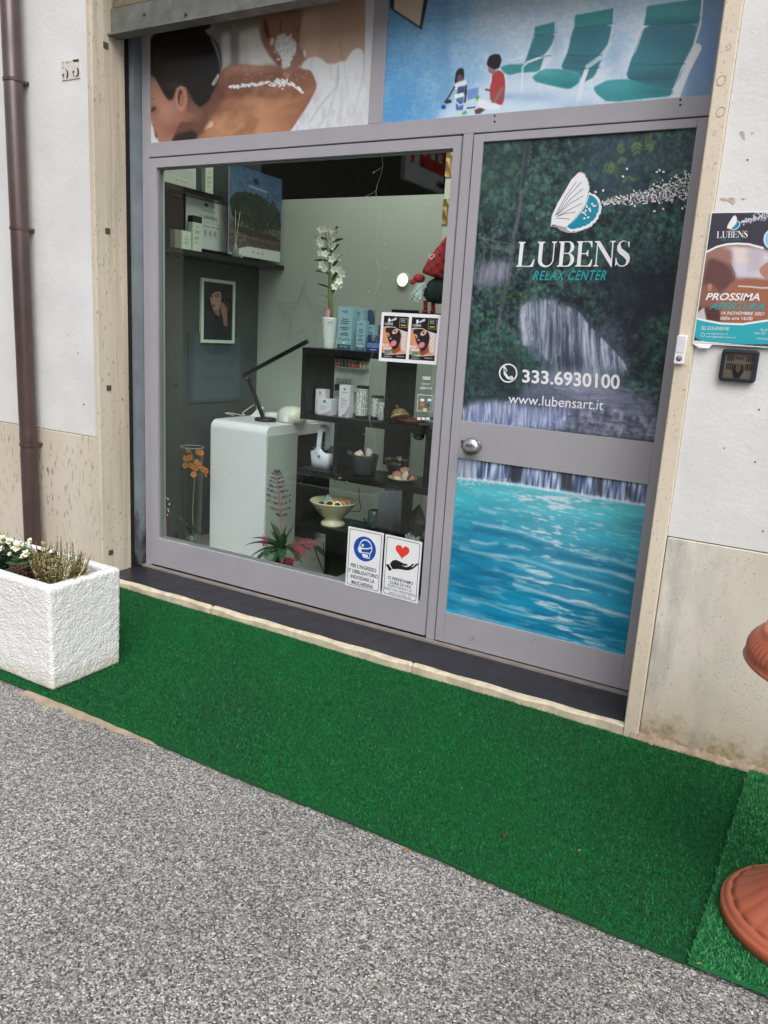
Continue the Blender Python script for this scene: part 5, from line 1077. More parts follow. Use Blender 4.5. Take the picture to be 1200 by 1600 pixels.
def pbox(x0_, x1_, y0_, y1_, z0_, z1_):
    r_ = bmesh.ops.create_cube(bm, size=1); 
    for v in r_['verts']: v.co = Vector((x0_ if v.co.x < 0 else x1_, y0_ if v.co.y < 0 else y1_, z0_ if v.co.z < 0 else z1_))
wl_ = .042
o4 = [(PXa, PYa), (PXb, PYa), (PXb, PYb), (PXa, PYb)]; i4 = [(PXa + wl_, PYa + wl_), (PXb - wl_, PYa + wl_), (PXb - wl_, PYb - wl_), (PXa + wl_, PYb - wl_)]
z0_, z1_, z2_ = .014, PH + .012, PH - .085
tp = .006
vs = [bm.verts.new((x + (tp if x < -2.8 else -tp) , y + (tp if y < -.8 else -tp), z0_)) for x, y in o4] + [bm.verts.new((x, y, z1_)) for x, y in o4] + [bm.verts.new((x, y, z1_)) for x, y in i4] + [bm.verts.new((x, y, z2_)) for x, y in i4]
for k in range(4):
    q = (k + 1) % 4
    for f in ((k, q, 4 + q, 4 + k), (4 + k, 4 + q, 8 + q, 8 + k), (8 + k, 8 + q, 12 + q, 12 + k)): bm.faces.new([vs[i] for i in f])
bm.faces.new([vs[i] for i in (3, 2, 1, 0)]); bm.faces.new([vs[i] for i in (12, 13, 14, 15)])
bmesh.ops.bevel(bm, geom=list(bm.edges), offset=.012, segments=3, affect='EDGES', profile=.5)
for it in range(7):
    es = [e for e in bm.edges if e.calc_length() > .0075]
    if not es: break
    bmesh.ops.subdivide_edges(bm, edges=es, cuts=1, use_grid_fill=True)
bmesh.ops.triangulate(bm, faces=[f for f in bm.faces if len(f.verts) > 4]); bm.normal_update()
from mathutils import noise as mnoise
for v in bm.verts:
    p = v.co; q_ = Vector((p.x * 105, p.y * 105, p.z * 120)); h_ = abs(mnoise.noise(q_)) * 1.2 + .5 * mnoise.noise(q_ * 2.1) + .6 * mnoise.noise(p * 30)
    side = 1 - .75 * abs(v.normal.z)
    v.co = p + v.normal * (h_ * .0030 * side)
o_ = ORG[t.name]
for v in bm.verts: v.co -= o_
me = bpy.data.meshes.new('box'); bm.to_mesh(me); bm.free(); me.polygons.foreach_set('use_smooth', [True] * len(me.polygons)); me.materials.append(CONC)
ob = bpy.data.objects.new('box', me); COL.objects.link(ob); ob.parent = t
SOIL = M('dark_soil', (52, 40, 32), .95, var=.4, vs=60, bmp=.8, bs=120)
g = MB(); nx, ny = 60, 22
for i in range(nx + 1):
    for k in range(ny + 1):
        x = PXa + .035 + (PXb - PXa - .07) * i / nx; y = PYa + .035 + (PYb - PYa - .07) * k / ny
        g.v.append((x, y, PH - .045 + .012 * mnoise.noise(Vector((x * 25, y * 25, 0))) + random.uniform(-.003, .003)))
for i in range(nx):
    for k in range(ny): a_ = i * (ny + 1) + k; g.f.append((a_, a_ + 1, a_ + ny + 2, a_ + ny + 1))
g.build('soil', SOIL, t, smooth=True)

SZ = PH - .045
LF1 = M('rose_leaf', (50, 78, 44), .45, var=.35, vs=40); LF2 = M('rose_leaf_dark', (34, 58, 36), .45, var=.3, vs=40)
STM = M('green_stem', (86, 104, 58), .6, var=.2); CREAM = M('cream_petal', (238, 238, 214), .55, var=.05, vs=60); WPET = M('white_petal', (240, 240, 236), .5, var=.03)
def rose(mb, c, r, up=Vector((.1, -.5, .85))):
    up = up.normalized(); e1 = up.cross(Vector((1, 0, 0))).normalized(); e2 = up.cross(e1)
    for ring, (nP, tilt, rr_) in enumerate(((5, 1.25, 1.0), (5, .85, .75), (4, .45, .5), (3, .15, .32))):
        for k in range(nP):
            a_ = 2 * math.pi * (k + ring * .37) / nP + random.uniform(-.15, .15); rd = e1 * math.cos(a_) + e2 * math.sin(a_)
            d = (up * math.cos(tilt) + rd * math.sin(tilt)).normalized(); mb.leaf(Vector(c) + rd * r * .08, d, r * rr_ * 1.05, r * rr_ * 1.15, -.2 if tilt > 1 else -.5, nrm=None if abs(d.z) < .95 else Vector((1, 0, 0)), n=4, cup=.5)
def bushleaf(mb, n, cx, cy, rx, ry, z0, z1, L, rnd):
    for k in range(n):
        a_ = rnd.uniform(0, 6.283); rr_ = math.sqrt(rnd.random()); zz_ = rnd.uniform(0, 1)
        p = Vector((cx + rx * rr_ * math.cos(a_) * (1 - .35 * zz_), cy + ry * rr_ * math.sin(a_) * (1 - .35 * zz_), z0 + (z1 - z0) * zz_ * (1 - .45 * rr_)))
        d = Vector((math.cos(a_) + rnd.gauss(0, .6), math.sin(a_) + rnd.gauss(0, .6), rnd.uniform(-.2, .9)))
        l = L * rnd.uniform(.7, 1.3); mb.leaf(p, d, l, l * .55, rnd.uniform(.2, .9), n=4)
rn = random.Random(8)
def rose_bush(cx, cy, label, flowers):
    t = thing('rose_bush', (cx, cy, SZ), label, 'plant', 'white roses in the planter')
    s = MB()
    for k in range(16):
        a_ = rn.uniform(0, 6.28); r_ = rn.uniform(.02, .12); s.tube([(cx, cy, SZ - .01), (cx + r_ * .5 * math.cos(a_), cy + r_ * .5 * math.sin(a_), SZ + .05), (cx + r_ * math.cos(a_), cy + r_ * math.sin(a_), SZ + rn.uniform(.07, .13))], .0018, 5)
    for f in flowers: s.tube([(cx, cy, SZ), (f[0] * .4 + cx * .6, f[1] * .4 + cy * .6, SZ + .05), f[:3]], .0018, 5)
    s.build('stem', STM, t); l = MB(); bushleaf(l, 210, cx, cy, .13, .13, SZ - .01, SZ + .11, .036, rn); l.build('leaves', LF1, t)
    l = MB(); bushleaf(l, 160, cx, cy, .13, .13, SZ - .01, SZ + .06, .036, rn); l.build('leaves', LF2, t)
    for f in flowers: q = MB(); rose(q, f[:3], f[3], Vector((rn.uniform(-.1, .5), -.7, .7))); q.build('flower', CREAM if f[3] > .012 else CREAM, t)
def fw(px, py, x=None, y=None, r=.02): p = at(px, py, y=y); return (p.x, p.y, p.z, r)
rose_bush(-2.60, -.82, 'white rose bush with cream blooms nearest the heather', [fw(28, 855, y=-.83, r=.026), fw(47, 846, y=-.80, r=.014), fw(41, 866, y=-.87, r=.018), fw(15, 866, y=-.87, r=.009), fw(36, 870, y=-.86, r=.013)])
rose_bush(-2.83, -.80, 'white rose bush at the left edge of the picture behind the first', [fw(4, 843, y=-.80, r=.019), fw(14, 847, y=-.81, r=.017), fw(2, 858, y=-.85, r=.013)])
# heather
cx, cy = -2.455, -.835
t = thing('heather', (cx, cy, SZ), 'pale yellow flowering heather growing in the planter corner', 'plant')
HC = [M('heather_green', (112, 138, 62), .7, var=.3, vs=50), M('heather_buff', (224, 212, 170), .7, var=.15, vs=50), M('heather_rust', (140, 96, 44), .7, var=.3, vs=50), M('heather_stem', (92, 84, 52), .8)]
stems = MB(); lay = [MB(), MB(), MB()]; rn = random.Random(21)
for k in range(210):
    a_ = rn.uniform(0, 6.283); q = math.sqrt(rn.random()); bx, by = cx + .06 * q * math.cos(a_), cy + .06 * q * math.sin(a_)
    tall = rn.random() ** 1.4; h = (.09 + .115 * tall) * (1 - .25 * q); ox, oy = .105 * q * math.cos(a_) * (1.15), .085 * q * math.sin(a_)
    p0 = Vector((bx, by, SZ - .005)); p3 = Vector((cx + ox * 1.15, cy + oy * 1.1, SZ + h)); p1 = p0 + Vector((ox * .35, oy * .35, h * .45))
    pts = [p0.lerp(p1, t2) * (1 - t2) + p1.lerp(p3, t2) * t2 for t2 in [i / 7 for i in range(8)]]; stems.tube(pts, [.0016] * 4 + [.0013, .0011, .0009, .0006], 4)
    kind = rn.choices((0, 1, 2), (4.5, 6, 2.2))[0]
    for j in range(34):
        u = rn.random() ** .8; i = min(6, int(u * 7)); p = pts[i].lerp(pts[i + 1], u * 7 - i); aa = rn.uniform(0, 6.283)
        d = Vector((math.cos(aa), math.sin(aa), rn.uniform(.2, 1.2))); kk = kind if (u > .35) else 0; l = rn.uniform(.007, .011) * (1.15 - .45 * u)
        lay[kk].leaf(p, d, l, l * (.55 if kk else .3), .2, n=2)
stems.build('stem', HC[3], t)
for i, nm in enumerate(('leaves', 'flowers', 'flowers')): lay[i].build(nm, HC[i], t)
cx2, cy2 = -2.565, -.90
t = thing('wilted_heather', (cx2, cy2, SZ), 'low wilted purple brown sprigs between roses and pale heather', 'plant')
l = MB(); rn = random.Random(5)
for k in range(420):
    a_ = rn.uniform(0, 6.28); q = math.sqrt(rn.random()) * .06; l.leaf((cx2 + q * math.cos(a_), cy2 + q * .8 * math.sin(a_), SZ + rn.uniform(0, .065)), (math.cos(a_), math.sin(a_), rn.uniform(0, 1.4)), .013, .006, .4, n=2)
l.build('sprigs', M('wilted_purple', (106, 66, 62), .8, var=.35, vs=60), t)

# ------------------------------------------------------------------ terracotta urn
TERR = M('terracotta_plastic', (170, 90, 64), .36, var=.07, vs=5, bmp=.04, bs=200)
ux, uy = .150, -.775
t = thing('terracotta_urn', (ux, uy, .03), 'terracotta pedestal urn with ribbed lip standing on the brighter turf', 'urn')
def foot_r(u, r, z): return r * (1 + (.03 * abs(math.sin(u * math.pi * 22)) if .075 < z < .19 else 0))
MB().lathe([(.168, .030), (.192, .030), (.199, .034), (.200, .055), (.197, .060), (.1925, .061), (.1915, .066), (.1875, .072), (.180, .0745), (.174, .074), (.1725, .078), (.160, .086), (.135, .106), (.105, .135), (.080, .165), (.066, .195), (.060, .225), (.064, .245), (.060, .26), (.055, .27)], (ux, uy, 0), 176, ridge=foot_r).build('foot', TERR, t, smooth=True)
def bowl_r(u, r, z): return r * (1 + (.014 * abs(math.sin(u * math.pi * 26)) if .33 < z < .62 else 0))
MB().lathe([(.055, .268), (.072, .28), (.10, .31), (.125, .36), (.142, .43), (.150, .52), (.152, .60), (.156, .635), (.160, .645), (.160, .655)], (ux, uy, 0), 208, ridge=bowl_r).build('bowl', TERR, t, smooth=True)
def lip_r(u, r, z): return r * (1 + (.016 * abs(math.sin(u * math.pi * 78)) * math.sin(math.pi * min(1, max(0, (z - .700) / .052))) if (.700 < z < .752 and r > .19) else 0))
MB().lathe([(.156, .650), (.175, .672), (.205, .684), (.230, .688), (.240, .690), (.243, .694), (.241, .699), (.235, .701), (.2365, .712), (.235, .724), (.229, .738), (.219, .750), (.211, .756), (.2095, .762), (.204, .766), (.196, .766), (.190, .760), (.186, .745), (.180, .70), (.172, .66), (.168, .62), (.150, .60)], (ux, uy, 0), 624, ridge=lip_r).build('lip', TERR, t, smooth=True)
MB().lathe([(.0002, .728), (.10, .730), (.150, .724), (.172, .716), (.182, .705)], (ux, uy, 0), 40, cap=False).build('white_filling', M('white_fleece', (226, 226, 228), .9, var=.05, vs=30, bmp=.5), t, smooth=True)

# ------------------------------------------------------------------ fallen leaves and pebbles
DRY = M('dry_leaf', (150, 118, 74), .8, var=.3, vs=90); DRYD = M('dead_leaf_dark', (74, 40, 30), .8, var=.3, vs=90)
for (px, py, s_, mt, lb, zz_) in ((788, 1309, .020, DRYD, 'small dark brown dead leaf in the middle of the dark turf', .021), (633, 1332, .019, DRY, 'tan leaf lying on the paving at the turf edge', .003), (320, 957, .014, DRY, 'little tan leaf on the turf below the stone nosing', .021), (673, 1355, .016, M('grey_leaf', (128, 122, 106), .8), 'grey tan leaf on the paving a step from the turf edge', .003), (1095, 1506, .010, DRY, 'tiny dry crumb where the two turf carpets meet the paving', .03), (234, 1014, .012, DRYD, 'tiny dark leaf on the turf right of the planter', .021), (560, 1120, .008, DRY, 'tiny tan crumb on the turf between nosing and paving', .022), (250, 980, .007, DRYD, 'tiny dark crumb on the turf near the corner of the step', .022), (905, 1330, .009, DRY, 'small tan crumb on the dark turf right of the dead leaf', .022), (1187, 1232, .009, DRYD, 'tiny dark crumb on the brighter turf by the wall', .034)):
    p = at(px, py, z=zz_); l = MB(); a_ = random.uniform(0, 6.28); l.leaf(p, (math.cos(a_), math.sin(a_), .12), s_, s_ * .6, .25, n=5, cup=.5)
    solo(l, 'fallen_leaf', mt, lb, 'leaf', 'fallen leaves')

# ================================================================== inside the window
t = thing('added_fill_lamp', (-1.98, .69, 2.86), 'rectangular unseen lamp added under the shop ceiling to brighten the window display', 'ceiling lamp')  # added lamp out of view, brightens the shop interior
MB().box(-2.83, -1.13, .40, .98, 2.868, 2.9).build('housing', M('lamp_housing', (210, 210, 210), .4), t)
MB().box(-2.80, -1.16, .43, .95, 2.860, 2.868).build('diffuser', M('fill_lamp_panel', (255, 250, 240), .5, emit=5.0, var=0), t)
# ---- desk
WLAC = M('white_lacquer', (226, 225, 230), .22, var=0)
GLC = M('grey_lacquer', (178, 188, 180), .35, var=.03)
dkx0, dkx1, dky0, dky1, dkz = -3.09, -2.686, .700, 1.362, .833
t = thing('manicure_desk', ((dkx0 + dkx1) / 2, (dky0 + dky1) / 2, FLO), 'white rounded waterfall desk standing behind the glass', 'desk')
prof = [(dky0, FLO)]
for i in range(9): a_ = rad(180 - 90 * i / 8); prof.append((dky0 + .05 + .05 * math.cos(a_), dkz - .05 + .05 * math.sin(a_)))
prof += [(dky1, dkz), (dky1, dkz - .075), (dky0 + .30, dkz - .075), (dky0 + .30, FLO)]
n = len(prof); v = [(dkx0, y, z) for y, z in prof] + [(dkx1, y, z) for y, z in prof]
MB().add(v, [tuple(range(n)), tuple(range(n, 2 * n))[::-1]] + [(i, (i + 1) % n, n + (i + 1) % n, n + i) for i in range(n)]).build('top', WLAC, t, bevel=.004)
MB().box(dkx1, dkx1 + .0025, dky0 + .012, dky0 + .296, FLO, dkz - .055).build('side_panel', GLC, t)
MB().box(dkx0 + .03, dkx1 - .03, dky1 - .12, dky1 - .09, FLO, dkz - .076).build('leg', M('dark_panel', (50, 52, 52), .5), t)
# ---- desk lamp
BP = M('matt_black_plastic', (24, 25, 27), .35, var=.05)
b0 = at(415, 657, y=.90); b0.z = dkz
t = thing('desk_lamp', b0, 'black folding arm desk lamp on the white desk', 'desk lamp')
MB().lathe([(.060, 0), (.064, .003), (.064, .013), (.058, .019), (.03, .021), (.001, .021)], b0, 40).build('base', BP, t, smooth=True)
j1 = at(411, 652, y=.90); j2 = at(388, 590, y=.93); j3 = at(481, 533, y=.84); j0 = at(380, 587, y=.935)
def bar(mb, a_, b_, wd, th, side=None):
    d = (b_ - a_).normalized(); s_ = d.cross(Vector((0, 1, 0))).normalized(); u_ = d.cross(s_).normalized()
    v = [p + s_ * sx * wd / 2 + u_ * sy * th / 2 for p in (a_, b_) for sx, sy in ((-1, -1), (1, -1), (1, 1), (-1, 1))]
    return mb.add(v, [(0, 3, 2, 1), (4, 5, 6, 7), (0, 1, 5, 4), (1, 2, 6, 5), (2, 3, 7, 6), (3, 0, 4, 7)])
bar(MB(), j1 - (j2 - j1).normalized() * .0, j2, .026, .010).build('lower_arm', BP, t, bevel=.002)
bar(MB(), j0, j3, .024, .016).build('upper_arm', BP, t, bevel=.005)
MB().ball(j2 + Vector((.004, -.012, -.004)), .004).build('joint_screw', STEEL, t, smooth=True)
# ---- nail lamp dome
c = at(456, 655, y=1.0); c.z = dkz
t = thing('nail_lamp', c, 'white dome shaped nail drying lamp on the desk behind the shelf', 'nail lamp')
MB().lathe([(.068, 0), (.078, .006), (.082, .03), (.076, .058), (.060, .078), (.036, .090), (.0005, .094)], c, 36, Matrix.Scale(1.12, 4, (1, 0, 0))).build('shell', M('ivory_plastic', (222, 222, 208), .2, var=.02, coat=.4), t, smooth=True)
q_ = MB(); q_.box(c.x + .0, c.x + .035, c.y - .0835, c.y - .074, dkz + .008, dkz + .042); q_.build('opening', M('pale_opening', (238, 240, 236), .2), t, bevel=.004)
p = at(491, 650, y=1.02); p.z = dkz; solo(MB().lathe([(.024, 0), (.034, .003), (.036, .007), (.030, .006), (.022, .003), (.0005, .003)], p, 24), 'saucer', CACHE['ivory_plastic'], 'small white dish on the desk right of the nail lamp', 'dish', smooth=True)
p = at(426, 650, y=1.12); p.z = dkz; solo(MB().lathe([(.05, 0), (.055, .01), (.05, .022), (.03, .028), (.0005, .03)], p, 24), 'hand_rest', WLAC, 'flat white pad on the desk behind the lamp arm', 'hand rest', smooth=True)
p = at(398, 648, y=1.0); t = MB().add([(p.x - .035, p.y, dkz + .002), (p.x + .03, p.y + .01, dkz + .002), (p.x + .028, p.y + .05, dkz + .06), (p.x - .0, p.y + .05, dkz + .065)], [(0, 1, 2, 3)]).add([(p.x - .035, p.y, dkz + .002), (p.x + .03, p.y + .01, dkz + .002), (p.x + .02, p.y + .12, dkz + .002), (p.x - .03, p.y + .12, dkz + .002)], [(0, 1, 2, 3)])
solo(t, 'folded_card', WHT, 'white folded card on the desk behind the lamp', 'card')
cb_ = MB(); pts = [at(365, 660, y=.95), at(354, 655, y=.98), at(352, 648, y=1.0), at(360, 646, y=1.03), at(375, 653, y=1.0), at(382, 651, y=1.02), at(379, 645, y=1.08), at(390, 637, y=1.15), at(399, 631, y=1.25)]
for p in pts: p.z = max(p.z, dkz + .002)
sm = []
for i in range(len(pts) - 1):
    for k in range(5): sm.append(pts[i].lerp(pts[i + 1], k / 5))
cb_.tube(sm, .0028, 6); solo(cb_, 'white_cable', WHT, 'white cable looping on the desk beside the lamp', 'cable', smooth=True)

# ---- black cube shelf unit
YU, YB = .620, .890
sx0, sx1 = -2.405, -1.640
szt, szm, szl, szb = 1.278, .942, .652, .355
t = thing('shelf_unit', ((sx0 + sx1) / 2, (YU + YB) / 2, FLO), 'glossy black staggered cube shelf full of products', 'shelf')
GB = M('satin_black', (13, 14, 16), .34, var=.05, spec=.35)
def board(x0_, x1_, zt_, th=.030): MB().box(x0_, x1_, YU, YB, zt_ - th, zt_).build('shelf_board', GB, t, bevel=.002)
board(sx0, -1.80, szt); board(sx0, -1.635, szm); board(sx0, -1.635, szl, .034); board(sx0, -1.90, szb, .034)
def upright(x, z0_, z1_, wd=.028): MB().box(x - wd / 2, x + wd / 2, YU + .002, YB - .001, z0_, z1_).build('upright', GB, t, bevel=.002)
upright(sx0 + .014, szm, szt - .03); upright(-1.889, szm, szt - .03); upright(-2.175, szl, szm - .03); upright(-1.652, szl, szm - .03); upright(sx0 + .014, szb, szl - .034); upright(-1.86, FLO, szl - .034); upright(-2.20, FLO, szb - .034)
def xat(px, py, y): return at(px, py, y=y).x
def zat(px, py, y): return at(px, py, y=y).z
def carton(px0, px1, pyt, pyb, y, depth, zb_, mat, smat, label, group, extra=None, rz=0):
    x0_, x1_ = xat(px0, pyb, y), xat(px1, pyb, y); zt_ = zat((px0 + px1) / 2, pyt, y); c_ = Vector(((x0_ + x1_) / 2, y + depth / 2, zb_))
    tt = thing('product_box', c_, label, 'product box', group); wd = x1_ - x0_; h = zt_ - zb_
    MB().box(x0_, x1_, y, y + depth, zb_, zt_).build('carton', mat, tt, bevel=.0012)
    W = lambda u, v: Vector((x0_ + wd * u, y - .0006, zt_ - h * v))
    if extra: extra(W, tt, wd, h)
    return tt
BLU = M('ice_blue_card', (150, 186, 196), .45, var=.06); DBL = M('slate_blue_card', (62, 92, 118), .45); TXT = M('slate_text', (66, 92, 112), .5); MAU = M('mauve_card', (186, 150, 160), .5)
def bluex(W, tt, wd, h):
    G = Flat(W)
    for k, (a_, b_) in enumerate(((.28, .72), (.22, .8), (.25, .75), (.18, .84), (.3, .7), (.24, .78), (.2, .8))):
        v_ = (.27, .32, .37, .47, .51, .60, .64)[k]; G.shape([[(a_, v_), (b_, v_), (b_, v_ + .022), (a_, v_ + .022)]])
    G.line([(.3, .12), (.42, .09), (.5, .14), (.62, .08), (.7, .13)], .03); G.line([(.08, .78), (.25, .72), (.45, .78), (.7, .73), (.92, .78)], .02)
    G.build('print', TXT, tt); G = Flat(W); G.shape([[(0.01, .87), (.99, .87), (.99, .995), (.01, .995)]]); G.build('band', DBL, tt)
    G = Flat(lambda u, v: W(u, v) + Vector((0, -.0004, 0))); G.text('sea salt', [(.25, .9), (.75, .935)]); G.dot(.5, .83, .1, .03); G.build('print', WHT, tt)
g1 = 'ice blue cosmetic boxes on the shelf top'
carton(526, 548, 479.5, 544, .69, .05, szt, BLU, None, 'tall ice blue cosmetic box right of the white flower pot', g1, bluex)
carton(550, 565, 482.5, 546, .75, .045, szt, BLU, None, 'second tall ice blue box standing behind the small one', g1, bluex)
carton(566, 577, 484, 540, .80, .045, szt, DBL, None, 'greyish blue tall box at the back of the blue boxes', g1, bluex)
carton(555.5, 569, 501, 547, .66, .035, szt, BLU, None, 'short narrow ice blue box in front of the tall ones', g1, bluex)
carton(571, 584, 507.5, 546, .70, .035, szt, BLU, None, 'small ice blue box beside the royal blue packet', g1, bluex)
carton(583, 592, 507.5, 546, .76, .03, szt, M('grey_card', (92, 98, 104), .5), None, 'plain grey box half hidden by the royal blue packet', g1)
def royal(W, tt, wd, h):
    G = Flat(W); G.shape([[(.02, .46), (.98, .46), (.98, .74), (.02, .74)]]); G.build('band', M('periwinkle', (112, 130, 190), .4), tt)
    G = Flat(W); G.dot(.5, .12, .16, .11); G.shape([[(.35, .16), (.65, .16), (.58, .34), (.42, .34)]]); G.build('bow', M('pale_gold', (190, 170, 110), .4, .3), tt)
    G = Flat(lambda u, v: W(u, v) + Vector((0, -.0004, 0))); G.shape([[(.25, .84), (.75, .84), (.75, .875), (.25, .875)]]); G.build('print', WHT, tt)
carton(573, 593, 523.5, 548.5, .655, .04, szt, M('royal_blue', (44, 62, 130), .35), None, 'royal blue gift packet with a small gold bow', None, royal)
LIL = M('white_carton', (222, 218, 226), .45, var=.02); PNK = M('lilac_print', (166, 126, 176), .5, var=.2, vs=60)
def whitex(W, tt, wd, h):
    G = Flat(W); G.dot(.5, .13, .09, .09 * wd / h); 
    for v_, a_, b_ in ((.22, .25, .8), (.42, .2, .55), (.47, .2, .8), (.54, .2, .7), (.60, .2, .62), (.68, .2, .5)): G.shape([[(a_, v_), (b_, v_), (b_, v_ + .012), (a_, v_ + .012)]])
    G.build('print', TXT, tt); G = Flat(W); G.line([(.35, .98), (.6, .9), (.8, .8), (.97, .66)], .05); G.line([(.5, .98), (.72, .93), (.97, .82)], .04); G.line([(.75, .98), (.9, .86), (.97, .74)], .03); G.build('print', PNK, tt)
g2 = 'white and lilac product boxes on the middle shelf'
carton(492, 506, 608, 645, .70, .05, szm, LIL, None, 'tall white and lilac box behind the squat one', g2, whitex)
carton(495.5, 517, 623.5, 648, .655, .06, szm, LIL, None, 'squat white and lilac box at the front left of the middle shelf', g2, whitex)
carton(528.5, 545, 601.5, 648, .66, .04, szm, LIL, None, 'tallest white and lilac box standing alone by the canisters', g2, whitex)
# patterned canisters
m, t_, b = newmat('black_white_pattern'); tc = t_.nodes.new('ShaderNodeTexCoord')
mp = t_.nodes.new('ShaderNodeMapping'); mp.inputs['Scale'].default_value = (1, 1, .8); t_.links.new(tc.outputs['Object'], mp.inputs[0])
vo = t_.nodes.new('ShaderNodeTexVoronoi'); vo.feature = 'DISTANCE_TO_EDGE'; vo.inputs['Scale'].default_value = 135; vo.inputs['Randomness'].default_value = .55; t_.links.new(mp.outputs[0], vo.inputs['Vector'])
t_.links.new(ramp(t_, vo.outputs[0], [(0, C4((222, 222, 220))), (.16, C4((222, 222, 220))), (.18, C4((20, 20, 22)))], 'CONSTANT'), b.inputs['Base Color']); b.inputs['Roughness'].default_value = .35; PAT = m
def canister(px, pyt, pyb, y, r, label, round_=False):
    c_ = Vector((xat(px, pyb, y), y + .0, szm)); h = zat(px, pyt, y - r) - szm; tt = thing('canister', c_, label, 'canister', 'black and white patterned canisters')
    if round_: pf = [(r * .7, 0), (r * .92, h * .12), (r, h * .4), (r * .98, h * .62), (r * .8, h * .86), (r * .62, h * .95), (.0005, h * .96)]
    else: pf = [(r * .97, .012), (r, .016), (r, h * .9), (r * .97, h * .91), (.0005, h * .91)]
    MB().lathe(pf, c_, 36).build('jar', PAT, tt, smooth=round_)
    if not round_: MB().lathe([(r * .98, h * .91), (r * 1.0, h * .92), (r * 1.0, h), (.0005, h)], c_, 36).lathe([(r * .98, .0), (r * .99, .014)], c_, 36).build('lid', BP, tt)
    MB().lathe([(r * 1.006, h * .30), (r * 1.012, h * .31), (r * 1.006, h * .32)], c_, 36, cap=False).build('stripe', WHT, tt)
canister(565, 603, 648, .715, .033, 'tall black and white patterned canister with black lid')
canister(589, 619, 650, .745, .032, 'shorter black and white patterned canister behind the round one')
canister(597.5, 628, 655, .675, .027, 'small round black and white patterned jar at the front', True)
# tagine dish
TG = M('glazed_terracotta', (142, 76, 50), .2, var=.15, vs=30, coat=.4)
c = Vector((xat(643, 655, .70), .70, szm)); t = thing('tagine', c, 'small terracotta tagine dish with its painted lid leaning on it', 'tagine')
MB().lathe([(.035, 0), (.05, .004), (.068, .020), (.072, .026), (.068, .027), (.050, .012), (.0005, .010)], c, 36).build('dish', TG, t, smooth=True)
LM = Matrix.Rotation(rad(-24), 4, 'Y') @ Matrix.Rotation(rad(-12), 4, 'X'); lc = c + Vector((-.058, -.018, .022))
lid = MB().lathe([(.050, 0), (.052, .003), (.050, .012), (.047, .014)], lc, 36, LM).build('lid', TG, t, smooth=True)
MB().lathe([(.0475, .013), (.044, .028), (.034, .042), (.018, .050), (.008, .053)], lc, 36, LM).build('painted_dome', M('olive_glaze', (140, 142, 70), .25, var=.45, vs=70, coat=.4), lid, smooth=True)
MB().lathe([(.0506, .010), (.0503, .0135), (.048, .0150)], lc, 36, LM, cap=False).build('yellow_rim', M('cream_glaze', (214, 192, 140), .3), lid, smooth=True)
MB().ball(lc + LM @ Vector((0, 0, .062)), .011, 14, 10).build('knob', TG, lid, smooth=True)
# oval stone at the edge, knob underneath
p = at(660, 662, y=.66); solo(MB().lathe([(.014, 0), (.03, .002), (.034, .01), (.028, .017), (.0005, .02)], (p.x + .012, .66, szm), 24), 'soap_stone', M('charcoal_stone', (52, 54, 52), .6, bmp=.2), 'dark flat stone on the right end of the middle shelf', 'stone', smooth=True)
p = at(654, 681, y=.80); t = thing('wall_bracket', (p.x, .80, p.z - .02), 'brown rounded knob fixed to the right upright of the shelf', 'bracket')
MB().ball((p.x, .80, p.z), .030, 16, 10, (1.1, .8, .75)).build('knob', M('brown_grey', (92, 80, 70), .45, var=.2), t, smooth=True)

# white basket planter
c = Vector((xat(500, 745, .70), .72, szl)); t = thing('basket_planter', c, 'white metal basket planter with tall hoop handle on the shelf', 'planter')
WB = M('white_enamel', (206, 212, 224), .35, var=.02)
bw, bd = .066, .045
def rimz(u): return .088 + .028 * math.exp(-((u) / .38) ** 2) if True else 0
n = 48; vs = []; fs = []
for i in range(n):
    a_ = 2 * math.pi * i / n; ca_, sa_ = math.cos(a_), math.sin(a_)
    x = bw * (abs(ca_) ** .6) * (1 if ca_ > 0 else -1); y = bd * (abs(sa_) ** .6) * (1 if sa_ > 0 else -1); zt_ = .086 + .034 * math.exp(-(x / .026) ** 2)
    for s2, z in ((.86, 0), (.93, .04), (1.0, zt_), (.965, zt_), (.90, .05)): vs.append((c.x + x * s2, c.y + y * s2, szl + z))
for i in range(n):
    k2 = (i + 1) % n
    for k in range(4): fs.append((i * 5 + k, k2 * 5 + k, k2 * 5 + k + 1, i * 5 + k + 1))
fs.append(tuple(i * 5 for i in range(n))); MB().add(vs, fs).build('body', WB, t, smooth=True)
hv = []; hf = []; N = 24
for i in range(N + 1):
    a_ = math.pi * i / N; y = -bd * math.cos(a_) * .98; z = .105 + .125 * math.sin(a_) ** .8
    wd_ = .014
    hv += [(c.x - wd_, c.y + y, szl + z), (c.x + wd_, c.y + y, szl + z), (c.x + wd_, c.y + y * .95, szl + z - .003), (c.x - wd_, c.y + y * .95, szl + z - .003)]
for i in range(N):
    for k in range(4): hf.append((i * 4 + k, i * 4 + (k + 1) % 4, i * 4 + 4 + (k + 1) % 4, i * 4 + 4 + k))
MB().add(hv, hf).build('handle', WB, t, smooth=False)
MB().lathe([(.009, 0), (.009, .0012), (.0005, .0014)], (c.x + .004, c.y - bd * .985, szl + .066), 12, RX).build('emblem', M('gold_emblem', (176, 140, 70), .4, .3), t)
l = MB(); rn = random.Random(31)
for k in range(120):
    a_ = rn.uniform(0, 6.28); q = math.sqrt(rn.random()); l.leaf((c.x + .052 * q * math.cos(a_), c.y + .034 * q * math.sin(a_), szl + .075 + rn.uniform(0, .035)), (math.cos(a_), math.sin(a_), rn.uniform(-.1, .9)), .02, .011, .4, n=3)
t2 = thing('shelf_plant', (c.x, c.y, szl + .05), 'low green plant growing in the white basket planter', 'plant'); l.build('leaves', LF1, t2)
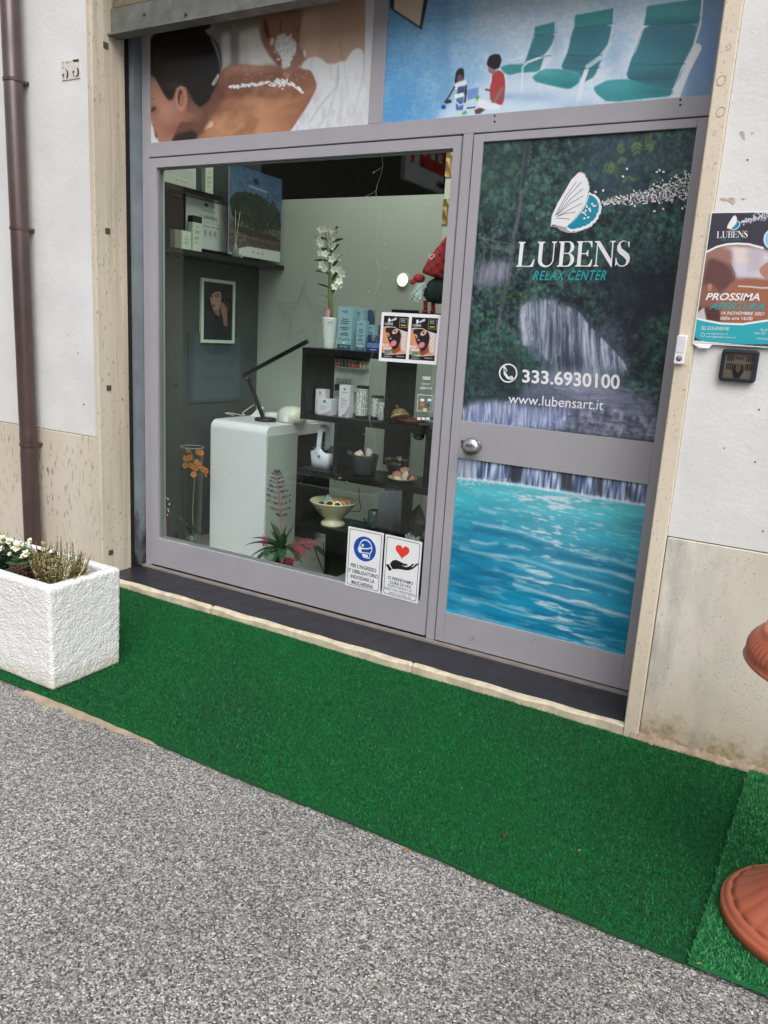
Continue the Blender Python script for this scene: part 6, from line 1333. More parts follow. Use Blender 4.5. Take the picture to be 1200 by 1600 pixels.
l = MB()
for k in range(9): a_ = rn.uniform(0, 6.28); x_, y_ = c.x - .03 + rn.uniform(-.015, .02), c.y + rn.uniform(-.02, .02); l.tube([(x_, y_, szl + .06), (x_ + .004, y_, szl + .11), (x_ + rn.uniform(-.02, .02), y_, szl + .135)], .0007, 4)
l.build('stem', STM, t2)
# mortar with pestle and salt crystals
MG = M('green_marble', (52, 62, 62), .35, var=.3, vs=45, bmp=.05); c = Vector((xat(564, 763, .70), .725, szl))
t = thing('mortar', c, 'dark green marble mortar on the lower shelf', 'mortar')
MB().lathe([(.052, 0), (.056, .004), (.060, .03), (.068, .085), (.071, .100), (.070, .104), (.062, .104), (.055, .07), (.04, .04), (.0005, .03)], c, 44).build('bowl', MG, t, smooth=True)
pe = at(532, 702, y=.72); pt2 = c + Vector((-.018, .0, .08)); d = (pt2 - pe)
solo(MB().tube([pe, pe + d * .04, pe + d * .4, pe + d * .8, pt2 + Vector((.01, 0, -.02))], [.008, .0125, .0125, .0115, .014], 16), 'pestle', M('green_marble_light', (66, 84, 92), .3, var=.2, vs=40), 'dark green marble pestle leaning out of the mortar', 'pestle', smooth=True)
def crystal(c_, r, sc, mat, label, group, seed):
    rr_ = random.Random(seed); bm = bmesh.new()
    pts = []
    for k in range(26): v_ = Vector((rr_.gauss(0, 1), rr_.gauss(0, 1), rr_.gauss(0, 1))).normalized() * r * rr_.uniform(.8, 1.1); pts.append(bm.verts.new((v_.x * sc[0], v_.y * sc[1], v_.z * sc[2])))
    bmesh.ops.convex_hull(bm, input=pts); zmin = min(v.co.z for v in bm.verts)
    for v in bm.verts: v.co.z -= zmin
    me = bpy.data.meshes.new('crystal'); bm.to_mesh(me); bm.free(); me.materials.append(mat)
    o = bpy.data.objects.new('crystal', me); COL.objects.link(o); o.location = c_; return tag(o, label, 'crystal', group)
PINK = M('pink_salt', (206, 152, 124), .45, var=.25, vs=40, bmp=.3); PALE = M('pale_salt', (224, 206, 192), .4, var=.15, vs=40, bmp=.3)
crystal(c + Vector((-.022, -.028, .085)), .027, (1, .9, .85), PALE, 'pale rough crystal at the left of the mortar rim', 'salt crystals in the mortar', 1)
crystal(c + Vector((.030, -.012, .085)), .027, (.85, .8, 1.15), PALE, 'tallest pinkish crystal at the right of the mortar rim', 'salt crystals in the mortar', 2)
crystal(c + Vector((.004, -.035, .085)), .016, (1, .8, .9), PINK, 'small pink crystal between the two big ones in the mortar', 'salt crystals in the mortar', 3)
# pebbles by the mortar
for k, (px, py, r, lb) in enumerate(((531, 748, .012, 'brown pebble furthest from the mortar, topmost of the trio'), (541, 754, .011, 'dark pebble against the foot of the mortar'), (523, 752, .009, 'small pebble nearest the basket planter'))):
    p = at(px, py, z=szl + .004); crystal(Vector((p.x, min(p.y, .86), szl)), r, (1.1, .9, .55), M('river_pebble', (96, 80, 66), .6, var=.3, vs=60), lb, 'pebbles beside the mortar', 20 + k)
# plate with salt rocks
c = Vector((xat(627, 762, .69), .70, szl)); t = thing('plate', c, 'cream ceramic plate holding pink salt rocks', 'plate')
MB().lathe([(.035, 0), (.037, .003), (.060, .010), (.074, .018), (.076, .021), (.074, .022), (.058, .014), (.035, .010), (.0005, .009)], c, 44).build('dish', M('cream_ceramic', (222, 212, 184), .25, var=.03, coat=.3), t, smooth=True)
for k, (dx, dy, r, sc, mt, lb) in enumerate(((-.036, .0, .027, (1, .9, .9), PINK, 'pink salt rock at the left of the plate'), (.004, .012, .030, (.95, .9, 1.15), PINK, 'tallest pink salt rock in the middle of the plate'), (.024, -.020, .024, (.9, .8, 1.1), PALE, 'pale salt rock standing at the front of the plate'), (.048, .006, .020, (1.1, .8, .7), PINK, 'small pink salt rock at the right of the plate'), (-.012, -.036, .018, (1.3, .7, .6), PALE, 'low pale salt chip at the front rim of the plate'), (-.006, .0, .018, (.9, .9, 1), PINK, 'small round pink salt rock leaning on the tallest one'))):
    crystal(c + Vector((dx, dy, .010 + (.03 if k == 5 else 0))), r, sc, mt, lb, 'salt rocks on the plate', 40 + k)
# black bowl of sweets behind the plate
c = Vector((xat(618, 757, .80), .80, szl)); t = thing('sweet_bowl', c, 'black pleated bowl of wrapped sweets behind the salt plate', 'bowl')
MB().lathe([(.030, 0), (.036, .004), (.05, .05), (.064, .088), (.060, .086), (.045, .05), (.0005, .012)], c, 40, ridge=lambda u, r, z: r * (1 + .06 * math.sin(u * math.pi * 16) * min(1, z / .06))).build('bowl', BP, t, smooth=True)
SWM = (M('gold_foil', (212, 176, 70), .25, .7), M('silver_foil', (206, 206, 206), .2, .7), M('brown_wrap', (96, 58, 36), .3))
for (dx, dy, dz, mi, lbl) in ((-.044, -.01, .086, 0, 'yellow gold wrapped sweet at the left rim of the black bowl'), (-.024, .02, .084, 2, 'brown wrapped sweet behind the yellow gold one in the bowl'), (-.008, -.02, .090, 2, 'brown wrapped sweet at the front middle of the black bowl'), (.006, .012, .096, 1, 'silver wrapped sweet on top of the heap in the bowl'), (.022, -.012, .090, 0, 'gold wrapped sweet just right of the silver one'), (.042, .008, .084, 1, 'silver wrapped sweet at the right rim of the black bowl'), (.0, .035, .082, 0, 'gold wrapped sweet at the back of the black bowl')):
    solo(MB().ball(c + Vector((dx, dy, dz)), .013, 8, 5, (1.3, .8, .8), .12), 'wrapped_sweet', SWM[mi], lbl, 'sweet', 'wrapped sweets in the bowl')
# old wash basin with cloths
c = Vector((xat(519, 838, .70), .70, szb)); t = thing('wash_basin', c, 'antique cream ceramic footed basin with faded flower motif', 'basin')
CER = M('old_cream_ceramic', (210, 204, 168), .3, var=.08, vs=9, coat=.3)
MB().lathe([(.064, 0), (.066, .010), (.060, .022), (.045, .030), (.047, .040), (.075, .065), (.108, .108), (.124, .128), (.128, .133), (.124, .136), (.112, .124), (.07, .07), (.0005, .05)], c, 56).build('bowl', CER, t, smooth=True)
fl = MB(); rn = random.Random(2)
for k in range(9):
    a_ = -math.pi / 2 - .22 + rn.uniform(-.16, .16); z = .075 + rn.uniform(0, .025); r_ = .0795 + (z - .065) * .78 + .0025; p = c + Vector((r_ * math.cos(a_), r_ * math.sin(a_), z)); fl.leaf(p, (math.cos(a_ + 1.57) * rn.choice((-1, 1)), math.sin(a_ + 1.57) * .2, rn.uniform(-.2, .9)), .018, .007, .1, nrm=(math.cos(a_), math.sin(a_), -.5), n=3)
fl.build('flower_motif', M('faded_gilt', (140, 106, 50), .5), t)
cl = MB(); nx, ny = 26, 18; NV = M('navy_cloth', (38, 50, 78), .85, var=.15, vs=50)
for i in range(nx + 1):
    for k in range(ny + 1):
        u, v_ = i / nx * 2 - 1, k / ny * 2 - 1; x, y = u * .09, v_ * .085
        q = math.hypot(u, v_); s2 = 1 if q < 1 else 1 / q
        cl.v.append((c.x + .005 + x * s2, c.y + y * s2, c.z + .113 + .012 * math.sin(u * 5) * math.cos(v_ * 4) - .008 * q))
for i in range(nx):
    for k in range(ny): a_ = i * (ny + 1) + k; cl.f.append((a_, a_ + 1, a_ + ny + 2, a_ + ny + 1))
solo(cl, 'navy_cloth', NV, 'folded navy cloth lying in the antique basin', 'cloth', smooth=True)
cols = [(224, 190, 70), (196, 62, 44), (232, 226, 210), (40, 44, 60), (220, 120, 40)]
tt = thing('crochet_wrap', c + Vector((.035, -.01, .11)), 'colourful striped crochet wrap heaped in the antique basin', 'cloth')
for k in range(11):
    y_ = c.y - .055 + .008 * k; r_ = .030 - .0004 * k
    for side, ox in ((0, .008), (1, .056)):
        pts = [(c.x + ox - side * .004 * k * 0 + r_ * math.cos(a2), y_ + .012 * math.sin(a2), c.z + .112 + (r_ * .95) * math.sin(a2)) for a2 in [math.pi * j_ / 10 for j_ in range(11)]]
        MB().tube(pts, .0052, 6).build('stripe', M('yarn_%d' % ((k + side * 2) % 5), cols[(k + side * 2) % 5], .9, bmp=.4, bs=300), tt, smooth=True)
p = c + Vector((-.055, -.02, .118)); m_ = MB().add([p, p + Vector((.06, -.012, 0)), p + Vector((.055, .01, .028)), p + Vector((.012, .02, .045))], [(0, 1, 2, 3)]).add([p, p + Vector((.06, -.012, 0)), p + Vector((.07, .05, .002)), p + Vector((.01, .055, .01))], [(0, 1, 2, 3)])
solo(m_, 'blue_paper', M('pale_blue_paper', (134, 166, 184), .7), 'folded pale blue paper in the antique basin', 'paper')
# green glass, felt drape, rock lamp, white crystals
c = Vector((xat(580, 850, .78), .80, szb)); gg, gt_, gb_ = newmat('green_glass'); gb_.inputs['Base Color'].default_value = C4((70, 150, 120)); gb_.inputs['Transmission Weight'].default_value = .7; gb_.inputs['Roughness'].default_value = .1
t = thing('green_tumbler', c, 'green glass tumbler behind the notice with the mask', 'tumbler'); MB().lathe([(.03, 0), (.034, .004), (.037, .05), (.034, .095), (.030, .098), (.032, .05), (.028, .01), (.0005, .008)], c, 28, ridge=lambda u, r, z: r * (1 + .02 * math.sin(u * 6.283 * 12))).build('glass', gg, t, smooth=True)
l = MB()
for k in range(40): a_ = rn.uniform(0, 6.28); q = .04 * math.sqrt(rn.random()); l.leaf(c + Vector((q * math.cos(a_), -.05 + q * math.sin(a_), .0 + rn.uniform(0, .045))), (math.cos(a_), math.sin(a_), rn.uniform(0, 1)), .024, .013, .4, n=3)
solo(l, 'succulent', LF2, 'small dark green succulent in front of the green tumbler', 'plant')
x0_, x1_ = xat(596, 830, .655), xat(632, 830, .655); zt_ = szl - .036; n = 14; v = []; f = []
for i in range(n + 1):
    u = i / n; x = x0_ + (x1_ - x0_) * u; yy = .606 + .008 * math.sin(u * 6) ; zt2 = szl - .05 + .026 * u
    v += [(x, yy, zt2), (x, yy - .006 * math.sin(u * 9), (zt2 + .42) / 2), (x, yy + .004 * math.sin(u * 7), .42), (x, yy + .006, .42), (x, yy + .006, zt2)]
for i in range(n):
    for k in range(5): f.append((i * 5 + k, i * 5 + (k + 1) % 5, i * 5 + 5 + (k + 1) % 5, i * 5 + 5 + k))
solo(MB().add(v, f), 'grey_towel', M('grey_felt', (70, 74, 78), .95, var=.2, vs=90, bmp=.6, bs=220), 'dark grey felt towel hanging under the lower shelf', 'towel', smooth=True)
t = thing('side_stool', (-1.72, .82, FLO), 'low black side box on the floor behind the notices', 'stool'); MB().box(-1.83, -1.58, .72, .92, FLO, .33).build('box', GB, t, bevel=.004)
c = Vector((xat(648, 838, .80), .82, .33)); o = crystal(c, .085, (.62, .55, 1.15), M('brown_rock', (104, 94, 84), .6, var=.4, vs=22, bmp=.5), 'big grey brown rock lamp behind the notice with the heart', None, 77); o['category'] = 'rock lamp'; o.name = 'rock_lamp'
t = thing('white_crystals', (xat(640, 848, .70), .73, .33), 'cluster of white crystals at the foot of the rock lamp', 'crystal')
for k in range(26):
    rr_ = random.Random(100 + k); p = Vector((xat(640, 848, .70) + rr_.gauss(0, .022), .73 + rr_.gauss(0, .012), .335 + abs(rr_.gauss(0, .014)))); d = Vector((rr_.gauss(0, .7), rr_.gauss(0, .5) - .3, 1)).normalized(); m_ = MB().tube([p, p + d * .022, p + d * .03], [.007, .006, .0005], 6)
    m_.build('spike', M('white_quartz', (224, 228, 226), .3, var=.05), t)
m_ = MB(); pts = [at(561, 762, y=.88), at(561, 780, y=.89), at(564, 792, y=.9), at(562, 799, y=.9), at(545, 799, y=.88)]; sm = [pts[i].lerp(pts[i + 1], k / 4) for i in range(4) for k in range(4)] + [pts[-1]]
m_.tube(sm, .0022, 5); solo(m_, 'black_cable', BP, 'thin black cable hanging under the mortar shelf', 'cable')

# ---- potted white orchid on the shelf top
c = Vector((xat(512, 541, .70), .715, szt)); t = thing('white_orchid', c, 'white dendrobium orchid in a ribbed white pot on the shelf', 'plant')
hp_ = zat(512, 496, .70) - szt
MB().lathe([(.030 + .0135 * (i / 24), hp_ * i / 24) for i in range(25)] + [(.0405, hp_), (.039, hp_ * .9), (.0005, hp_ * .88)], c, 40, ridge=lambda u, r, z: r * (1 + .022 * math.sin(z * 420))).build('pot', M('white_ribbed_ceramic', (226, 230, 230), .3, var=.02), t, smooth=True)
Yp = .715
CANE = M('orchid_cane', (124, 132, 84), .5, var=.2); cn = MB()
cpts = [at(*q, y=Yp) for q in ((519, 500), (518, 470), (517, 440), (515, 410), (512, 385), (508, 362), (505, 352))]; cn.tube(cpts, [.007, .008, .0075, .006, .005, .003, .002], 8)
cp2 = [at(*q, y=Yp + .012) for q in ((516, 500), (513, 465), (514, 430), (517, 400), (515, 375), (512, 355))]; cn.tube(cp2, [.004, .0045, .004, .0035, .003, .002], 6); cn.build('stem', CANE, t, smooth=True)
ol = MB()
for (px, py), (dx, dz), L in (((520, 378), (1, .3), .075), ((516, 362), (1, .55), .06), ((516, 395), (.9, .75), .075), ((519, 418), (.8, .9), .09), ((512, 375), (-1, .3), .08), ((512, 388), (-1, -.25), .07), ((514, 408), (-1, .1), .09), ((515, 428), (-1, .25), .09), ((518, 440), (.75, 1.0), .10), ((516, 462), (.8, 1.1), .09), ((515, 450), (-1, .35), .075)):
    ol.leaf(at(px, py, y=Yp), (dx, -.15, dz), L, .016, .25, nrm=(0, .6, .8), n=6)
ol.build('leaves', M('orchid_leaf', (58, 84, 48), .4, var=.25), t)
ol = MB()
for (px, py), (dx, dz) in (((514, 465), (-1, .35)), ((514, 478), (-.9, .6))): p = at(px, py, y=Yp - .01); ol.tube([p, p + Vector((dx * .03, 0, dz * .03)), p + Vector((dx * .06, 0, dz * .035))], [.0012, .001, .0005], 4)
ol.build('root', STM, t)
rn = random.Random(17); FC = M('orchid_white', (236, 240, 226), .5, var=.04, vs=80); FY = M('orchid_throat', (178, 190, 110), .5)
for (px, py) in ((502, 358), (511, 357), (519, 358), (526, 364), (523, 371), (499, 374), (502, 381), (517, 381), (522, 386), (501, 395), (508, 397), (524, 401), (519, 405), (530, 402), (503, 414), (508, 420), (522, 421), (530, 422), (534, 428), (530, 440), (524, 448), (534, 446)):
    p = at(px, py, y=Yp - .018 + rn.uniform(-.012, .012)); f_ = MB(); a0 = rn.uniform(0, 6.28); nn = Vector((rn.uniform(-.5, .6), -1, rn.uniform(-.3, .5))).normalized(); e1 = nn.cross(Vector((0, 0, 1))).normalized(); e2 = nn.cross(e1)
    for k in range(5): a_ = a0 + k * 1.2566; d = e1 * math.cos(a_) + e2 * math.sin(a_) + nn * .25; f_.leaf(p, d, rn.uniform(.021, .026), .0165, .15, nrm=nn, n=3)
    fo = f_.build('flower', FC, t); MB().ball(p + nn * .003, .0032, 6, 4).build('throat', FY, fo)
tg_ = at(512, 489, y=.70); MB().add([tg_ + Vector((-.012, 0, -.025)), tg_ + Vector((.012, 0, -.025)), tg_ + Vector((.014, .003, .018)), tg_ + Vector((-.008, .003, .018))], [(0, 1, 2, 3)]).build('price_tag', M('pink_tag', (224, 150, 160), .5, var=.3, vs=60), t)
G = Flat(plane_y(.665)); G.ring(516.5, 505, 4.2, .5, ry=3.4); G.shape([[(514, 504), (519, 504), (519, 504.8), (514, 504.8)]]); G.build('pot_mark', TXT, t)

# ---- orange orchid in a glass cylinder
c = Vector((-3.135, .60, FLO)); gv, gt2, gb2 = newmat('vase_glass'); gt2.nodes.remove(gb2)
a_n = gt2.nodes.new('ShaderNodeBsdfTransparent'); a_n.inputs[0].default_value = (.88, .91, .90, 1); b_n = gt2.nodes.new('ShaderNodeBsdfGlossy'); b_n.inputs['Roughness'].default_value = .03; lw = gt2.nodes.new('ShaderNodeLayerWeight'); lw.inputs[0].default_value = .3
mx = gt2.nodes.new('ShaderNodeMixShader'); gt2.links.new(mth(gt2, 'MULTIPLY', lw.outputs['Facing'], .35), mx.inputs[0]); gt2.links.new(a_n.outputs[0], mx.inputs[1]); gt2.links.new(b_n.outputs[0], mx.inputs[2]); gt2.links.new(mx.outputs[0], gt2.nodes['Material Output'].inputs[0])
vh = zat(310, 700, .60) - FLO
t = thing('glass_vase', c, 'tall clear glass cylinder vase beside the white desk', 'vase')
MB().lathe([(.045, 0), (.052, .01), (.060, vh * .5), (.066, vh)], c, 40, Matrix.Rotation(0, 4, 'X'), cap=False).build('cylinder', gv, t, smooth=True)
MB().lathe([(.0655, vh - .001), (.0675, vh), (.0655, vh + .002), (.064, vh)], c, 40, cap=False).build('rim', M('glass_rim', (170, 180, 180), .15), t, smooth=True)
t = thing('orange_orchid', c + Vector((0, 0, .01)), 'orange phalaenopsis orchid standing in the tall glass vase', 'plant')
MB().lathe([(.032, .01), (.040, .085), (.038, .085), (.030, .02)], c, 24).build('pot', M('clear_grey_pot', (92, 100, 92), .3), t, smooth=True)
l = MB()
for d, L in (((1, -.4, 1.3), .16), ((.6, -.5, 1.0), .12), ((-1, -.2, 1.4), .15), ((-.5, -.4, 1.6), .13)): l.leaf(c + Vector((0, 0, .085)), Vector(d), L, .045, .5, n=6)
l.build('leaves', M('orchid_dark_leaf', (56, 76, 52), .4, var=.2), t)
Yo = .585; s_ = MB(); s_.tube([at(*q, y=Yo) for q in ((302, 845), (301, 800), (303, 760), (305, 735), (302, 715), (296, 702))], .0028, 6); s_.build('stem', CANE, t)
OR = M('orange_petal', (214, 136, 58), .5, var=.16, vs=60); ORL = M('magenta_lip', (170, 80, 96), .5)
for (px, py) in ((294, 703), (291, 716), (310, 706), (314, 707), (297, 715), (290, 727), (299, 727), (308, 722), (306, 731), (313, 727), (318, 733), (303, 741), (323, 735), (322, 741)):
    p = at(px, py, y=Yo - .012 + rn.uniform(-.012, .012)); f_ = MB(); nn = Vector((rn.uniform(-.4, .6), -1, rn.uniform(-.2, .3))).normalized(); e1 = nn.cross(Vector((0, 0, 1))).normalized(); e2 = nn.cross(e1)
    for k in range(5):
        a_ = math.pi / 2 + k * 1.2566; d = e1 * math.cos(a_) + e2 * math.sin(a_) + nn * .12; wide = .026 if k in (1, 4) else .016; f_.leaf(p, d, .021, wide, .0, nrm=nn, n=4)
    fo = f_.build('flower', OR, t); MB().ball(p + nn * .005, .0042, 7, 5).build('lip', ORL, fo)

# ---- bromeliad with pink moss
c = Vector((xat(438, 870, .44), .455, FLO)); t = thing('bromeliad', c, 'bromeliad with purple berry spike and pink moss behind the glass', 'plant')
ph = .115
MB().lathe([(.045, 0), (.062, ph), (.058, ph), (.05, ph - .02), (.0005, ph - .02)], c, 28).build('pot', M('plum_pot', (120, 84, 96), .5), t, smooth=True)
BL = M('bromeliad_leaf', (46, 74, 50), .35, var=.4, vs=14); l = MB(); top = Vector((c.x, c.y, FLO + ph + .02))
pz = at(438, 850, y=.44).z; top.z = max(top.z, pz - .03)
for d, L, W2, dr in (((-1, -.1, .55), .19, .034, .9), ((-1, -.25, .35), .21, .036, .9), ((-1, -.5, .1), .18, .036, 1.1), ((-.5, -.9, .1), .17, .04, 1.3), ((.1, -.9, .0), .16, .045, 1.3), ((.45, -.6, .3), .17, .036, 1.2), ((.9, -.4, .45), .22, .036, 1.3), ((1, 0, .7), .18, .032, 1.2), ((.5, .2, 1.6), .14, .030, .5), ((-.55, .1, 1.1), .15, .032, .7), ((.15, .2, 2), .12, .03, .4), ((.9, .5, .6), .2, .034, 1.2), ((-.8, .5, .8), .18, .034, 1.1), ((-.25, -.35, 1.2), .10, .032, .6), ((.3, -.3, 1.3), .10, .032, .6)):
    l.leaf(top, d, L * 1.1, W2 * 1.3, dr, n=9, cup=.3)
l.build('leaves', BL, t)
sp = MB(); Ys = c.y; spts = [at(*q, y=Ys) for q in ((443, 852), (441, 830), (438, 805), (436, 780), (434, 755), (433, 735))]; sp.tube(spts, [.0055, .005, .0042, .0035, .0028, .0015], 7)
for i, (px, py, L) in enumerate(((440, 806, 9), (438, 798, 16), (437, 788, 19), (436, 779, 20), (435, 770, 17), (434, 762, 14), (434, 755, 12), (433, 748, 10), (433, 742, 8))):
    for s2 in (-1, 1):
        p = at(px, py, y=Ys); e_ = at(px + s2 * L, py - L * .32, y=Ys - .01 * (i % 3 - 1)); md = p.lerp(e_, .5) + Vector((0, 0, -.006)); sp.tube([p, md, e_], [.0018, .0013, .0006], 4)
so = sp.build('spike', M('pink_bract', (164, 84, 96), .6, var=.2), t, smooth=True)
bb = MB(); rn = random.Random(3)
for i, (px, py, L) in enumerate(((440, 806, 9), (438, 798, 16), (437, 788, 19), (436, 779, 20), (435, 770, 17), (434, 762, 14), (434, 755, 12), (433, 748, 10), (433, 742, 8), (433, 737, 4))):
    for s2 in (-1, 1):
        for k in range(13): u = rn.uniform(.1, 1); p = at(px + s2 * L * u, py - L * .32 * u - .4 + rn.uniform(-1.6, 1.6) + 2.5 * u * (1 - u), y=Ys - .004 + rn.uniform(-.008, .008)); bb.ball(p, rn.uniform(.0026, .0042), 5, 4)
bb.build('berries', M('purple_berry', (66, 44, 72), .4), so)
PM = M('pink_moss', (196, 58, 104), .85, var=.25, vs=90); ms_ = MB(); rn = random.Random(6)
for cx_, cz_, rx_, rz_ in ((428, 868, 15, 9), (466, 862, 9, 14), (444, 878, 12, 6), (412, 846, 6, 8), (482, 850, 10, 10)):
    for k in range(150 if rx_ > 8 and cx_ < 470 else 45):
        p = at(cx_ + rn.gauss(0, .45) * rx_, cz_ + rn.gauss(0, .45) * rz_, y=.42 + rn.uniform(-.03, .04)); q = [p]
        for j_ in range(3): q.append(q[-1] + Vector((rn.gauss(0, .007), rn.gauss(0, .005), rn.gauss(0, .007))))
        ms_.tube(q, .0009, 3, cap=False)
ms_.build('moss', PM, t)
rn = random.Random(9)
# ---- trailing stems right of the bromeliad
t = thing('plant_stand', (xat(520, 880, .60), .60, FLO), 'thin dark wire plant stand leaning beside the bromeliad', 'stand')
MB().tube([at(490, 852, y=.52), at(497, 872, y=.56), at(506, 896, y=.60)], .0032, 6).tube([at(505, 848, y=.70), at(508, 880, y=.70), at(510, 900, y=.70)], .0028, 6).build('wires', BP, t)
l = MB(); l.leaf(at(483, 856, y=.50), (1, -.2, .5), .13, .045, 1.6, n=8); solo(l, 'rubber_leaf', M('dark_rubber_leaf', (30, 42, 34), .3), 'single dark drooping leaf right of the bromeliad', 'leaf')

# ---- left side wall: two shelves with prints and products
XS = -3.10                                  # front edge of the side shelves
def pxx(px, py, x=XS): return at(px, py, x=x)
s1z = pxx(360, 401).z; s2z = pxx(290, 292).z
for (ya, yb, z, lb) in ((.34, 1.368, s1z, 'lower black wall shelf on the dark side wall with prints and diffuser'), (.34, .80, s2z, 'upper black wall shelf at the top left of the window')):
    t = thing('wall_shelf', (XS - .1, (ya + yb) / 2, z), lb, 'shelf', 'black wall shelves'); MB().box(-3.298, XS, ya, yb, z - .028, z).build('board', BLK, t, bevel=.002)
def side_print(name, q, x, label, paint, ppm=700, thick=.004, mat=None, **k):
    q = [at(*c_, x=x) for c_ in q]; zt_ = (q[0].z + q[1].z) / 2; zb_ = (q[2].z + q[3].z) / 2; ya = (q[0].y + q[3].y) / 2; yb = (q[1].y + q[2].y) / 2
    tt = thing(name, (x, (ya + yb) / 2, zb_), label, 'print', k.get('group'))
    MB().box(x - thick, x, ya, yb, zb_, zt_).build('board', mat or WHT, tt)
    Q = [(x + .0006, ya, zt_), (x + .0006, yb, zt_), (x + .0006, yb, zb_), (x + .0006, ya, zb_)]
    Pp = Paint(Q, lambda u, v: (u, v), ppm=ppm, base=(200, 210, 200)); paint(Pp); Pp.build('picture', tt, rough=.4); return tt, quadmap(Q, .0008)
def p_tree(P):
    v_ = (P.Y / P.h)[..., None]; n_ = vnoise(P.h, P.w, 12, 12, 5, 3)[..., None]
    P.a = np.array([62, 88, 116.]) * (1 - v_) + np.array([108, 130, 150.]) * v_ + (n_ - .5) * 40
    P.blob(.58, .98 - .42, .52, .20, (92, 90, 84)) if False else None
    g_ = np.clip((vnoise(P.h, P.w, 2.4, 2.4, 7, 2) - .4) * 3, 0, 1)[..., None]
    P.put(P.pm([(0, .60), (.3, .62), (.6, .64), (1, .62), (1, 1), (0, 1)], 1), np.array([54, 50, 46.]) + g_ * np.array([90, 84, 76.]))
    P.put(P.pm([(0, .40), (.06, .34), (.12, .30), (.18, .285), (.3, .27), (.4, .26), (.52, .28), (.62, .30), (.72, .34), (.84, .40), (.92, .46), (1, .52), (1, .62), (.7, .62), (.6, .66), (.54, .68), (.5, .63), (.2, .60), (.05, .55)], 1), np.array([26, 34, 28.]) + g_ * np.array([34, 50, 34.]))
    rt_ = random.Random(8)
    for k in range(700):
        a_ = rt_.uniform(0, 6.28); q = rt_.random() ** .35; x_, y_ = .5 + .47 * q * math.cos(a_), .46 + .19 * q * math.sin(a_) - .03 * math.sin(3 + x_ * 5 if k else 0); P.blob(x_, y_, .022, .012, rt_.choice([(20, 28, 24), (34, 48, 36), (48, 66, 46), (26, 34, 30)]), rt_.random() * 3, .9, .5)
    P.poly([(.1, .66), (.9, .70), (1, .76), (.4, .76), (.1, .72)], (44, 42, 34), 2, .9); P.poly([(.3, .78), (1, .79), (1, .86), (.35, .85)], (70, 60, 50), 3, .7)
    P.poly([(.15, .93), (.35, .88), (1, .87), (1, 1), (0, 1)], (200, 212, 206), .4); P.blob(.49, .115, .05, .035, (40, 42, 44)); P.poly([(.35, .175), (.7, .19), (.7, .215), (.35, .20)], (130, 156, 176), .5, .8)
    for k in range(3): P.blob(.46 + .09 * k, .935, .028, .018, (170, 182, 178))
side_print('landscape_print', [(358, 260), (437.5, 274), (441, 410), (357, 397)], XS + .01, 'print of a dark olive tree against blue sky on the lower shelf', p_tree)
def p_carmen(P):
    P.a[:] = (196, 206, 200); P.line([(.55, .02), (.75, .12), (.9, .3), (1, .5)], 3, (150, 130, 150), .7, 3); P.line([(.7, .0), (.85, .1), (1, .2)], 3, (120, 106, 128), .7, 3); P.poly([(.62, 0), (1, 0), (1, .5), (.85, .2)], (176, 160, 182), 6, .5)
    P.blob(.47, .08, .05, .035, (40, 44, 48)); P.poly([(.38, .19), (.7, .20), (.7, .215), (.38, .205)], (120, 130, 130), .3)
    for y_ in (.42, .445, .74, .76): P.line([(.38, y_), (.82, y_ + .01)], 1, (140, 150, 148), .8)
    for k in range(3): P.poly([(.42 + .12 * k, .60), (.49 + .12 * k, .58 + .0 * k), (.50 + .12 * k, .72), (.42 + .12 * k, .71)], (150, 160, 158), 1)
t, W = side_print('product_print', [(286, 308), (352, 319), (357, 396), (295, 384)], XS - .07, 'pale cosmetics print reading CARMEN on the lower wall shelf', p_carmen)
G = Flat(W); G.text('CARMEN', [(.34, .30), (.74, .37)]); G.text('bellezza della pelle', [(.4, .50), (.82, .545)]); G.build('lettering', INK, t)
def p_plain(P):
    P.a[:] = (186, 198, 190)
    for k in range(4): P.line([(.2, .25 + .1 * k), (.9, .25 + .1 * k)], 1.2, (120, 130, 126), .8)
    for k in range(3): P.blob(.45 + .13 * k, .78, .04, .03, (130, 140, 138))
side_print('product_print', [(250, 255), (303, 255), (309, 297), (250, 282)], XS - .05, 'pale print cut off by the frame on the upper wall shelf', p_plain)
def sbox(y0_, y1_, x0_, x1_, z, h, mat, label, cap=None, nm='product_box', grp='cosmetic boxes on the wall shelves'):
    tt = thing(nm, ((x0_ + x1_) / 2, (y0_ + y1_) / 2, z), label, 'product box', grp); MB().box(x0_, x1_, y0_, y1_, z, z + h).build('carton', mat, tt, bevel=.001)
    if cap: MB().box(x0_ - .0005, x1_ + .0005, y0_ - .0005, y1_ + .0005, z + h * .82, z + h + .001).build('lid', cap, tt)
    G = Flat(lambda u, v: Vector((x1_ + .0008, y0_ + (y1_ - y0_) * u, z + h * (1 - v))))
    for v_, a_, b_ in ((.42, .2, .8), (.47, .25, .7), (.6, .2, .75), (.64, .2, .6), (.75, .25, .7)): G.shape([[(a_, v_), (b_, v_), (b_, v_ + .014), (a_, v_ + .014)]])
    G.dot(.5, .30, .09, .02); G.build('print', TXT, tt)
PG = M('pale_green_card', (186, 200, 182), .5, var=.03); GC = M('dull_card', (120, 118, 104), .5)
def yz(px, py, x): p = at(px, py, x=x); return p.y, p.z
y_a = yz(301, 390, XS - .01)[0]; y_b = yz(315, 390, XS - .01)[0]
sbox(y_a, y_b, XS - .045, XS - .01, s1z, yz(308, 338, XS - .01)[1] - s1z, PG, 'tall pale green box with a dark lid in front of the CARMEN print', BLK)
